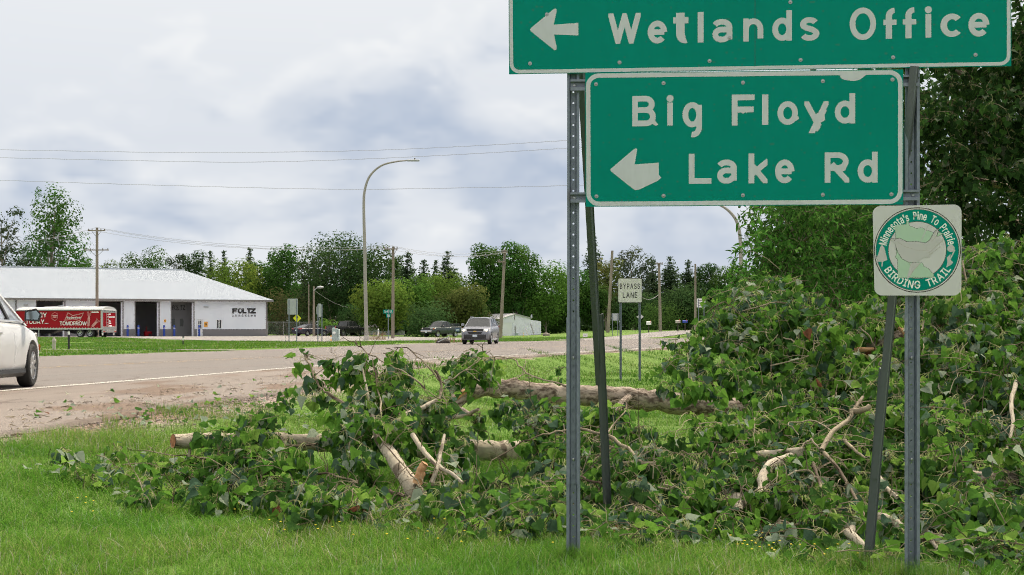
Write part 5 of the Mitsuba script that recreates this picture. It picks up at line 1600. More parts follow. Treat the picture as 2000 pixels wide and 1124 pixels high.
# grey crossover coming towards the camera with its headlights on
suv = dict(L=4.77, W=1.86, R=0.36, front_axle=0.93, rear_axle=3.79, tyre=0.23, spokes=5, cat='car',
           top=[(0, 0.80), (0.08, 0.95), (0.35, 1.02), (1.1, 1.10), (1.3, 1.12), (3.0, 1.15), (4.5, 1.18), (4.77, 1.10)],
           bot=[(0, 0.34), (0.1, 0.26), (0.5, 0.24), (4.3, 0.26), (4.65, 0.36), (4.77, 0.5)],
           wid=[(0, 0.80), (0.10, 0.90), (0.3, 0.96), (0.7, 1.0), (4.2, 1.0), (4.6, 0.96), (4.77, 0.88)],
           cabin=(1.15, 1.98, 4.15, 4.55), zr=1.64, wr=0.74, pillars=((2.2, 2.25), (3.15, 3.15)), seams=(1.55, 2.45, 3.35), seats=(2.35, 3.3), handles=(2.35, 3.2), mirror='m_suvpaint', sill_m='m_alu',
           patches=[('headlight', [(0.03, 0.92, 0.76), (0.03, 0.70, 0.82), (0.05, 0.72, 0.94), (0.42, 1.0, 0.98), (0.35, 1.0, 0.82)], 'm_lens', ''), ('grille', [(-0.01, 0.66, 0.84), (-0.01, -0.66, 0.84), (0.02, 0.66, 0.95), (0.02, -0.66, 0.95)], 'm_plastic', 'single'),
                    ('lower_grille', [(-0.015, 0.50, 0.66), (-0.015, -0.50, 0.66), (-0.01, 0.58, 0.75), (-0.01, -0.58, 0.75)], 'm_plastic', 'single'), ('grille_bar', [(-0.03, 0.66, 0.78), (-0.03, -0.66, 0.78), (-0.03, 0.66, 0.815), (-0.03, -0.66, 0.815)], 'm_suvpaint', 'single'),
                    ('badge', [(-0.045, 0.12, 0.79), (-0.045, -0.12, 0.79), (-0.045, 0.12, 0.82), (-0.045, -0.12, 0.82)], 'm_badge', 'single'), ('number_plate', [(-0.02, 0.17, 0.46), (-0.02, -0.17, 0.46), (-0.02, 0.17, 0.58), (-0.02, -0.17, 0.58)], 'm_plate', 'single'),
                    ('bumper', [(-0.005, 0.9, 0.36), (-0.005, -0.9, 0.36), (0.0, 0.92, 0.60), (0.0, -0.92, 0.60), (0.3, 0.985, 0.36), (0.3, -0.985, 0.36), (0.3, 0.985, 0.58), (0.3, -0.985, 0.58)], 'm_plastic', 'single'), ('tail_light', [(4.72, 0.95, 0.9), (4.72, 0.95, 1.15), (4.5, 1.0, 1.15)], 'm_taillamp', ''),
                    ('roof_bar', [(2.1, 0.69, 1.70), (4.0, 0.69, 1.70), (2.3, 0.69, 1.72), (3.8, 0.69, 1.72)], 'm_chrome', '')])
Ys = 89.5
SX = at(931, 672, Ys)[0]
a_ = math.radians(-97.5)
ce = np.array([SX, Ys]) - np.array([math.cos(a_), math.sin(a_)]) * suv['L'] * 0.35
MS = flat_on(ce[0], 0.41, ce[1], -97.5)
sk = car('crossover_car', 'grey purple crossover coming along the highway with headlights on', MS, suv, 'm_suvpaint')
for s in (1, -1):                                          # the lit lamps
    b = trimesh.creation.icosphere(2, 0.085)
    b.apply_scale((0.5, 1, 0.9))
    b.apply_translation((suv['L'] / 2 - 0.045, s * 0.70, 0.865))
    k = part(sk, 'lit_lamp', transform(b, MS), 'm_lens', smooth=True)
    scene[k]['emitter'] = {'type': 'area', 'radiance': rgb(0.22, 0.19, 0.13)}

sedan = dict(L=4.8, W=1.83, R=0.325, front_axle=0.95, rear_axle=3.72, tyre=0.22, spokes=8, cat='car', rim='m_chrome',
             top=[(0, 0.62), (0.1, 0.74), (0.8, 0.88), (1.45, 0.96), (3.9, 1.0), (4.6, 1.03), (4.8, 0.92)], bot=[(0, 0.30), (0.15, 0.22), (4.5, 0.24), (4.8, 0.42)],
             wid=[(0, 0.74), (0.15, 0.88), (0.5, 0.97), (4.1, 1.0), (4.6, 0.94), (4.8, 0.84)], cabin=(1.25, 2.05, 3.35, 4.25), zr=1.44, wr=0.66, pillars=((2.55, 2.55), (3.5, 3.2)), seams=(1.75, 2.75), seats=(2.6, 3.4), handles=(2.55, 3.4), mirror='m_navypaint',
             patches=[('headlight', [(0.12, 0.72, 0.60), (0.12, 0.72, 0.70), (0.5, 0.96, 0.76), (0.4, 0.96, 0.66)], 'm_lens', ''), ('tail_light', [(4.77, 0.98, 0.82), (4.77, 0.98, 0.95), (4.45, 0.99, 0.97), (4.79, 0.55, 0.92), (4.79, 0.6, 0.84)], 'm_taillamp', ''), ('number_plate', [(4.80, 0.2, 0.62), (4.80, -0.2, 0.62), (4.80, 0.2, 0.75), (4.80, -0.2, 0.75)], 'm_plate', 'single'), ('rear_bumper', [(4.79, 0.9, 0.40), (4.79, -0.9, 0.40), (4.79, 0.9, 0.46), (4.79, -0.9, 0.46)], 'm_plastic', 'single')])
c0 = at(606, 657, 176)
car('sedan', 'dark navy sedan waiting on the side street behind the stop sign', flat_on(c0[0], 0.46, 176 + 0.4, 50), sedan, 'm_navypaint')

truck = dict(L=5.75, W=1.98, R=0.40, front_axle=0.95, rear_axle=4.45, tyre=0.26, spokes=6, cat='pickup truck',
             top=[(0, 0.92), (0.08, 1.06), (0.6, 1.12), (1.5, 1.18), (3.6, 1.22), (3.75, 1.28), (5.65, 1.30), (5.75, 1.28)], bot=[(0, 0.46), (0.2, 0.40), (5.5, 0.44), (5.75, 0.56)],
             wid=[(0, 0.86), (0.12, 0.93), (0.5, 0.99), (5.5, 1.0), (5.75, 0.97)], cabin=(1.45, 2.05, 3.45, 3.62), zr=1.86, wr=0.76, pillars=((2.65, 2.65), ), seams=(1.7, 2.75, 3.68), seats=(2.5, 3.2), handles=(2.55, 3.3), bed=(3.82, 5.62), mirror='m_plastic', dth=0.2,
             patches=[('headlight', [(0.02, 0.70, 0.86), (0.02, 0.70, 1.0), (0.25, 0.97, 1.02), (0.22, 0.97, 0.88)], 'm_lens', ''), ('grille', [(-0.01, 0.62, 0.82), (-0.01, -0.62, 0.82), (0.02, 0.62, 1.02), (0.02, -0.62, 1.02)], 'm_plastic', 'single'), ('front_bumper', [(-0.08, 0.95, 0.60), (-0.08, -0.95, 0.60), (-0.08, 0.95, 0.72), (-0.08, -0.95, 0.72)], 'm_chrome', 'single'),
                      ('tail_light', [(5.74, 0.97, 0.9), (5.74, 0.97, 1.2), (5.74, 0.86, 1.2), (5.74, 0.86, 0.9)], 'm_taillamp', ''), ('rear_bumper', [(5.82, 0.9, 0.58), (5.82, -0.9, 0.58), (5.82, 0.9, 0.68), (5.82, -0.9, 0.68)], 'm_plastic', 'single'), ('number_plate', [(-0.10, 0.17, 0.48), (-0.10, -0.17, 0.48), (-0.10, 0.17, 0.60), (-0.10, -0.17, 0.60)], 'm_plate', 'single')])
c0 = at(676, 657, 183)
car('pickup_truck', 'black crew cab pickup on the side street behind the utility cabinet', flat_on(c0[0], 0.45, 183 + 0.5, 52), truck, 'm_blackpaint')
t2 = dict(truck)
t2.update(L=5.2, front_axle=0.90, rear_axle=4.0, top=[(0, 0.86), (0.08, 0.98), (0.6, 1.06), (1.5, 1.12), (3.2, 1.14), (3.3, 1.16), (5.1, 1.18), (5.2, 1.16)], cabin=(1.42, 2.05, 3.0, 3.18), zr=1.74, pillars=((2.55, 2.6), ), bed=(3.35, 5.1), seams=(1.65, 2.6, 3.24), seats=(2.4, ), handles=(2.45,), wid=[(0, 0.86), (0.12, 0.93), (0.5, 0.99), (5.0, 1.0), (5.2, 0.97)], bot=[(0, 0.42), (0.2, 0.36), (5.0, 0.42), (5.2, 0.52)], R=0.36, W=1.86, rim='m_chrome',
          patches=[p if p[0] not in ('tail_light', 'rear_bumper') else None for p in truck['patches']])
t2['patches'] = [p for p in t2['patches'] if p] + [('turn_light', [(0.12, 0.965, 0.86), (0.12, 0.965, 0.98), (0.34, 0.985, 0.98), (0.34, 0.985, 0.86)], 'm_amber', ''), ('tail_light', [(5.19, 0.97, 0.85), (5.19, 0.97, 1.1), (5.19, 0.86, 1.1), (5.19, 0.86, 0.85)], 'm_taillamp', '')]
c0 = at(862, 659, 160)
MG = flat_on(c0[0], 0.44, 160.5, -127)
gk = car('pickup_truck', 'dark green pickup with a blue decal on its side facing left on the side street', MG, t2, 'm_greenpaint')
part(gk, 'side_decal', transform(rbox(-2.05, -1.35, 0.925, 0.935, 0.62, 0.98, 0.004), MG), 'm_decal')
part(gk, 'decal_lettering', transform(rbox(-2.0, -1.4, 0.936, 0.94, 0.72, 0.86, 0.002), MG), 'm_plate')
part(gk, 'bed_box', transform(cat([rbox(-1.2, -0.95, -0.7, 0.7, 0.9, 1.45, 0.02), rbox(-2.3, -2.2, -0.75, 0.75, 1.1, 1.5, 0.02)]), MG), 'm_greenpaint')
# ------------------------------------------------------------------ trees


def quad_leaves(c, nrm, size, r, col, asp=0.62):
    """small bent leaf clusters: two triangles each"""
    n = len(c)
    t = norm3(np.cross(nrm, r.normal(0, 1, (n, 3))))
    b = np.cross(nrm, t)
    s = size[:, None]
    bend = nrm * s * 0.22
    v = np.stack([c + t * s, c + b * s * asp - bend, c - t * s, c - b * s * asp - bend], 1).reshape(-1, 3)
    i = np.arange(n)[:, None] * 4
    f = np.vstack([i + np.array([[0, 1, 2]]), i + np.array([[0, 2, 3]])])
    return v, f, np.repeat(col, 4, 0)


def norm3(v):
    return v / (np.linalg.norm(v, axis=-1, keepdims=True) + 1e-9)


def soft_crown(key, v, f, c, n):
    """a crown whose leaves are shaded with the soft roundness of their bough"""
    k = numbered(key + '__crown')
    scene[k] = {'type': 'ply', 'filename': meshkit.write_ply((v, f), False, None, c, normals=n), 'face_normals': False, 'bsdf': {'type': 'ref', 'id': 'm_farleaf'}}
    labels[k] = {'kind': 'stuff'}


PAL = {'dark': (0.054, 0.104, 0.036), 'mid': (0.060, 0.120, 0.030), 'light': (0.115, 0.190, 0.034), 'olive': (0.100, 0.130, 0.038), 'green': (0.064, 0.145, 0.032), 'fresh': (0.098, 0.205, 0.038), 'spruce': (0.070, 0.115, 0.058), 'grey': (0.070, 0.095, 0.055), 'brown': (0.078, 0.082, 0.034)}
_kinds = {}


def crown_tree(key, x, y, z0, h, w, tone, r, trunk=0.3, n=2600, leaf=0.24, fine=True, gap=0.0, lobes=14, shape=1.0, trunk_m='m_pole', split=0.0):
    """broad-leaved tree: a forking trunk, limbs to each lobe, leaf clusters through the lobes"""
    if fine:
        n, leaf = int(n * 2.0), leaf * 0.72
    base = np.array([x, y, z0])
    top = base + np.array([r.normal(0, 0.04) * h, r.normal(0, 0.03) * h, h * 0.80])
    path = smooth_path([base - np.array([0, 0, 0.3]), base + (top - base) * 0.35 + r.normal(0, 0.015 * h, 3), top], 4)
    wood = [tube(path, np.linspace(trunk * 0.5, trunk * 0.08, len(path)), 7)]
    cs, rad, hue = [], [], []
    for i in range(lobes):
        u = (i + 0.5) / lobes
        zz = 0.24 + 0.68 * u
        prof = math.sin(math.pi * min(1, (0.16 + 0.84 * (1 - u) ** 0.9))) ** 0.6 if shape > 0.9 else (1 - u) ** 0.7 + 0.15
        a = i * 2.399 + r.random() * 0.8
        d = w * 0.5 * prof * (0.40 + 0.35 * r.random())
        c = base + np.array([math.cos(a) * d + (split * w * 0.25 * (1 if i % 2 else -1) if u > 0.55 else 0), math.sin(a) * d, zz * h])
        cs.append(c)
        rad.append(w * (0.17 + 0.10 * r.random()) * (0.75 + 0.5 * prof))
        hue.append(np.array(PAL[tone]) * (0.80 + 0.45 * r.random()) * np.array([1 + r.normal(0, 0.08), 1, 1]))
        s = path[min(len(path) - 2, int(len(path) * max(0.25, zz - 0.22) / 0.85))]
        wood.append(tube(smooth_path([s, (s + c) / 2 + np.array([0, 0, -0.03 * h]), c], 3), np.linspace(trunk * 0.16, trunk * 0.03, 7), 5, caps=False))
    cs, rad, hue = np.array(cs), np.array(rad), np.array(hue)
    k = r.choice(lobes, n, p=rad ** 2 / (rad ** 2).sum())
    d = norm3(r.normal(0, 1, (n, 3)))
    rr = rad[k] * (0.35 + 0.75 * r.random(n) ** 0.55)
    p = cs[k] + d * rr[:, None] * np.array([1, 1, 0.85])
    nz = meshkit.fbm(p * (1.6 / max(w * 0.16, 0.3)) + 7, 2, int(r.integers(1, 99)))
    keep = nz > (0.36 + gap)
    keep &= p[:, 2] > z0 + 0.3
    p, d, k = p[keep], d[keep], k[keep]
    nn = norm3(d * 1.2 + r.normal(0, 0.38, p.shape) + np.array([0, 0, 0.45]))
    col = hue[k] * (0.84 + 0.34 * r.random((len(p), 1)))
    v, f, c = quad_leaves(p, nn, leaf * (0.6 + 0.8 * r.random(len(p))), r, col)
    part(key, 'trunk', cat(wood), trunk_m, smooth=True)
    soft_crown(key, v, f, c, np.repeat(norm3(nn * 0.35 + d * 0.8 + np.array([0, 0, 0.15])), 4, 0))


def spruce_tree(key, x, y, z0, h, w, tone, r, n=14, open_=0.0):
    """conifer: whorls of drooping boughs with needle sprays"""
    base = np.array([x, y, z0])
    top = base + np.array([r.normal(0, 0.01) * h, 0, h])
    wood = [tube([base - [0, 0, .3], base + (top - base) * 0.5, top], [h * 0.012, h * 0.006, h * 0.001], 6)]
    P, N, S = [], [], []
    rows = int(26 + h * 1.5)
    for i in range(rows):
        u = 0.10 + 0.89 * (i + r.random() * 0.6) / rows
        L0 = w * 0.5 * (1 - u) ** 0.8 + 0.22
        for j in range(n if u < 0.8 else 6):
            if r.random() < open_ * (1 - u * 0.5):
                continue
            a = r.random() * 2 * math.pi
            L = L0 * (0.65 + 0.5 * r.random())
            d = np.array([math.cos(a), math.sin(a), -0.22 + 0.35 * u])
            s = base + (top - base) * u
            if r.random() < 0.25:
                wood.append(tube([s, s + d * L * 0.5, s + d * L * 0.95], [0.03, 0.02, 0.008], 3, caps=False))
            m = max(3, int(L / 0.22))
            t = (np.arange(m) + r.random(m)) / m
            q = s + d * (t * L)[:, None] + np.array([0, 0, -0.18]) * (t ** 2 * L)[:, None] + np.array([0, 0, 0.16]) * (t ** 4 * L)[:, None] + r.normal(0, 0.10, (m, 3))
            P.append(q)
            N.append(norm3(np.array([0, 0, 1.0]) + r.normal(0, 0.55, (m, 3))))
            S.append(0.42 * (0.7 + 0.6 * r.random(m)) * (0.55 + 0.45 * (1 - u)))
    p, nn, s = np.vstack(P), np.vstack(N), np.concatenate(S)
    col = np.array(PAL[tone]) * (0.80 + 0.4 * r.random((len(p), 1)))
    v, f, c = quad_leaves(p, nn, s, r, col, asp=0.45)
    part(key, 'trunk', cat(wood), 'm_pole', smooth=True)
    part(key, 'crown', trimesh.Trimesh(v, f, process=False), 'm_farleaf', color=c, kind='stuff')


def place_tree(px, top, base, wpx, kind, tone, Y, label, seed, name=None, **kw):
    x = (px - 1000) / F * Y
    z0 = float(terrain(x, Y)) - 0.1
    ztop = CZ - (top - HOR) / F * Y
    h, w = ztop - z0, wpx / F * Y
    r = np.random.default_rng(seed)
    nm = name or {'spruce': 'spruce_tree', 'pine': 'pine_tree', 'bush': 'shrub'}.get(kind, 'broadleaf_tree')
    key = thing(nm, label, {'spruce_tree': 'tree', 'pine_tree': 'tree', 'shrub': 'bush'}.get(nm, 'tree'))
    if kind in ('spruce', 'pine'):
        spruce_tree(key, x, Y, z0, h, w, tone, r, open_=0.45 if kind == 'pine' else 0.12, **kw)
    elif kind == 'bush':
        crown_tree(key, x, Y, z0 - 0.18 * h, h * 1.15, w, tone, r, trunk=0.12, n=kw.pop('n', 1800), leaf=kw.pop('leaf', 0.20), lobes=10, **kw)
    else:
        crown_tree(key, x, Y, z0, h, w, tone, r, trunk=kw.pop('trunk', max(0.25, h * 0.03)), **kw)
    return key


TREES = [
    # px, top, base, width, kind, tone, depth, label, options
    (8, 388, 640, 84, 'broad', 'grey', 212, 'thin sparse tree cut by the left frame edge behind the white roof', dict(gap=0.14, n=2200, leaf=0.28)),
    (108, 352, 640, 150, 'broad', 'green', 216, 'tallest tree at left, open crown with bare twigs above the white roof', dict(gap=0.12, n=6000, leaf=0.28, lobes=26, shape=0.5)),
    (52, 470, 640, 100, 'broad', 'dark', 226, 'dark tree low behind the white roof beside the tallest left tree', {}),
    (150, 500, 640, 80, 'broad', 'mid', 232, 'small tree behind the white roof right of the tallest left tree', {}),
    (205, 510, 640, 80, 'broad', 'light', 236, 'low pale green tree behind the white roof right of the utility pole', {}),
    (275, 486, 640, 104, 'broad', 'mid', 238, 'round bushy tree above the middle of the white roof', dict(n=3400)),
    (345, 487, 640, 40, 'broad', 'grey', 236, 'slim open tree above the right end of the white roof ridge', dict(gap=0.12, n=1400)),
    (374, 484, 645, 62, 'broad', 'dark', 240, 'dark tree just right of the end of the white roof ridge', {}),
    (410, 489, 645, 84, 'pine', 'spruce', 236, 'dark open pine over the sloping hip of the white roof', {}),
    (440, 489, 645, 60, 'spruce', 'spruce', 246, 'small narrow spruce behind the bright bushes near the hip roof', {}),
    (488, 482, 645, 76, 'pine', 'spruce', 226, 'dark ragged pine above the bright green tree behind the building corner', {}),
    (455, 508, 652, 118, 'broad', 'light', 206, 'bright yellow green tree behind the right corner of the white building', dict(n=3600, shape=1.0)),
    (520, 500, 655, 66, 'broad', 'mid', 212, 'mid green tree right of the bright tree by the building corner', {}),
    (552, 474, 655, 84, 'broad', 'green', 208, 'tall fresh green tree left of the big dark tree', dict(n=3400)),
    (606, 496, 655, 56, 'broad', 'grey', 216, 'greyish leaning tree on the left flank of the big dark tree', dict(gap=0.08)),
    (560, 570, 655, 110, 'bush', 'brown', 194, 'brownish olive undergrowth behind the chain link fence', {}),
    (655, 458, 657, 150, 'broad', 'dark', 200, 'big dark tree left of the tall street lamp', dict(n=6400, lobes=22, gap=0.02)),
    (712, 484, 657, 104, 'broad', 'dark', 204, 'dark tree directly behind the tall street lamp', dict(n=4200)),
    (795, 490, 655, 104, 'spruce', 'spruce', 216, 'dark conifer right of the utility pole with the crossarm', {}),
    (826, 506, 655, 90, 'spruce', 'spruce', 222, 'lower dark conifer between two taller conifers', {}),
    (770, 492, 655, 50, 'broad', 'mid', 224, 'narrow green tree behind the crossarm pole', {}),
    (876, 488, 655, 122, 'spruce', 'spruce', 232, 'pointed spruce standing alone above the willows', {}),
    (851, 508, 655, 64, 'spruce', 'spruce', 236, 'small spruce beside the pointed lone spruce', {}),
    (745, 556, 660, 120, 'broad', 'light', 178, 'bright willow like tree behind the green street name sign', dict(n=3800, lobes=18)),
    (800, 548, 660, 110, 'broad', 'fresh', 186, 'fresh green tree in front of the house gable', dict(n=3400)),
    (872, 540, 660, 120, 'broad', 'light', 192, 'light green tree behind the dark green pickup', dict(n=3800, lobes=18)),
    (905, 566, 660, 100, 'broad', 'olive', 180, 'olive brown tree above the grey sport utility vehicle', dict(n=3200)),
    (830, 598, 662, 110, 'bush', 'dark', 172, 'dark bushes behind the dark green pickup cab', {}),
    (955, 472, 655, 80, 'broad', 'green', 194, 'left half of the twin topped tall tree near the leaning pole', dict(n=4000, lobes=18)),
    (1010, 468, 655, 84, 'broad', 'green', 196, 'right half of the twin topped tall tree near the leaning pole', dict(n=4000, lobes=18)),
    (975, 545, 658, 120, 'broad', 'mid', 204, 'mid green tree below the twin topped tree behind the shed', dict(n=3200)),
    (1066, 518, 658, 110, 'broad', 'fresh', 198, 'fresh green rounded tree right of the white shed', dict(n=3800)),
    (1118, 530, 656, 84, 'broad', 'green', 204, 'green tree behind the left sign post', dict(n=3000)),
    (1160, 452, 650, 96, 'pine', 'spruce', 222, 'tall open spruce between the left post and the lane sign', {}),
    (1184, 500, 650, 74, 'broad', 'olive', 214, 'olive tree with dead wood left of the lane sign', dict(gap=0.08)),
    (1236, 480, 650, 86, 'broad', 'grey', 220, 'open topped tree directly above the lane sign', dict(gap=0.10, n=3000, lobes=16)),
    (1160, 560, 650, 70, 'broad', 'mid', 206, 'mid green shrub like tree low behind the left brace', {}),
    (1274, 506, 648, 74, 'spruce', 'spruce', 226, 'dark conifer right above the lane sign corner', {}),
    (1308, 500, 648, 112, 'spruce', 'spruce', 228, 'broad dark conifer beside the middle far pole', {}),
    (1345, 506, 648, 98, 'spruce', 'spruce', 232, 'dark conifer between the two far right poles', {}),
    (1380, 510, 648, 56, 'broad', 'dark', 230, 'dark tree right of the far right pole', {}),
    (1420, 515, 648, 70, 'broad', 'mid', 226, 'green tree at the left edge of the ash by the emblem sign', {}),
    (1240, 580, 648, 90, 'broad', 'dark', 208, 'dark undergrowth tree behind the lane sign', {}),
    (1330, 566, 648, 110, 'broad', 'dark', 206, 'dark green tree behind the row of mailboxes', dict(n=3400)),
    (1290, 604, 646, 110, 'bush', 'mid', 200, 'green shrubs behind the white mailbox', {}),
    (1390, 590, 646, 80, 'bush', 'mid', 200, 'green shrubs near the far white sign', {}),
    (640, 626, 660, 44, 'bush', 'fresh', 186, 'small yellow green bush between the dark sedan and black pickup', dict(n=900)),
    (690, 600, 660, 70, 'bush', 'dark', 190, 'dark bush in front of the dark house roof', {}),
    (935, 612, 662, 70, 'bush', 'brown', 184, 'brownish bush behind the grey vehicle roof', {}),
    (1085, 600, 658, 70, 'bush', 'mid', 206, 'low green bush right of the white shed', {}),
]
for i, (px, top_, base_, wpx, kind, tone, Y, label, kw) in enumerate(TREES):
    place_tree(px, top_, base_, wpx, kind, tone, Y, label, 300 + i, **dict(kw))

# the far wood that closes the view between the trunks: one mass
rw = np.random.default_rng(77)
vs, fs, cs, n0 = [], [], [], 0
for px in np.arange(-900, 1900, 16):
    Y = 262 + rw.normal(0, 8)
    x = (px - 1000) / F * Y
    hh = (3.5 + 3.0 * meshkit.fbm(np.array([px * 0.012, 0, 0]), 3, 4)) * 1.6
    nq = 260
    p = np.column_stack([x + rw.normal(0, 1.6, nq), Y + rw.normal(0, 1.5, nq), 0.2 + hh * rw.random(nq) ** 0.8])
    v, f, c = quad_leaves(p, norm3(rw.normal(0, 1, (nq, 3)) + [0, -0.6, 0.5]), 0.55 * (0.6 + 0.8 * rw.random(nq)), rw, np.array(PAL['dark' if rw.random() < 0.6 else 'mid']) * (0.7 + 0.5 * rw.random((nq, 1))))
    vs.append(v); fs.append(f + n0); cs.append(c); n0 += len(v)
obj('far_wood', trimesh.Trimesh(np.vstack(vs), np.vstack(fs), process=False), 'm_farleaf', color=np.vstack(cs), label='dark distant wood closing the view behind the trees', kind='stuff')
labels['far_wood']['category'] = 'wood'
# ------------------------------------------------------------------ leaves
DOWN = np.array([0, 0, -1.0])


def leaf_proto(kind, seed):
    """(vertices, faces, blade mask): stalk from the origin along +x, then the blade; its face looks along +z"""
    r = np.random.default_rng(seed)
    if kind == 'poplar':
        half = np.array([(-0.02, 0.20), (0.06, 0.40), (0.24, 0.49), (0.45, 0.42), (0.66, 0.25), (0.84, 0.09)])
        L, W, st = 0.090, 0.092 * (0.90 + 0.25 * r.random()), 0.072
    else:
        half = np.array([(0.10, 0.10), (0.30, 0.19), (0.55, 0.18), (0.80, 0.09)])
        L, W, st = 0.10, 0.10, 0.012
    fold, curl, wav = 0.15 + 0.65 * r.random() ** 1.5, 0.2 + 1.1 * r.random(), 0.02 + 0.08 * r.random()
    mids = [0.0] + [float(h[0]) for h in half[1:-1]] + [1.0]
    v, blade = [], []
    x0 = st
    lift = 0.018 if kind == 'poplar' else 0.0

    def pt(x, y):
        z = abs(y) * fold - curl * x * x * 0.35 + wav * math.sin(9 * x + (3 if y > 0 else 0)) * abs(y) * 2
        return (x0 + x * L, y * W, lift + z * L)
    mi_ = []
    for m in mids:
        mi_.append(len(v))
        v.append(pt(m, 0))
    sides = {}
    for s in (1, -1):
        sides[s] = []
        for hx, hy in half:
            sides[s].append(len(v))
            v.append(pt(hx, s * hy * (1 + 0.08 * r.normal())))
    f = []
    nm = len(mids)
    for s in (1, -1):
        e = sides[s]
        n = len(e)
        tri = [(mi_[0], e[0], e[1])]
        for j in range(1, nm - 1):
            tri += [(mi_[j - 1], e[j], mi_[j])] + ([(mi_[j], e[j], e[j + 1])] if j + 1 < n else [])
        tri += [(mi_[nm - 2], e[n - 1], mi_[nm - 1])]
        for t in tri:
            f.append(t if s < 0 else (t[0], t[2], t[1]))
    nb = len(v)
    if kind == 'poplar':
        w = 0.0021
        for x, z in ((0, 0), (st * 0.5, lift * 0.9), (st * 1.02, lift)):
            v += [(x, -w, z), (x, w, z)]
        for k in (0, 1):
            a = nb + 2 * k
            f += [(a, a + 2, a + 3), (a, a + 3, a + 1)]
    v = np.array(v)
    mask = np.arange(len(v)) < nb
    return v, np.array(f), mask


POPLAR = [leaf_proto('poplar', 10 + i) for i in range(8)]
NARROW = [leaf_proto('narrow', 40 + i) for i in range(3)]
STALK = np.array([0.42, 0.46, 0.20])


def norm(v):
    return v / (np.linalg.norm(v, axis=-1, keepdims=True) + 1e-9)


def leaf_frames(out, r, droop=0.95, face=None):
    n = len(out)
    tip = norm(DOWN * droop * (0.6 + 0.8 * r.random((n, 1))) + out * 0.55 + r.normal(0, 0.38, (n, 3)))
    nn = out * 0.8 + np.array([0, 0, 0.6]) + r.normal(0, 0.5, (n, 3))
    nn = norm(nn - tip * (nn * tip).sum(1, keepdims=True))
    yy = np.cross(nn, tip)
    return np.stack([tip, yy, nn], -1)


def leaf_batch(protos, which, pos, R, s, col, stalk=STALK):
    vs, fs, cs, at0 = [], [], [], 0
    for k, (v, f, mask) in enumerate(protos):
        sel = np.nonzero(which == k)[0]
        if not len(sel):
            continue
        w = np.einsum('nij,vj->nvi', R[sel], v) * s[sel, None, None] + pos[sel, None]
        c = np.where(mask[None, :, None], col[sel, None, :], stalk[None, None, :] * (0.7 + 0.3 * (col[sel, None, 1:2] / 0.2)))
        vs.append(w.reshape(-1, 3))
        cs.append(np.broadcast_to(c, w.shape).reshape(-1, 3))
        fs.append((f[None] + (np.arange(len(sel)) * len(v))[:, None, None] + at0).reshape(-1, 3))
        at0 += len(sel) * len(v)
    return trimesh.Trimesh(np.vstack(vs), np.vstack(fs), process=False), np.vstack(cs)


# leaf colours: deep green, mid green, fresh green, yellowish, pale underside
TONES = np.array([(0.054, 0.124, 0.032), (0.080, 0.190, 0.032), (0.128, 0.268, 0.040), (0.205, 0.345, 0.066), (0.31, 0.37, 0.28), (0.070, 0.125, 0.080), (0.17, 0.075, 0.045)])
TONE_P = np.array([0.24, 0.29, 0.18, 0.06, 0.08, 0.15])


MOODS = np.array([(0.42, 0.32, 0.08, 0.02, 0.03, 0.12, 0.002), (0.20, 0.34, 0.22, 0.06, 0.05, 0.12, 0.002), (0.08, 0.24, 0.38, 0.16, 0.07, 0.06, 0.002), (0.16, 0.18, 0.08, 0.03, 0.21, 0.32, 0.004)])


def poplar_tones(n, r, p=TONE_P, mood=None):
    if mood is not None:
        k = (r.random(n)[:, None] > np.cumsum(MOODS / MOODS.sum(1, keepdims=True), 1)[mood]).sum(1).clip(0, 6)
    else:
        k = r.choice(len(TONES), n, p=np.append(p, 0.01) / (p.sum() + 0.01))
    return k, TONES[k] * (0.85 + 0.3 * r.random((n, 1)))


_leafshape = {}


def leaf_shape(which, tone):
    if (which, tone) not in _leafshape:
        v, f, mask = POPLAR[which]
        c = np.where(mask[:, None], TONES[tone][None], STALK[None])
        _leafshape[which, tone] = mikit.ply(trimesh.Trimesh(v, f, process=False), 'm_leaf', smooth=False, color=c)
    return _leafshape[which, tone]


def show_largest(pos, R, s, most=300):
    """which leaves the picture shows largest: in front in their cell, near, and facing the eye"""
    px = 1000 + pos[:, 0] / pos[:, 1] * F
    py = HOR - (pos[:, 2] - CZ) / pos[:, 1] * F
    inside = (px > 0) & (px < 2000) & (py > 0) & (py < 1120)
    cell = (px // 22).astype(int) * 10000 + (py // 22).astype(int)
    order = np.lexsort((pos[:, 1], cell))
    first = np.zeros(len(pos), bool)
    first[order] = np.concatenate([[True], np.diff(cell[order]) != 0])
    view = norm(pos - np.array([0, 0, CZ]))
    area = np.abs((R[:, :, 2] * view).sum(1)) * (s / pos[:, 1]) ** 2
    score = np.where(first & inside, area, -1)
    best = np.argsort(-score)[:most]
    return best[score[best] > 0]


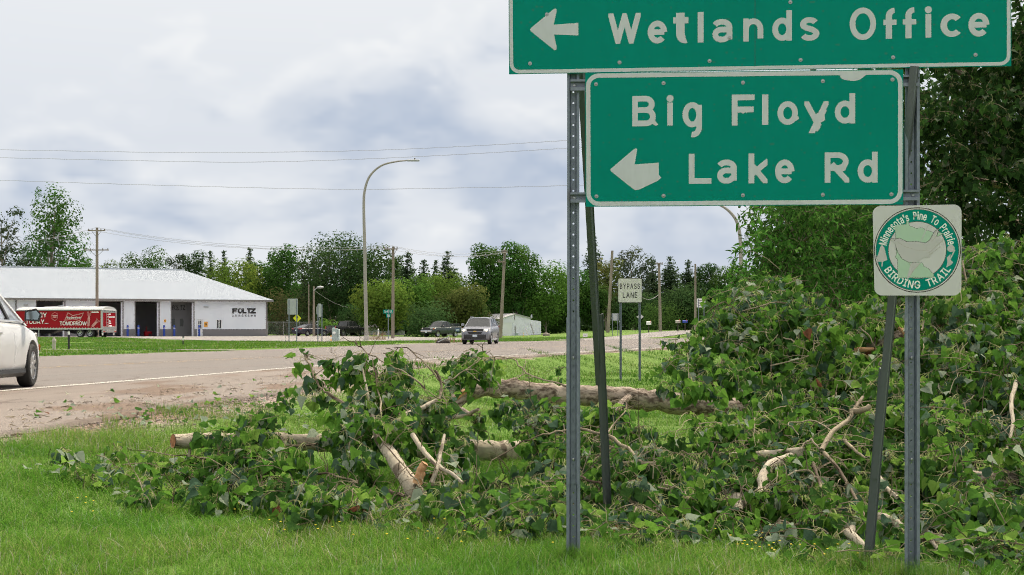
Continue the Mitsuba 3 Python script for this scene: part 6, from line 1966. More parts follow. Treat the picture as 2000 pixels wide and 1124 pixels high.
class Foliage:
    """twigs with their leaves, gathered for one thing"""

    def __init__(self, seed):
        self.r = np.random.default_rng(seed)
        self.pos, self.out, self.size, self.twigs, self.mood = [], [], [], [], []

    def twig(self, start, d, L, n, r0=0.0042, droop=0.35, lead=0.2, size=1.0, lean=0, mood=1):
        r = self.r
        t = np.linspace(0, 1, 5)[:, None]
        bend = r.normal(0, 0.18, 3) * L
        p = start + d * L * t + DOWN * droop * L * t ** 2 + bend * t * (1 - t) * 2
        self.twigs.append(tube(p, np.linspace(r0, r0 * 0.35, 5), 4, caps=False))
        tt = lead + (1 - lead) * (np.arange(n) + r.random(n) * 0.7) / max(n, 1)
        tt = np.clip(tt, 0, 1)[:, None]
        q = start + d * L * tt + DOWN * droop * L * tt ** 2 + bend * tt * (1 - tt) * 2
        o = norm(norm(np.cross(np.tile(d, (n, 1)), r.normal(0, 1, (n, 3))) + d * 0.35) + lean)
        self.mood.append(np.full(n, mood))
        self.pos.append(q)
        self.out.append(o)
        self.size.append(size * (0.50 + 0.70 * r.random(n) ** 0.7))

    def bare(self, c, L, r0=0.0045):
        r = self.r
        d = norm(r.normal(0, 1, 3) + np.array([0, -0.2, 0.25]))
        t = np.linspace(0, 1, 6)[:, None]
        p = c + d * L * t + DOWN * 0.3 * L * t ** 2 + r.normal(0, 0.012, (6, 3)) * t
        self.twigs.append(tube(p, np.linspace(r0, r0 * 0.4, 6), 4, caps=False))
        for _ in range(int(r.integers(0, 3))):
            q = p[r.integers(2, 6)]
            e = norm(d + r.normal(0, 0.8, 3)) * L * 0.4
            self.twigs.append(tube([q, q + e * 0.5 + r.normal(0, 0.006, 3), q + e], [r0 * 0.5, r0 * 0.4, r0 * 0.25], 3, caps=False))

    def clump(self, c, R, n, up=0.15, size=1.0, droop=0.35):
        """a bunch of leafy twigs about c; R: reach in x, y, z"""
        r = self.r
        k = max(2, int(round(n / 9)))
        R = np.broadcast_to(np.asarray(R, float), 3)
        lean = r.normal(0, 0.55, 3) + np.array([0, -0.25, 0])
        mood = int(r.choice(4, p=[0.22, 0.34, 0.28, 0.16]))
        size = size * (0.82 + 0.34 * r.random())
        for _ in range(k):
            d = norm(r.normal(0, 1, 3) + np.array([0, 0, up]))
            L = float(np.linalg.norm(d * R)) * (0.7 + 0.5 * r.random())
            self.twig(np.asarray(c) + r.normal(0, 0.18, 3) * R, d, L, max(3, int(round(n / k))), size=size, droop=droop, lean=lean, mood=mood)

    def build(self, key, protos=None, tones=None, parts=300, ground=True, droop=0.95, m='m_leaf', stalk=STALK, twig_mat='m_twig', foliage_label=None):
        r = self.r
        pos, out, s = np.vstack(self.pos), np.vstack(self.out), np.concatenate(self.size)
        if ground:
            z = terrain(pos[:, 0], pos[:, 1])
            low = pos[:, 2] < z + 0.015
            pos[low, 2] = z[low] + 0.015 + 0.07 * r.random(low.sum())
        R = leaf_frames(out, r, droop)
        protos = protos or POPLAR
        which = r.integers(0, len(protos), len(pos))
        tone, col = poplar_tones(len(pos), r, mood=np.concatenate(self.mood)) if tones is None else (None, tones(len(pos), r, np.concatenate(self.mood)))
        rest = np.ones(len(pos), bool)
        if parts:
            for i in show_largest(pos, R, s, parts):
                rest[i] = False
                M = np.eye(4)
                M[:3, :3] = R[i] * s[i]
                M[:3, 3] = pos[i]
                k = numbered(key + '__leaf')
                scene[k] = {**leaf_shape(int(which[i]), int(tone[i])), 'to_world': T(M)}
        mesh, c = leaf_batch(protos, which[rest], pos[rest], R[rest], s[rest], col[rest], stalk)
        part(key, 'foliage', mesh, m, color=c, kind='stuff')
        if self.twigs:
            part(key, 'fine_twig', cat(self.twigs), twig_mat, kind='stuff')


def limb(key, pts, r0, r1, m='m_bark', sides=12, rough=0.11, seed=0, name='limb', step=5, label=None, ends=True):
    p = smooth_path(pts, step)
    jr = np.random.default_rng(seed * 7 + len(p))
    if len(p) > 4:
        p[1:-1] += jr.normal(0, 0.09 * min(r0, r1), p[1:-1].shape)
    rad = np.linspace(r0, r1, len(p)) * (1 + jr.normal(0, 0.02, len(p)))
    mesh = tube(p, rad, sides, caps=ends, rough=rough, seed=seed)
    th = np.tile(np.arange(sides) / sides, len(p))
    al = np.repeat(np.concatenate([[0], np.cumsum(np.linalg.norm(np.diff(p, axis=0), axis=1))]), sides)
    uv = np.column_stack([np.cos(th * 2 * np.pi) * 1.5 + 3, al])
    if ends:
        uv = np.vstack([uv, [[3, al[0]], [3, al[-1]]]])
    return part(key, name, mesh, m, smooth=True, uv=uv, label=label)


def cut_disc(key, c, d, r, m='m_cut', name='cut_end', label=None, seed=0):
    """the sawn face of a log"""
    rr = np.random.default_rng(seed)
    d = norm(np.asarray(d, float))
    a = norm(np.cross(d, [0, 0, 1.0]))
    b = np.cross(d, a)
    n = 20
    v, uv = [np.asarray(c, float) + d * 0.004], [(0, 0)]
    for k in (0.5, 1.0):
        for i in range(n):
            t = 2 * math.pi * i / n
            v.append(c + (a * math.cos(t) + b * math.sin(t)) * r * k + d * (0.003 + rr.normal(0, 0.0012)))
            uv.append((k * 0.1 * r / 0.07, 0))
    f = [(0, 1 + i, 1 + (i + 1) % n) for i in range(n)]
    for i in range(n):
        j = (i + 1) % n
        f += [(1 + i, 1 + n + i, 1 + n + j), (1 + i, 1 + n + j, 1 + j)]
    tm = trimesh.Trimesh(np.array(v), np.array(f), process=False)
    return part(key, name, tm, m, smooth=False, uv=np.array(uv), label=label)


def fill(fo, poly, front, back, step=42, relief=1.0, n=45, layers=2, R=0.21, size=1.0, gaps=0.0, depth_jit=0.25, layer_gap=0.45):
    """leafy clumps through the volume of a heap: the heap's outline from the photograph's side, its front foot (row, depth) and back top (row, depth)"""
    r = fo.r
    pg = Polygon(poly).buffer(0)
    x0, y0, x1, y1 = pg.bounds
    for lay in range(layers):
        for yy in np.arange(y0 + step * 0.3, y1, step * 0.82):
            for xx in np.arange(x0 + step * 0.3 + (step / 2 if int(yy / step) % 2 else 0), x1, step):
                px, py = xx + r.normal(0, step * 0.22), yy + r.normal(0, step * 0.22)
                if not pg.contains(Point(px, py)) or r.random() < gaps:
                    continue
                k = np.clip((front[0] - py) / (front[0] - back[0]), -0.1, 1.1)
                Y = front[1] + (back[1] - front[1]) * k + r.normal(0, depth_jit * 0.5) + lay * layer_gap
                hollow = float(meshkit.fbm(np.array([px / 95.0, py / 75.0, lay * 3.0 + len(poly)]), 2, 5)) - 0.5
                Y += hollow * 1.4 * relief * (0.5 if Y < 9.6 else 1.0)
                if relief and hollow > 0.19 and r.random() < 0.55:
                    continue
                c = at(px, py, Y)
                c[2] = max(c[2], float(terrain(c[0], c[1])) + 0.06)
                if r.random() < 0.40:
                    fo.bare(c + np.array([r.normal(0, 0.5), -0.8, 0.5]) * R, r.uniform(0.2, 0.6), 0.0038)
                fo.clump(c, (R, R, R * 0.8), int(n * (0.7 + 0.6 * r.random())), size=size)


def arcs(fo_key, rows, m='m_twig'):
    """bare twigs and branchlets: [(pixel, row, depth) ...], thick end radius, thin end radius"""
    for i, (pts, r0, r1) in enumerate(rows):
        p = smooth_path(np.array([at(*q) for q in pts]), 4)
        rr = np.random.default_rng(i + len(pts) * 13)
        p[1:-1] += rr.normal(0, 0.007, p[1:-1].shape)
        limb(fo_key, p, r0 * 0.72, r1 * 0.62, m, sides=6, rough=0.2, seed=i, name='branchlet', step=2)


def heap(key_label, seed, fills, limbs=(), twigs=(), group=None, name='fallen_branch', parts=300, size=1.0):
    key = thing(name, key_label, 'fallen branch', group)
    fo = Foliage(seed)
    for rows in [l[:3] for l in limbs] + list(twigs):          # bare side twigs
        p = smooth_path(np.array([at(*q) for q in rows[0]]), 4)
        for _ in range(int(2 + 5 * np.linalg.norm(p[-1] - p[0]))):
            c = p[fo.r.integers(1, len(p))]
            fo.bare(c, fo.r.uniform(0.10, 0.42))
    for f in fills:
        fill(fo, *f[0], **(f[1] if len(f) > 1 else {}))
    for i, (pts, r0, r1, m) in enumerate(limbs):
        limb(key, np.array([at(*q) for q in pts]), r0, r1, m, seed=seed + i)
    arcs(key, twigs)
    fo.build(key, parts=parts)
    return key


# ---- the logs
lg = thing('fallen_log', 'cut pale log with reddish sawn end, left of the heap on the grass', 'log')
A0_, A1_ = at(338, 862, 12.8), at(1040, 880, 15.1)
A = [A0_ + (A1_ - A0_) * t + np.array([0, 0, 0.02 * math.sin(5 * t)]) for t in np.linspace(0, 1, 8)]
limb(lg, A, 0.064, 0.116, 'm_bark', sides=20, rough=0.09, seed=3, name='stem', step=8)
cut_disc(lg, A[0], A[0] - A[1], 0.062, label='reddish sawn end')
for q0, q1, r in (((905, 872, 14.5), (912, 852, 14.4), 0.035), ((372, 868, 12.9), (369, 893, 12.9), 0.018), ((455, 858, 13.1), (470, 842, 13.05), 0.018)):
    limb(lg, np.array([at(*q0), at(*q1)]), r, r * 0.8, 'm_bark', sides=8, seed=5, name='stub')

lg2 = thing('fallen_tree', 'thick rough grey trunk lying arched across the grass behind the heap', 'fallen tree')
B = [at(868, 812, 17.2), at(892, 778, 17.3), at(940, 758, 17.5), at(1010, 762, 17.6), at(1100, 772, 17.7), at(1200, 775, 17.8), at(1310, 786, 18.0), at(1430, 798, 18.3), at(1560, 806, 18.8)]
limb(lg2, B, 0.104, 0.146, 'm_roughbark', sides=20, rough=0.10, seed=7, name='stem', step=8)
for pts, r0, r1 in (([(1228, 778, 17.7), (1200, 800, 17.2), (1172, 820, 16.8)], 0.05, 0.03), ([(1215, 800, 17.5), (1190, 822, 17.2), (1168, 838, 16.9)], 0.035, 0.025), ([(870, 800, 17.2), (900, 800, 16.9), (925, 815, 16.7)], 0.04, 0.025), ([(868, 815, 17.2), (905, 812, 16.8), (935, 800, 16.6)], 0.04, 0.02)):
    limb(lg2, np.array([at(*q) for q in pts]), r0, r1, 'm_roughbark', sides=8, seed=8, name='side_limb')
for k in (0, 1):
    limb(lg2, np.array([at(890 + 6 * k, 778 - 10 * k, 17.18 - 0.02 * k), at(915 + 5 * k, 764 - 5 * k, 17.22)]), 0.03, 0.012, 'm_rawwood', sides=6, seed=k, name='torn_splinter')

lg3 = thing('fallen_tree', 'broken brown trunk with orange torn wood behind the right sign post', 'fallen tree')
limb(lg3, np.array([at(1690, 690, 14.6), at(1760, 664, 14.4), at(1830, 668, 14.3), at(1900, 700, 14.4)]), 0.12, 0.10, 'm_roughbark', sides=14, rough=0.14, seed=9, name='stem')
for i, (a, b) in enumerate((((1765, 648, 14.2), (1780, 632, 14.2)), ((1800, 656, 14.2), (1838, 664, 14.1)), ((1668, 684, 14.3), (1720, 682, 14.2)), ((1775, 662, 14.2), (1755, 640, 14.2)))):
    limb(lg3, np.array([at(*a), at(*b)]), 0.035, 0.012, 'm_rawwood', sides=6, seed=i, name='torn_splinter', label='orange torn wood')
lg4 = thing('fallen_log', 'short rough log with an orange split side at the far right of the heap', 'log')
limb(lg4, np.array([at(1862, 936, 10.7), at(1930, 940, 10.6), at(2040, 950, 10.6)]), 0.066, 0.075, 'm_roughbark', sides=14, rough=0.1, seed=19, name='stem')
limb(lg4, np.array([at(1868, 964, 10.55), at(1915, 962, 10.5), at(1960, 966, 10.5)]), 0.022, 0.018, 'm_rawwood', sides=8, seed=4, name='split_piece', label='orange split wood')

# ---- the leafy branches, left to right
heap('low spread of poplar leaves trailing left over the grass, tip of the heap', 101,
     [(([(128, 925), (190, 895), (250, 888), (330, 900), (420, 905), (470, 930), (430, 990), (300, 985), (200, 968), (140, 950)], (990, 10.5), (890, 13.2)), dict(n=36, layers=2, R=0.17, gaps=0.1))],
     twigs=[([(190, 903, 12.9), (165, 915, 12.9), (140, 925, 12.9)], 0.016, 0.006), ([(226, 878, 13.6), (300, 884, 13.4), (380, 894, 13.2), (436, 902, 13.1)], 0.008, 0.013), ([(250, 940, 12.4), (180, 938, 12.6), (130, 930, 12.8)], 0.012, 0.004), ([(350, 920, 12.3), (385, 945, 12.0), (405, 970, 11.8)], 0.012, 0.008), ([(400, 960, 11.7), (470, 966, 11.6), (520, 975, 11.4)], 0.012, 0.008), ([(200, 905, 12.8), (192, 915, 12.7), (180, 928, 12.7)], 0.008, 0.004)])
heap('leafy poplar branch hanging over the pale cut log at left', 102,
     [(([(420, 880), (440, 830), (490, 800), (560, 815), (560, 840), (565, 890), (600, 925), (600, 975), (500, 985), (430, 970), (425, 920)], (985, 10.6), (800, 13.2)), dict(n=46, layers=2, R=0.20)),
      (([(480, 790), (530, 760), (600, 775), (590, 800), (520, 800)], (800, 17.5), (760, 19)), dict(n=30, layers=1, R=0.25, gaps=0.2))],
     twigs=[([(590, 900, 12.3), (500, 880, 12.6), (430, 840, 13.2)], 0.014, 0.006), ([(640, 860, 12.8), (600, 870, 12.6), (560, 872, 12.6)], 0.02, 0.012)])
heap('upright broken twig end with big leaves against the road shoulder', 103,
     [(([(588, 745), (600, 690), (640, 705), (656, 740), (640, 775), (600, 770)], (770, 13.3), (690, 13.6)), dict(n=14, layers=1, R=0.13, step=34, size=1.2, relief=0))],
     twigs=[([(594, 690, 13.6), (606, 715, 13.5), (624, 755, 13.3), (650, 775, 13.1), (680, 792, 12.9)], 0.013, 0.016), ([(600, 700, 13.6), (592, 688, 13.6)], 0.018, 0.004), ([(640, 770, 13.2), (690, 805, 12.8), (720, 830, 12.4)], 0.012, 0.01)], parts=120)
heap('tall leafy branch rising over the middle left of the heap', 104,
     [(([(680, 760), (690, 705), (740, 690), (790, 730), (800, 790), (770, 850), (700, 870), (650, 850), (660, 790)], (860, 12.0), (690, 13.6)), dict(n=46, layers=2, R=0.20)),
      (([(735, 700), (748, 672), (790, 676), (800, 700), (770, 712)], (710, 13.6), (670, 13.8)), dict(n=14, layers=1, R=0.12, step=26, relief=0)),
      (([(800, 780), (850, 760), (880, 790), (860, 830), (810, 830)], (830, 12.8), (760, 13.8)), dict(n=40, layers=2, R=0.20))],
     twigs=[([(695, 665, 13.7), (705, 680, 13.6), (745, 705, 13.4), (800, 735, 13.1), (830, 760, 13.0)], 0.007, 0.014), ([(770, 680, 13.8), (800, 684, 13.7), (830, 712, 13.5), (870, 750, 13.4)], 0.006, 0.012), ([(728, 700, 13.2), (738, 760, 13.0), (745, 810, 12.6)], 0.008, 0.016), ([(850, 725, 13.4), (862, 750, 13.3), (858, 780, 13.2)], 0.02, 0.02)])
heap('forked pale limb lying at the front of the heap with a torn stub', 105,
     [(([(600, 930), (700, 920), (740, 950), (770, 972), (840, 970), (850, 1005), (700, 1015), (600, 1010), (520, 1000), (550, 950)], (1015, 9.9), (880, 12.0)), dict(n=46, layers=2, R=0.19)),
      (([(845, 880), (880, 825), (915, 840), (905, 900), (870, 915)], (915, 11.6), (825, 12.8)), dict(n=44, layers=2, R=0.18, relief=0)), (([(640, 915), (700, 905), (740, 930), (730, 970), (640, 960)], (970, 11.0), (905, 11.8)), dict(n=40, layers=2, R=0.18)), (([(830, 930), (880, 920), (930, 905), (930, 960), (850, 985)], (985, 10.5), (905, 11.4)), dict(n=34, layers=1, R=0.17, relief=0))],
     limbs=[([(818, 975, 11.1), (803, 950, 11.1), (770, 900, 11.6), (742, 856, 12.2), (735, 830, 12.5)], 0.078, 0.040, 'm_bark'), ([(746, 862, 12.2), (785, 815, 12.6), (818, 800, 12.8), (852, 782, 13.0)], 0.034, 0.018, 'm_bark'),
            ([(815, 945, 11.0), (822, 922, 11.0), (830, 905, 11.0)], 0.04, 0.028, 'm_rawwood'), ([(905, 945, 10.9), (882, 925, 11.0), (858, 912, 11.1), (830, 885, 11.4), (806, 850, 11.7)], 0.014, 0.022, 'm_bark'), ([(843, 945, 11.0), (855, 910, 11.1), (868, 850, 11.5)], 0.022, 0.012, 'm_bark'), ([(735, 840, 12.5), (725, 800, 12.8), (708, 720, 13.2)], 0.022, 0.008, 'm_bark')],
     twigs=[([(735, 845, 12.0), (770, 890, 11.4), (815, 938, 10.9)], 0.006, 0.010), ([(590, 930, 11.9), (640, 925, 11.7), (700, 945, 11.3)], 0.018, 0.012), ([(760, 960, 11.0), (790, 970, 10.8)], 0.024, 0.02)])
heap('sprays of poplar leaves arching beside the lying trunk top', 106,
     [(([(868, 735), (890, 700), (930, 690), (1000, 700), (1005, 728), (960, 736), (895, 750)], (760, 14.4), (690, 15)), dict(n=44, layers=2, R=0.2, relief=0.3)),
      (([(985, 800), (1050, 785), (1112, 785), (1115, 880), (1040, 870), (1000, 845)], (880, 12.2), (785, 13.8)), dict(n=46, layers=2, R=0.2)),
      (([(870, 795), (940, 800), (1000, 795), (1010, 812), (930, 822), (880, 820)], (825, 13.6), (795, 14.4)), dict(n=30, layers=2, R=0.18, gaps=0.2)),
      (([(980, 720), (1050, 715), (1095, 730), (1100, 752), (1000, 745)], (755, 21), (715, 24)), dict(n=30, layers=1, R=0.3, gaps=0.25))],
     twigs=[([(955, 697, 14.7), (1000, 702, 14.5), (1030, 730, 14.4), (1105, 755, 14.2)], 0.006, 0.016), ([(1025, 730, 14.4), (1000, 742, 14.2), (965, 760, 14.0)], 0.006, 0.005), ([(945, 688, 14.8), (942, 676, 14.8)], 0.008, 0.006), ([(870, 745, 14.2), (900, 730, 14.3), (940, 700, 14.5)], 0.012, 0.006)])
heap('thick drooping leaf bunch left of the left sign post', 107,
     [(([(850, 970), (930, 940), (1030, 928), (1110, 905), (1112, 1040), (1010, 1045), (930, 1035), (840, 1025)], (1050, 9.15), (880, 11.7)), dict(n=52, layers=2, R=0.20)),
      (([(1050, 850), (1110, 840), (1110, 905), (1055, 905)], (905, 11.8), (840, 13)), dict(n=40, layers=2, R=0.2))],
     twigs=[([(1110, 840, 12.4), (1060, 850, 12.3), (1010, 872, 12.2), (960, 900, 11.9)], 0.012, 0.006), ([(800, 1000, 10.6), (810, 1020, 10.4), (806, 1035, 10.3)], 0.010, 0.007), ([(808, 1000, 10.6), (835, 1020, 10.4), (850, 1036, 10.2)], 0.012, 0.006), ([(835, 1018, 10.4), (870, 1008, 10.4), (890, 1030, 10.2)], 0.006, 0.004), ([(1040, 1030, 9.8), (1090, 1034, 9.7), (1110, 1040, 9.7)], 0.008, 0.006)])
heap('dark drooping leafy branches between the left post and the pale log', 108,
     [(([(1125, 800), (1180, 800), (1260, 850), (1340, 860), (1420, 880), (1440, 960), (1420, 1055), (1350, 1075), (1230, 1068), (1125, 1048)], (1076, 8.95), (810, 12.6)), dict(n=48, layers=2, R=0.20))],
     twigs=[([(1110, 835, 12.0), (1180, 850, 11.6), (1240, 890, 11.2), (1260, 915, 11.0)], 0.016, 0.026), ([(1215, 905, 11.0), (1280, 905, 10.9)], 0.018, 0.02), ([(1185, 850, 11.8), (1225, 790, 12.6), (1180, 785, 13)], 0.010, 0.006), ([(1240, 930, 10.7), (1290, 955, 10.5), (1320, 950, 10.4)], 0.016, 0.008), ([(1215, 960, 10.4), (1240, 985, 10.2), (1262, 1000, 10.0)], 0.022, 0.02), ([(1130, 930, 10.8), (1150, 940, 10.7), (1175, 945, 10.6)], 0.012, 0.018), ([(1338, 960, 10.2), (1345, 985, 10.0), (1347, 1010, 9.9)], 0.009, 0.006), ([(1120, 810, 12.8), (1140, 850, 12.2), (1230, 885, 11.4)], 0.008, 0.010)])
heap('high mound of poplar leaves left of the white emblem sign', 109,
     [(([(1310, 700), (1340, 650), (1420, 590), (1500, 560), (1600, 580), (1700, 590), (1700, 790), (1640, 840), (1520, 850), (1470, 825), (1440, 775), (1390, 752), (1340, 740)], (860, 12.4), (560, 15.6)), dict(n=46, layers=2, R=0.22)),
      (([(1280, 740), (1310, 690), (1340, 700), (1340, 760), (1300, 770)], (770, 14), (690, 14.6)), dict(n=22, layers=1, R=0.18)),
      (([(1400, 590), (1470, 540), (1580, 560), (1580, 640), (1440, 660)], (660, 15.6), (540, 17.5)), dict(n=44, layers=2, R=0.26)),
      (([(1345, 822), (1440, 815), (1490, 850), (1440, 872), (1370, 850)], (870, 12.0), (810, 12.8)), dict(n=46, layers=2, R=0.22))],
     twigs=[([(1380, 612, 14.8), (1410, 592, 14.9), (1440, 610, 14.9), (1500, 660, 14.8)], 0.006, 0.010), ([(1450, 608, 15), (1520, 590, 15.1), (1590, 605, 15.0)], 0.010, 0.006), ([(1530, 660, 14.6), (1560, 668, 14.5), (1600, 655, 14.5)], 0.012, 0.007), ([(1620, 560, 15), (1640, 590, 14.9), (1640, 600, 14.9)], 0.006, 0.008), ([(1450, 830, 12.6), (1490, 850, 12.4), (1500, 872, 12.2)], 0.012, 0.008), ([(1505, 715, 14.0), (1570, 700, 13.9), (1590, 690, 13.9)], 0.010, 0.006), ([(1410, 840, 12.4), (1460, 855, 12.2), (1500, 873, 12.0)], 0.010, 0.006), ([(1680, 640, 14), (1700, 660, 13.9), (1715, 700, 13.8)], 0.01, 0.006)])
heap('tangle of pale limbs and drooping leaves in front of the leaf mound', 110,
     [(([(1400, 880), (1480, 870), (1600, 850), (1700, 840), (1710, 1000), (1650, 1070), (1560, 1050), (1480, 1055), (1420, 1040)], (1070, 9.2), (850, 11.8)), dict(n=44, layers=2, R=0.19, gaps=0.12)),
      (([(1400, 840), (1480, 830), (1640, 800), (1700, 800), (1700, 850), (1500, 880)], (870, 12.2), (800, 12.8)), dict(n=44, layers=1, R=0.2, gaps=0.1))],
     limbs=[([(1405, 893, 11.6), (1450, 893, 11.5), (1510, 890, 11.3), (1570, 885, 11.2)], 0.036, 0.048, 'm_bark'), ([(1545, 895, 11.1), (1506, 910, 10.9), (1490, 935, 10.7), (1488, 962, 10.5), (1455, 982, 10.2), (1434, 986, 10.15)], 0.044, 0.034, 'm_bark'), ([(1438, 968, 10.2), (1440, 985, 10.15), (1442, 995, 10.1)], 0.045, 0.03, 'm_bark'),
            ([(1605, 880, 11.2), (1625, 845, 11.4), (1658, 820, 11.6), (1668, 800, 11.7), (1685, 776, 11.9)], 0.021, 0.014, 'm_twig'), ([(1662, 805, 11.7), (1690, 800, 11.6), (1700, 792, 11.6)], 0.026, 0.022, 'm_twig'), ([(1588, 905, 10.8), (1600, 940, 10.5), (1614, 985, 10.2)], 0.014, 0.010, 'm_twig'),
            ([(1655, 1040, 9.3), (1680, 1060, 9.1), (1712, 1098, 8.9)], 0.028, 0.022, 'm_bark'), ([(1660, 1050, 9.3), (1665, 1030, 9.4)], 0.03, 0.02, 'm_bark'), ([(1610, 885, 11.0), (1640, 920, 10.6), (1672, 975, 10.2), (1690, 1010, 9.8)], 0.016, 0.008, 'm_twig')],
     twigs=[([(1545, 905, 11.1), (1570, 868, 11.3), (1590, 865, 11.3), (1612, 895, 11.2)], 0.010, 0.014), ([(1440, 895, 11.4), (1500, 900, 11.2), (1590, 910, 10.9)], 0.008, 0.012), ([(1460, 985, 10.2), (1520, 940, 10.3), (1570, 920, 10.4), (1598, 935, 10.4)], 0.006, 0.012), ([(1446, 955, 10.2), (1480, 960, 10.2), (1520, 930, 10.3)], 0.010, 0.006), ([(1560, 850, 11.6), (1540, 825, 11.9), (1590, 825, 11.9), (1625, 843, 11.7)], 0.005, 0.009), ([(1400, 868, 12), (1390, 895, 11.6)], 0.008, 0.006), ([(1520, 1018, 9.8), (1560, 1024, 9.6)], 0.014, 0.012), ([(1650, 860, 11.4), (1670, 880, 11.2), (1690, 895, 11.1)], 0.024, 0.012)])
heap('leaf wall behind the right sign post below the round emblem', 111,
     [(([(1695, 610), (1800, 590), (1830, 640), (1830, 960), (1760, 980), (1700, 960)], (980, 10.6), (590, 14.6)), dict(n=46, layers=2, R=0.21))],
     limbs=[([(1715, 1010, 9.7), (1745, 1020, 9.6), (1775, 1040, 9.5), (1830, 1062, 9.4)], 0.034, 0.030, 'm_bark'), ([(1715, 930, 10.4), (1732, 955, 10.2), (1752, 972, 10.1)], 0.02, 0.016, 'm_bark')],
     twigs=[([(1820, 590, 14), (1812, 620, 13.8), (1800, 645, 13.7)], 0.014, 0.02), ([(1700, 965, 10.2), (1735, 960, 10.1), (1745, 985, 10.0)], 0.008, 0.005)])
heap('big drooping poplar branch at the right frame edge', 112,
     [(([(1800, 620), (1850, 520), (1930, 480), (2050, 470), (2150, 500), (2150, 960), (2000, 1000), (1900, 985), (1820, 930)], (990, 10.0), (480, 14.8)), dict(n=46, layers=2, R=0.22))],
     limbs=[([(1985, 745, 12), (1975, 790, 11.6), (1978, 830, 11.3), (1962, 900, 10.9)], 0.020, 0.012, 'm_bark'), ([(1840, 756, 12.6), (1870, 752, 12.5), (1890, 765, 12.4)], 0.035, 0.025, 'm_bark'), ([(1830, 745, 12.6), (1845, 775, 12.4)], 0.016, 0.01, 'm_bark')],
     twigs=[([(1868, 480, 14.6), (1900, 500, 14.4), (1895, 560, 14)], 0.008, 0.006), ([(1900, 660, 13.4), (1960, 650, 13.2), (2010, 665, 13.1)], 0.016, 0.012), ([(1990, 600, 13.4), (1960, 640, 13.2), (1940, 660, 13.1)], 0.008, 0.006), ([(1880, 510, 14.2), (1890, 560, 13.9)], 0.012, 0.014), ([(1886, 590, 13.8), (1880, 640, 13.5), (1868, 680, 13.3)], 0.007, 0.010), ([(1842, 920, 10.6), (1860, 890, 10.8), (1890, 870, 11)], 0.007, 0.005), ([(1965, 870, 11), (1990, 868, 10.9), (2000, 880, 10.9)], 0.007, 0.005)])
heap('leafy branch ends on the grass at the bottom right corner', 113,
     [(([(1700, 1050), (1760, 1000), (1830, 960), (1880, 990), (1920, 1010), (1930, 1060), (1880, 1120), (1830, 1150), (1720, 1150), (1690, 1100)], (1130, 8.55), (960, 10.0)), dict(n=40, layers=2, R=0.17, gaps=0.1)),
      (([(1930, 1020), (2000, 1040), (2100, 1040), (2100, 1160), (1950, 1150), (1900, 1100)], (1130, 8.5), (1020, 9.4)), dict(n=40, layers=2, R=0.17, gaps=0.1)),
      (([(1575, 1088), (1640, 1085), (1690, 1100), (1680, 1135), (1590, 1130)], (1130, 8.5), (1085, 8.9)), dict(n=22, layers=1, R=0.14, gaps=0.2))],
     limbs=[([(1820, 1058, 9.0), (1835, 1080, 8.9), (1842, 1120, 8.7)], 0.014, 0.012, 'm_bark'), ([(1885, 1070, 9.0), (1915, 1080, 8.9), (1940, 1088, 8.9)], 0.026, 0.022, 'm_bark'), ([(1870, 1108, 8.7), (1900, 1130, 8.6), (1925, 1100, 8.7)], 0.022, 0.012, 'm_bark')],
     twigs=[([(1960, 1070, 8.9), (1985, 1085, 8.8), (2010, 1090, 8.8)], 0.008, 0.005), ([(1800, 1055, 9.1), (1830, 1060, 9.0)], 0.012, 0.008), ([(1552, 1119, 8.6), (1600, 1118, 8.6)], 0.006, 0.005)])
# ------------------------------------------------------------------ standing trees at the right


def ash_tones(n, r, mood=None):
    b = np.array([(0.064, 0.165, 0.036), (0.090, 0.240, 0.042), (0.130, 0.300, 0.055), (0.200, 0.370, 0.09)])
    k = r.choice(4, n, p=[0.34, 0.36, 0.22, 0.08])
    return b[k] * (0.8 + 0.4 * r.random((n, 1))) * (1 if mood is None else np.array([0.72, 1.0, 1.35, 0.9])[mood][:, None])


def deep_tones(n, r, mood=None):
    b = np.array([(0.030, 0.066, 0.022), (0.042, 0.095, 0.026), (0.062, 0.140, 0.030), (0.19, 0.23, 0.15)])
    k = r.choice(4, n, p=[0.40, 0.38, 0.18, 0.04])
    return b[k] * (0.8 + 0.4 * r.random((n, 1))) * (1 if mood is None else np.array([0.72, 1.0, 1.35, 0.9])[mood][:, None])


def standing(name, label, seed, trunk_pts, r0, lobes, leaves, protos, tones, size, R, droop, parts=0, m='m_roughbark', clump_n=36):
    """lobes: (x, y, z, rx, ry, rz); leafy clumps spread over each lobe's shell and sparsely inside"""
    key = thing(name, label, 'tree')
    r = np.random.default_rng(seed)
    fo = Foliage(seed)
    tp = np.array(trunk_pts, float)
    limb(key, tp, r0, r0 * 0.35, m, sides=12, rough=0.08, seed=seed, name='trunk')
    path = smooth_path(tp, 6)
    tot = sum(l[3] * l[5] for l in lobes)
    for l in lobes:
        c, rad = np.array(l[:3]), np.array(l[3:])
        s = path[np.argmin(np.linalg.norm(path - (c - np.array([0, 0, rad[2] * 0.7])), axis=1))]
        limb(key, np.array([s, (s + c) / 2 + np.array([0, 0, 0.1]), c]), r0 * 0.30, r0 * 0.06, m, sides=7, rough=0.08, seed=seed + 1, name='limb', step=4)
        k = max(4, int(leaves * rad[0] * rad[2] / tot / clump_n))
        for _ in range(k):
            d = norm(r.normal(0, 1, 3))
            if d[1] > 0.35 and r.random() < 0.5:
                d[1] = -d[1]
            q = c + d * rad * (0.55 + 0.5 * r.random() ** 0.7)
            fo.clump(q, (R, R, R * 0.85), clump_n, size=size, up=0.3, droop=0.3)
    fo.build(key, protos=protos, tones=tones, parts=parts, ground=False, droop=droop)
    return key


def W_(px, py, Y):
    return tuple(at(px, py, Y))


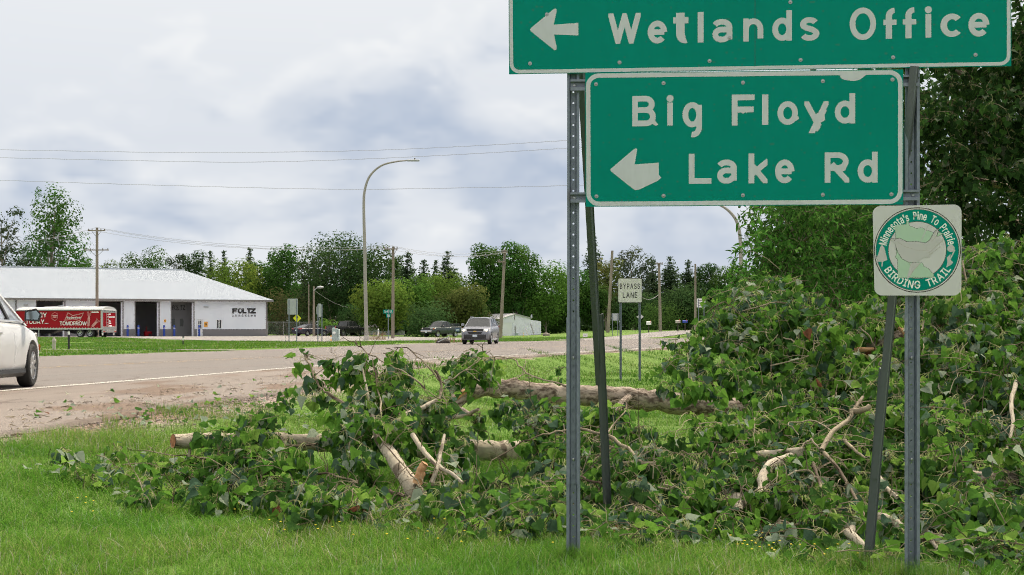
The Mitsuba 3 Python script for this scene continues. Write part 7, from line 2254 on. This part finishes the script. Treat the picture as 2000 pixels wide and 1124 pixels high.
def lob(px, py, Y, rx, ry, rz):
    return (*W_(px, py, Y), rx, ry, rz)


# ash with narrow leaflets behind the leaf mound
standing('ash_tree', 'bright green ash tree with narrow leaves behind the emblem sign', 501, [(5.0, 27.5, -0.3), (5.2, 27.6, 1.5), (5.6, 28, 4.0), (6.0, 28, 7.0)], 0.16,
         [lob(1560, 560, 26.5, 0.7, 0.8, 0.8), lob(1475, 585, 26.2, 0.45, 0.6, 0.45), lob(1448, 640, 26, 0.5, 0.6, 0.35), lob(1500, 500, 26.8, 0.45, 0.6, 0.4), lob(1470, 520, 26.6, 0.32, 0.5, 0.3), lob(1520, 440, 27, 0.40, 0.6, 0.38), lob(1495, 455, 27, 0.28, 0.4, 0.26), lob(1505, 418, 27, 0.25, 0.4, 0.25),
          lob(1600, 450, 26.5, 0.8, 0.9, 0.8), lob(1640, 560, 26, 0.9, 0.9, 0.8), lob(1700, 500, 26.5, 0.9, 1.0, 0.9), lob(1560, 360, 27.5, 0.7, 1.0, 0.7), lob(1680, 380, 27.5, 1.0, 1.1, 1.0),
          lob(1560, 640, 25.5, 0.7, 0.8, 0.4), lob(1660, 640, 25.5, 0.8, 0.9, 0.4), lob(1770, 460, 27, 0.9, 1, 1.0), lob(1640, 250, 28, 0.9, 1.1, 1.0)],
         15000, NARROW, ash_tones, 1.25, 0.46, 0.3, clump_n=30)
standing('ash_tree', 'lighter young ash shoots between the far green trees and the leaf mound', 502, [(4.6, 31.5, -0.3), (4.7, 31.5, 1.0), (4.9, 31.5, 2.6)], 0.07,
         [lob(1440, 600, 31, 0.5, 0.6, 0.5), lob(1420, 640, 31, 0.5, 0.6, 0.4), lob(1462, 560, 31, 0.4, 0.5, 0.4), lob(1400, 660, 30, 0.4, 0.5, 0.3)], 2600, NARROW, ash_tones, 1.2, 0.3, 0.25)
# the big dark poplar at the right edge
standing('poplar_tree', 'large dark poplar hanging over the right side behind the signs', 503, [(8.3, 21, -0.3), (8.2, 21, 2), (8.0, 21, 4.5), (8.1, 21.2, 8.5)], 0.30,
         [lob(1840, 480, 19.6, 0.9, 0.9, 0.9), lob(1960, 470, 19.2, 1.0, 0.9, 0.9), lob(1830, 340, 19.8, 0.9, 0.9, 1.0), lob(1950, 320, 19.2, 1.1, 0.9, 1.1), lob(1850, 200, 20, 1.0, 1.0, 1.0), lob(1970, 170, 19.5, 1.1, 1.0, 1.1), lob(1900, 60, 20, 1.3, 1.0, 1.1), lob(2020, 40, 19.6, 1.1, 1.0, 1.1),
          lob(2080, 250, 19.4, 1.0, 1.0, 1.2), lob(2100, 430, 19.5, 1.0, 1.0, 1.0), lob(1790, 420, 20.5, 0.7, 0.8, 1.0), lob(1800, 120, 20.8, 0.9, 0.8, 1.0), lob(1990, 600, 18.8, 1.0, 0.9, 0.7), lob(1850, 580, 19.2, 0.9, 0.9, 0.7), lob(1960, -120, 20.5, 1.5, 1.2, 1.1), lob(2180, 100, 20, 1.2, 1.2, 1.3)],
         17000, POPLAR, deep_tones, 1.0, 0.34, 0.55, clump_n=40)
# dense dark trees that close the view behind them
for i, (px, top, wpx, Y, tone, lbl) in enumerate(((1600, 250, 330, 40, 'mid', 'dense green tree hidden behind the signs left of the dark poplar'), (1800, 60, 420, 38, 'dark', 'dense dark tree behind the large dark poplar'), (2020, -60, 420, 36, 'dark', 'dense dark tree at the right frame edge behind the poplar'), (1720, 300, 320, 46, 'mid', 'green tree filling the gap behind the emblem sign'), (1530, 500, 150, 50, 'mid', 'small green tree behind the ash by the sign'))):
    place_tree(px, top, 700, wpx, 'broad', tone, Y, lbl, 700 + i, n=9000, leaf=0.085, fine=False, lobes=26, trunk=0.4)
# ------------------------------------------------------------------ grass, flowers, litter


def blades(r, n, w, h0, h1, half, bend=0.5, seg=3, hue=(1, 1, 1)):
    """a patch of grass blades around the origin"""
    b = np.column_stack([r.uniform(-half, half, n), r.uniform(-half, half, n), np.zeros(n)])
    h = r.uniform(h0, h1, n) * (0.75 + 0.5 * r.random(n))
    a = r.uniform(0, 2 * np.pi, n)
    lean = np.column_stack([np.cos(a), np.sin(a), np.zeros(n)]) * (h * r.uniform(0.05, bend, n))[:, None]
    sd = np.column_stack([-np.sin(a + r.normal(0, 0.6, n)), np.cos(a), np.zeros(n)])
    wd = w * r.uniform(0.7, 1.3, n)
    vs = []
    for k in range(seg + 1):
        t = k / seg
        c = b + lean * t ** 1.8 + np.array([0, 0, 1.0]) * (h * (t - 0.18 * t * t))[:, None]
        if k < seg:
            vs += [c - sd * (wd * (1 - t * 0.75))[:, None] / 2, c + sd * (wd * (1 - t * 0.75))[:, None] / 2]
        else:
            vs.append(c)
    m = 2 * seg + 1
    v = np.stack(vs, 1).reshape(-1, 3)
    f = []
    for k in range(seg - 1):
        f += [(2 * k, 2 * k + 1, 2 * k + 3), (2 * k, 2 * k + 3, 2 * k + 2)]
    f.append((2 * seg - 2, 2 * seg - 1, 2 * seg))
    f = (np.array(f)[None] + (np.arange(n) * m)[:, None, None]).reshape(-1, 3)
    tone = np.array([(0.105, 0.245, 0.030), (0.140, 0.310, 0.038), (0.205, 0.370, 0.058), (0.36, 0.36, 0.17), (0.46, 0.52, 0.38)])[r.choice(5, n, p=[0.33, 0.36, 0.20, 0.07, 0.04])] * r.uniform(0.8, 1.2, (n, 1)) * np.array(hue)
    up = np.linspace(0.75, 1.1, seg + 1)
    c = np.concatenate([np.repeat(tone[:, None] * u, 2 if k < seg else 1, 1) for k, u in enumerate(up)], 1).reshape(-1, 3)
    return trimesh.Trimesh(v, f, process=False), c


rg = np.random.default_rng(9)
SETS = {}
for nm, args in {'near': dict(n=760, w=0.0038, h0=0.04, h1=0.10, half=0.30, bend=1.7), 'mid': dict(n=700, w=0.006, h0=0.03, h1=0.075, half=0.55, bend=1.4, seg=2), 'far': dict(n=520, w=0.016, h0=0.05, h1=0.10, half=1.1, bend=0.6, seg=2), 'verge': dict(n=420, w=0.035, h0=0.04, h1=0.12, half=1.6, bend=0.8, seg=2)}.items():
    for i in range(3):
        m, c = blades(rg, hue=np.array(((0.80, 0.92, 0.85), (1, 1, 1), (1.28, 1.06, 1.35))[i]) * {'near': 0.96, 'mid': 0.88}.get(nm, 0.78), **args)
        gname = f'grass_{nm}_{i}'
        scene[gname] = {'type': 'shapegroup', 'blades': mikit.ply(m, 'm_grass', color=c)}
        SETS.setdefault(nm, []).append(gname)


def grassy(x, y):
    if y > 400:
        return False
    s = (x - float(xe(y))) * float(cosd(y))
    if s > -0.1:
        lim = (0.62 if y < 22 else 0.4) + 0.4 * (meshkit.fbm(np.array([x * 0.9, y * 0.7, 0]), 3, 6) - 0.5) * 2
        return s > lim
    return x < float(xf(y)) - 0.3 and not any(q.contains(Point(x, y)) for q in PAVED)


def sow(kind, y0, y1, step, xmax, side=1, keep=1.0, scale=(0.8, 1.25)):
    for y in np.arange(y0, y1, step):
        lim = 0.375 * y + 0.6
        for x in np.arange(-lim, min(lim, xmax), step):
            px, py = x + rg.uniform(-0.3, 0.3) * step, y + rg.uniform(-0.3, 0.3) * step
            if rg.random() > keep or not grassy(px, py):
                continue
            s = (px - float(xe(py)))
            if (side > 0) != (s > 0):
                continue
            tall = 0.75 + 0.9 * float(meshkit.fbm(np.array([px * 0.5, py * 0.5, 2]), 2, 3))
            sc = rg.uniform(*scale) * tall
            z = float(terrain(px, py))
            e = 0.4
            gx, gy = (float(terrain(px + e, py)) - z) / e, (float(terrain(px, py + e)) - z) / e
            M = np.array([[1, 0, 0, px], [0, 1, 0, py], [gx, gy, 1, z - 0.008], [0, 0, 0, 1.0]])
            a = rg.uniform(0, 2 * math.pi)
            Rz = np.array([[math.cos(a), -math.sin(a), 0, 0], [math.sin(a), math.cos(a), 0, 0], [0, 0, sc, 0], [0, 0, 0, 1.0]])
            scene[f'grass__{nxt():03d}'] = {'type': 'instance', 'to_world': T(M @ Rz), 'group': {'type': 'ref', 'id': SETS[kind][int(np.clip((float(meshkit.fbm(np.array([px * 0.7, py * 0.5, 9.0]), 3, 8)) - 0.5) * 6 + 1.5 + rg.normal(0, 0.5), 0, 2.99))]}}


_n = [0]


def nxt():
    _n[0] += 1
    return _n[0]


sow('near', 6.9, 14.5, 0.42, 9)
sow('mid', 14.5, 30, 0.85, 9)
sow('far', 30, 74, 1.9, 16)
sow('verge', 50, 150, 2.6, 40, side=-1, keep=0.8)
for gx0, gy0 in [tuple(SP.c + SP.u * SP.uz(p_)[0] - SP.n * 0.05) for p_ in (1119, 1785)] + [tuple(at(1690, 1118, 8.8)[:2])]:   # uncut tufts round the posts
    for _ in range(7):
        gx_, gy_ = gx0 + rg.normal(0, 0.10), gy0 + rg.normal(0, 0.10)
        a = rg.uniform(0, 2 * math.pi)
        M = np.array([[0.35 * math.cos(a), -0.35 * math.sin(a), 0, gx_], [0.35 * math.sin(a), 0.35 * math.cos(a), 0, gy_], [0, 0, 1.9, float(terrain(gx_, gy_)) - 0.01], [0, 0, 0, 1.0]])
        scene[f'grass__{nxt():03d}'] = {'type': 'instance', 'to_world': T(M), 'group': {'type': 'ref', 'id': SETS['near'][int(rg.integers(3))]}}
labels['grass'] = {'label': 'green grass of the verges and the ditch', 'kind': 'stuff'}


def scatter_on_ground(n, region, r):
    """random ground points inside a polygon given in pixels"""
    pg = Polygon(region).buffer(0)
    x0, y0, x1, y1 = pg.bounds
    out = []
    while len(out) < n:
        px, py = r.uniform(x0, x1), r.uniform(y0, y1)
        if not pg.contains(Point(px, py)):
            continue
        z, Y = 0.2, 10.0
        for _ in range(4):
            Y = (CZ - z) * F / (py - HOR)
            x = (px - 1000) / F * Y
            z = float(terrain(x, Y))
            if x < float(xe(Y)):
                z = 0.405
        out.append((x, Y, z))
    return np.array(out)


rl = np.random.default_rng(21)
# fallen loose leaves on the grass and the shoulder
P_ = np.vstack([scatter_on_ground(90, [(20, 905), (200, 900), (400, 960), (600, 1010), (900, 1040), (900, 1065), (560, 1035), (300, 1000), (100, 960)], rl), scatter_on_ground(110, [(150, 815), (420, 780), (640, 765), (600, 810), (430, 830), (170, 832)], rl), scatter_on_ground(80, [(900, 1045), (1150, 1060), (1500, 1090), (1690, 1110), (1690, 1040), (1500, 1055), (1150, 1040)], rl), scatter_on_ground(30, [(60, 780), (560, 735), (640, 745), (300, 800), (60, 830)], rl), scatter_on_ground(50, [(560, 820), (640, 800), (700, 850), (560, 850)], rl)])
n = len(P_)
tip = norm(np.column_stack([rl.normal(0, 1, n), rl.normal(0, 1, n), rl.normal(0, 0.25, n)]))
nn = norm(np.array([0, 0, 1.0]) + rl.normal(0, 0.35, (n, 3)))
nn = norm(nn - tip * (nn * tip).sum(1, keepdims=True))
P_[:, 2] += np.where(P_[:, 0] > [float(xe(y)) for y in P_[:, 1]], 0.05, 0.012)
k, col = poplar_tones(n, rl, np.array([0.15, 0.2, 0.15, 0.08, 0.42, 0.0]))
m, c = leaf_batch(POPLAR, rl.integers(0, 8, n), P_, np.stack([tip, np.cross(nn, tip), nn], -1), 0.6 + 0.4 * rl.random(n), col)
obj('loose_leaves', m, 'm_leaf', color=c, label='loose fallen leaves scattered on the grass and road shoulder', kind='stuff')
# bark chips, twigs on the shoulder
P_ = np.vstack([scatter_on_ground(420, [(20, 800), (300, 760), (600, 725), (760, 715), (640, 765), (420, 790), (150, 825), (10, 850)], rl), scatter_on_ground(120, [(150, 825), (420, 785), (640, 760), (600, 790), (400, 815), (200, 850)], rl), scatter_on_ground(30, [(820, 715), (1010, 700), (1000, 708), (830, 730)], rl)])
ms = []
for p in P_:
    a, l = rl.uniform(0, 2 * math.pi), rl.uniform(0.01, 0.05) * (3.0 if rl.random() < 0.08 else 1)
    d = np.array([math.cos(a), math.sin(a), rl.normal(0, 0.08)]) * l
    ms.append(tube([p + [0, 0, 0.008] - d, p + [0, 0, 0.012 + rl.random() * 0.01], p + [0, 0, 0.008] + d + rl.normal(0, 0.01, 3) * [1, 1, 0]], np.array([0.002, 0.005, 0.002]) * rl.uniform(0.6, 1.6), 4))
obj('bark_litter', cat(ms), 'm_twig', label='bark chips and broken twigs littering the road shoulder', kind='stuff')
labels['bark_litter']['category'] = 'litter'
labels['loose_leaves']['category'] = 'leaves'
# loose stones of the gravel shoulder
st_v, st_f, n0 = [], [], 0
ico = trimesh.creation.icosahedron()
for _ in range(2600):
    y = 10.5 + 15 * rl.random() ** 1.3
    s_ = abs(rl.normal(0.05, 0.42)) * (1.0 if y < 19 else 0.6)
    x = float(xe(y)) + 0.05 + s_
    r_ = 0.006 + 0.016 * rl.random() ** 3
    v = ico.vertices * (r_ * (0.7 + 0.6 * rl.random((12, 1)))) * np.array([1, 1, 0.7]) + np.array([x, y, float(terrain(x, y)) + r_ * 0.3])
    st_v.append(v); st_f.append(ico.faces + n0); n0 += 12
obj('gravel', trimesh.Trimesh(np.vstack(st_v), np.vstack(st_f), process=False), 'm_rock', label='loose gravel along the near pavement edge', kind='stuff')
labels['gravel']['category'] = 'gravel'
# small yellow flowers and white clover in the grass
fl = []
for i, (reg, nf) in enumerate((([(1380, 1060), (1700, 1060), (1690, 1115), (1450, 1095)], 46), ([(380, 995), (480, 990), (600, 1010), (1110, 1070), (1110, 1110), (560, 1060)], 26), ([(120, 1000), (200, 1000), (220, 1030), (130, 1030)], 6))):
    for p in scatter_on_ground(nf, reg, rl):
        d = revolve([(0.0, 0.005), (0.004, 0.003), (0.007, 0.003), (0.008, 0.0), (0.0, -0.002)][::-1], 8)
        d.apply_translation(p + [0, 0, 0.07 + 0.04 * rl.random()])
        fl.append(d)
obj('wildflowers', cat(fl), 'm_flower', label='tiny yellow flowers in the grass under the signs', kind='stuff')
labels['wildflowers']['category'] = 'flowers'
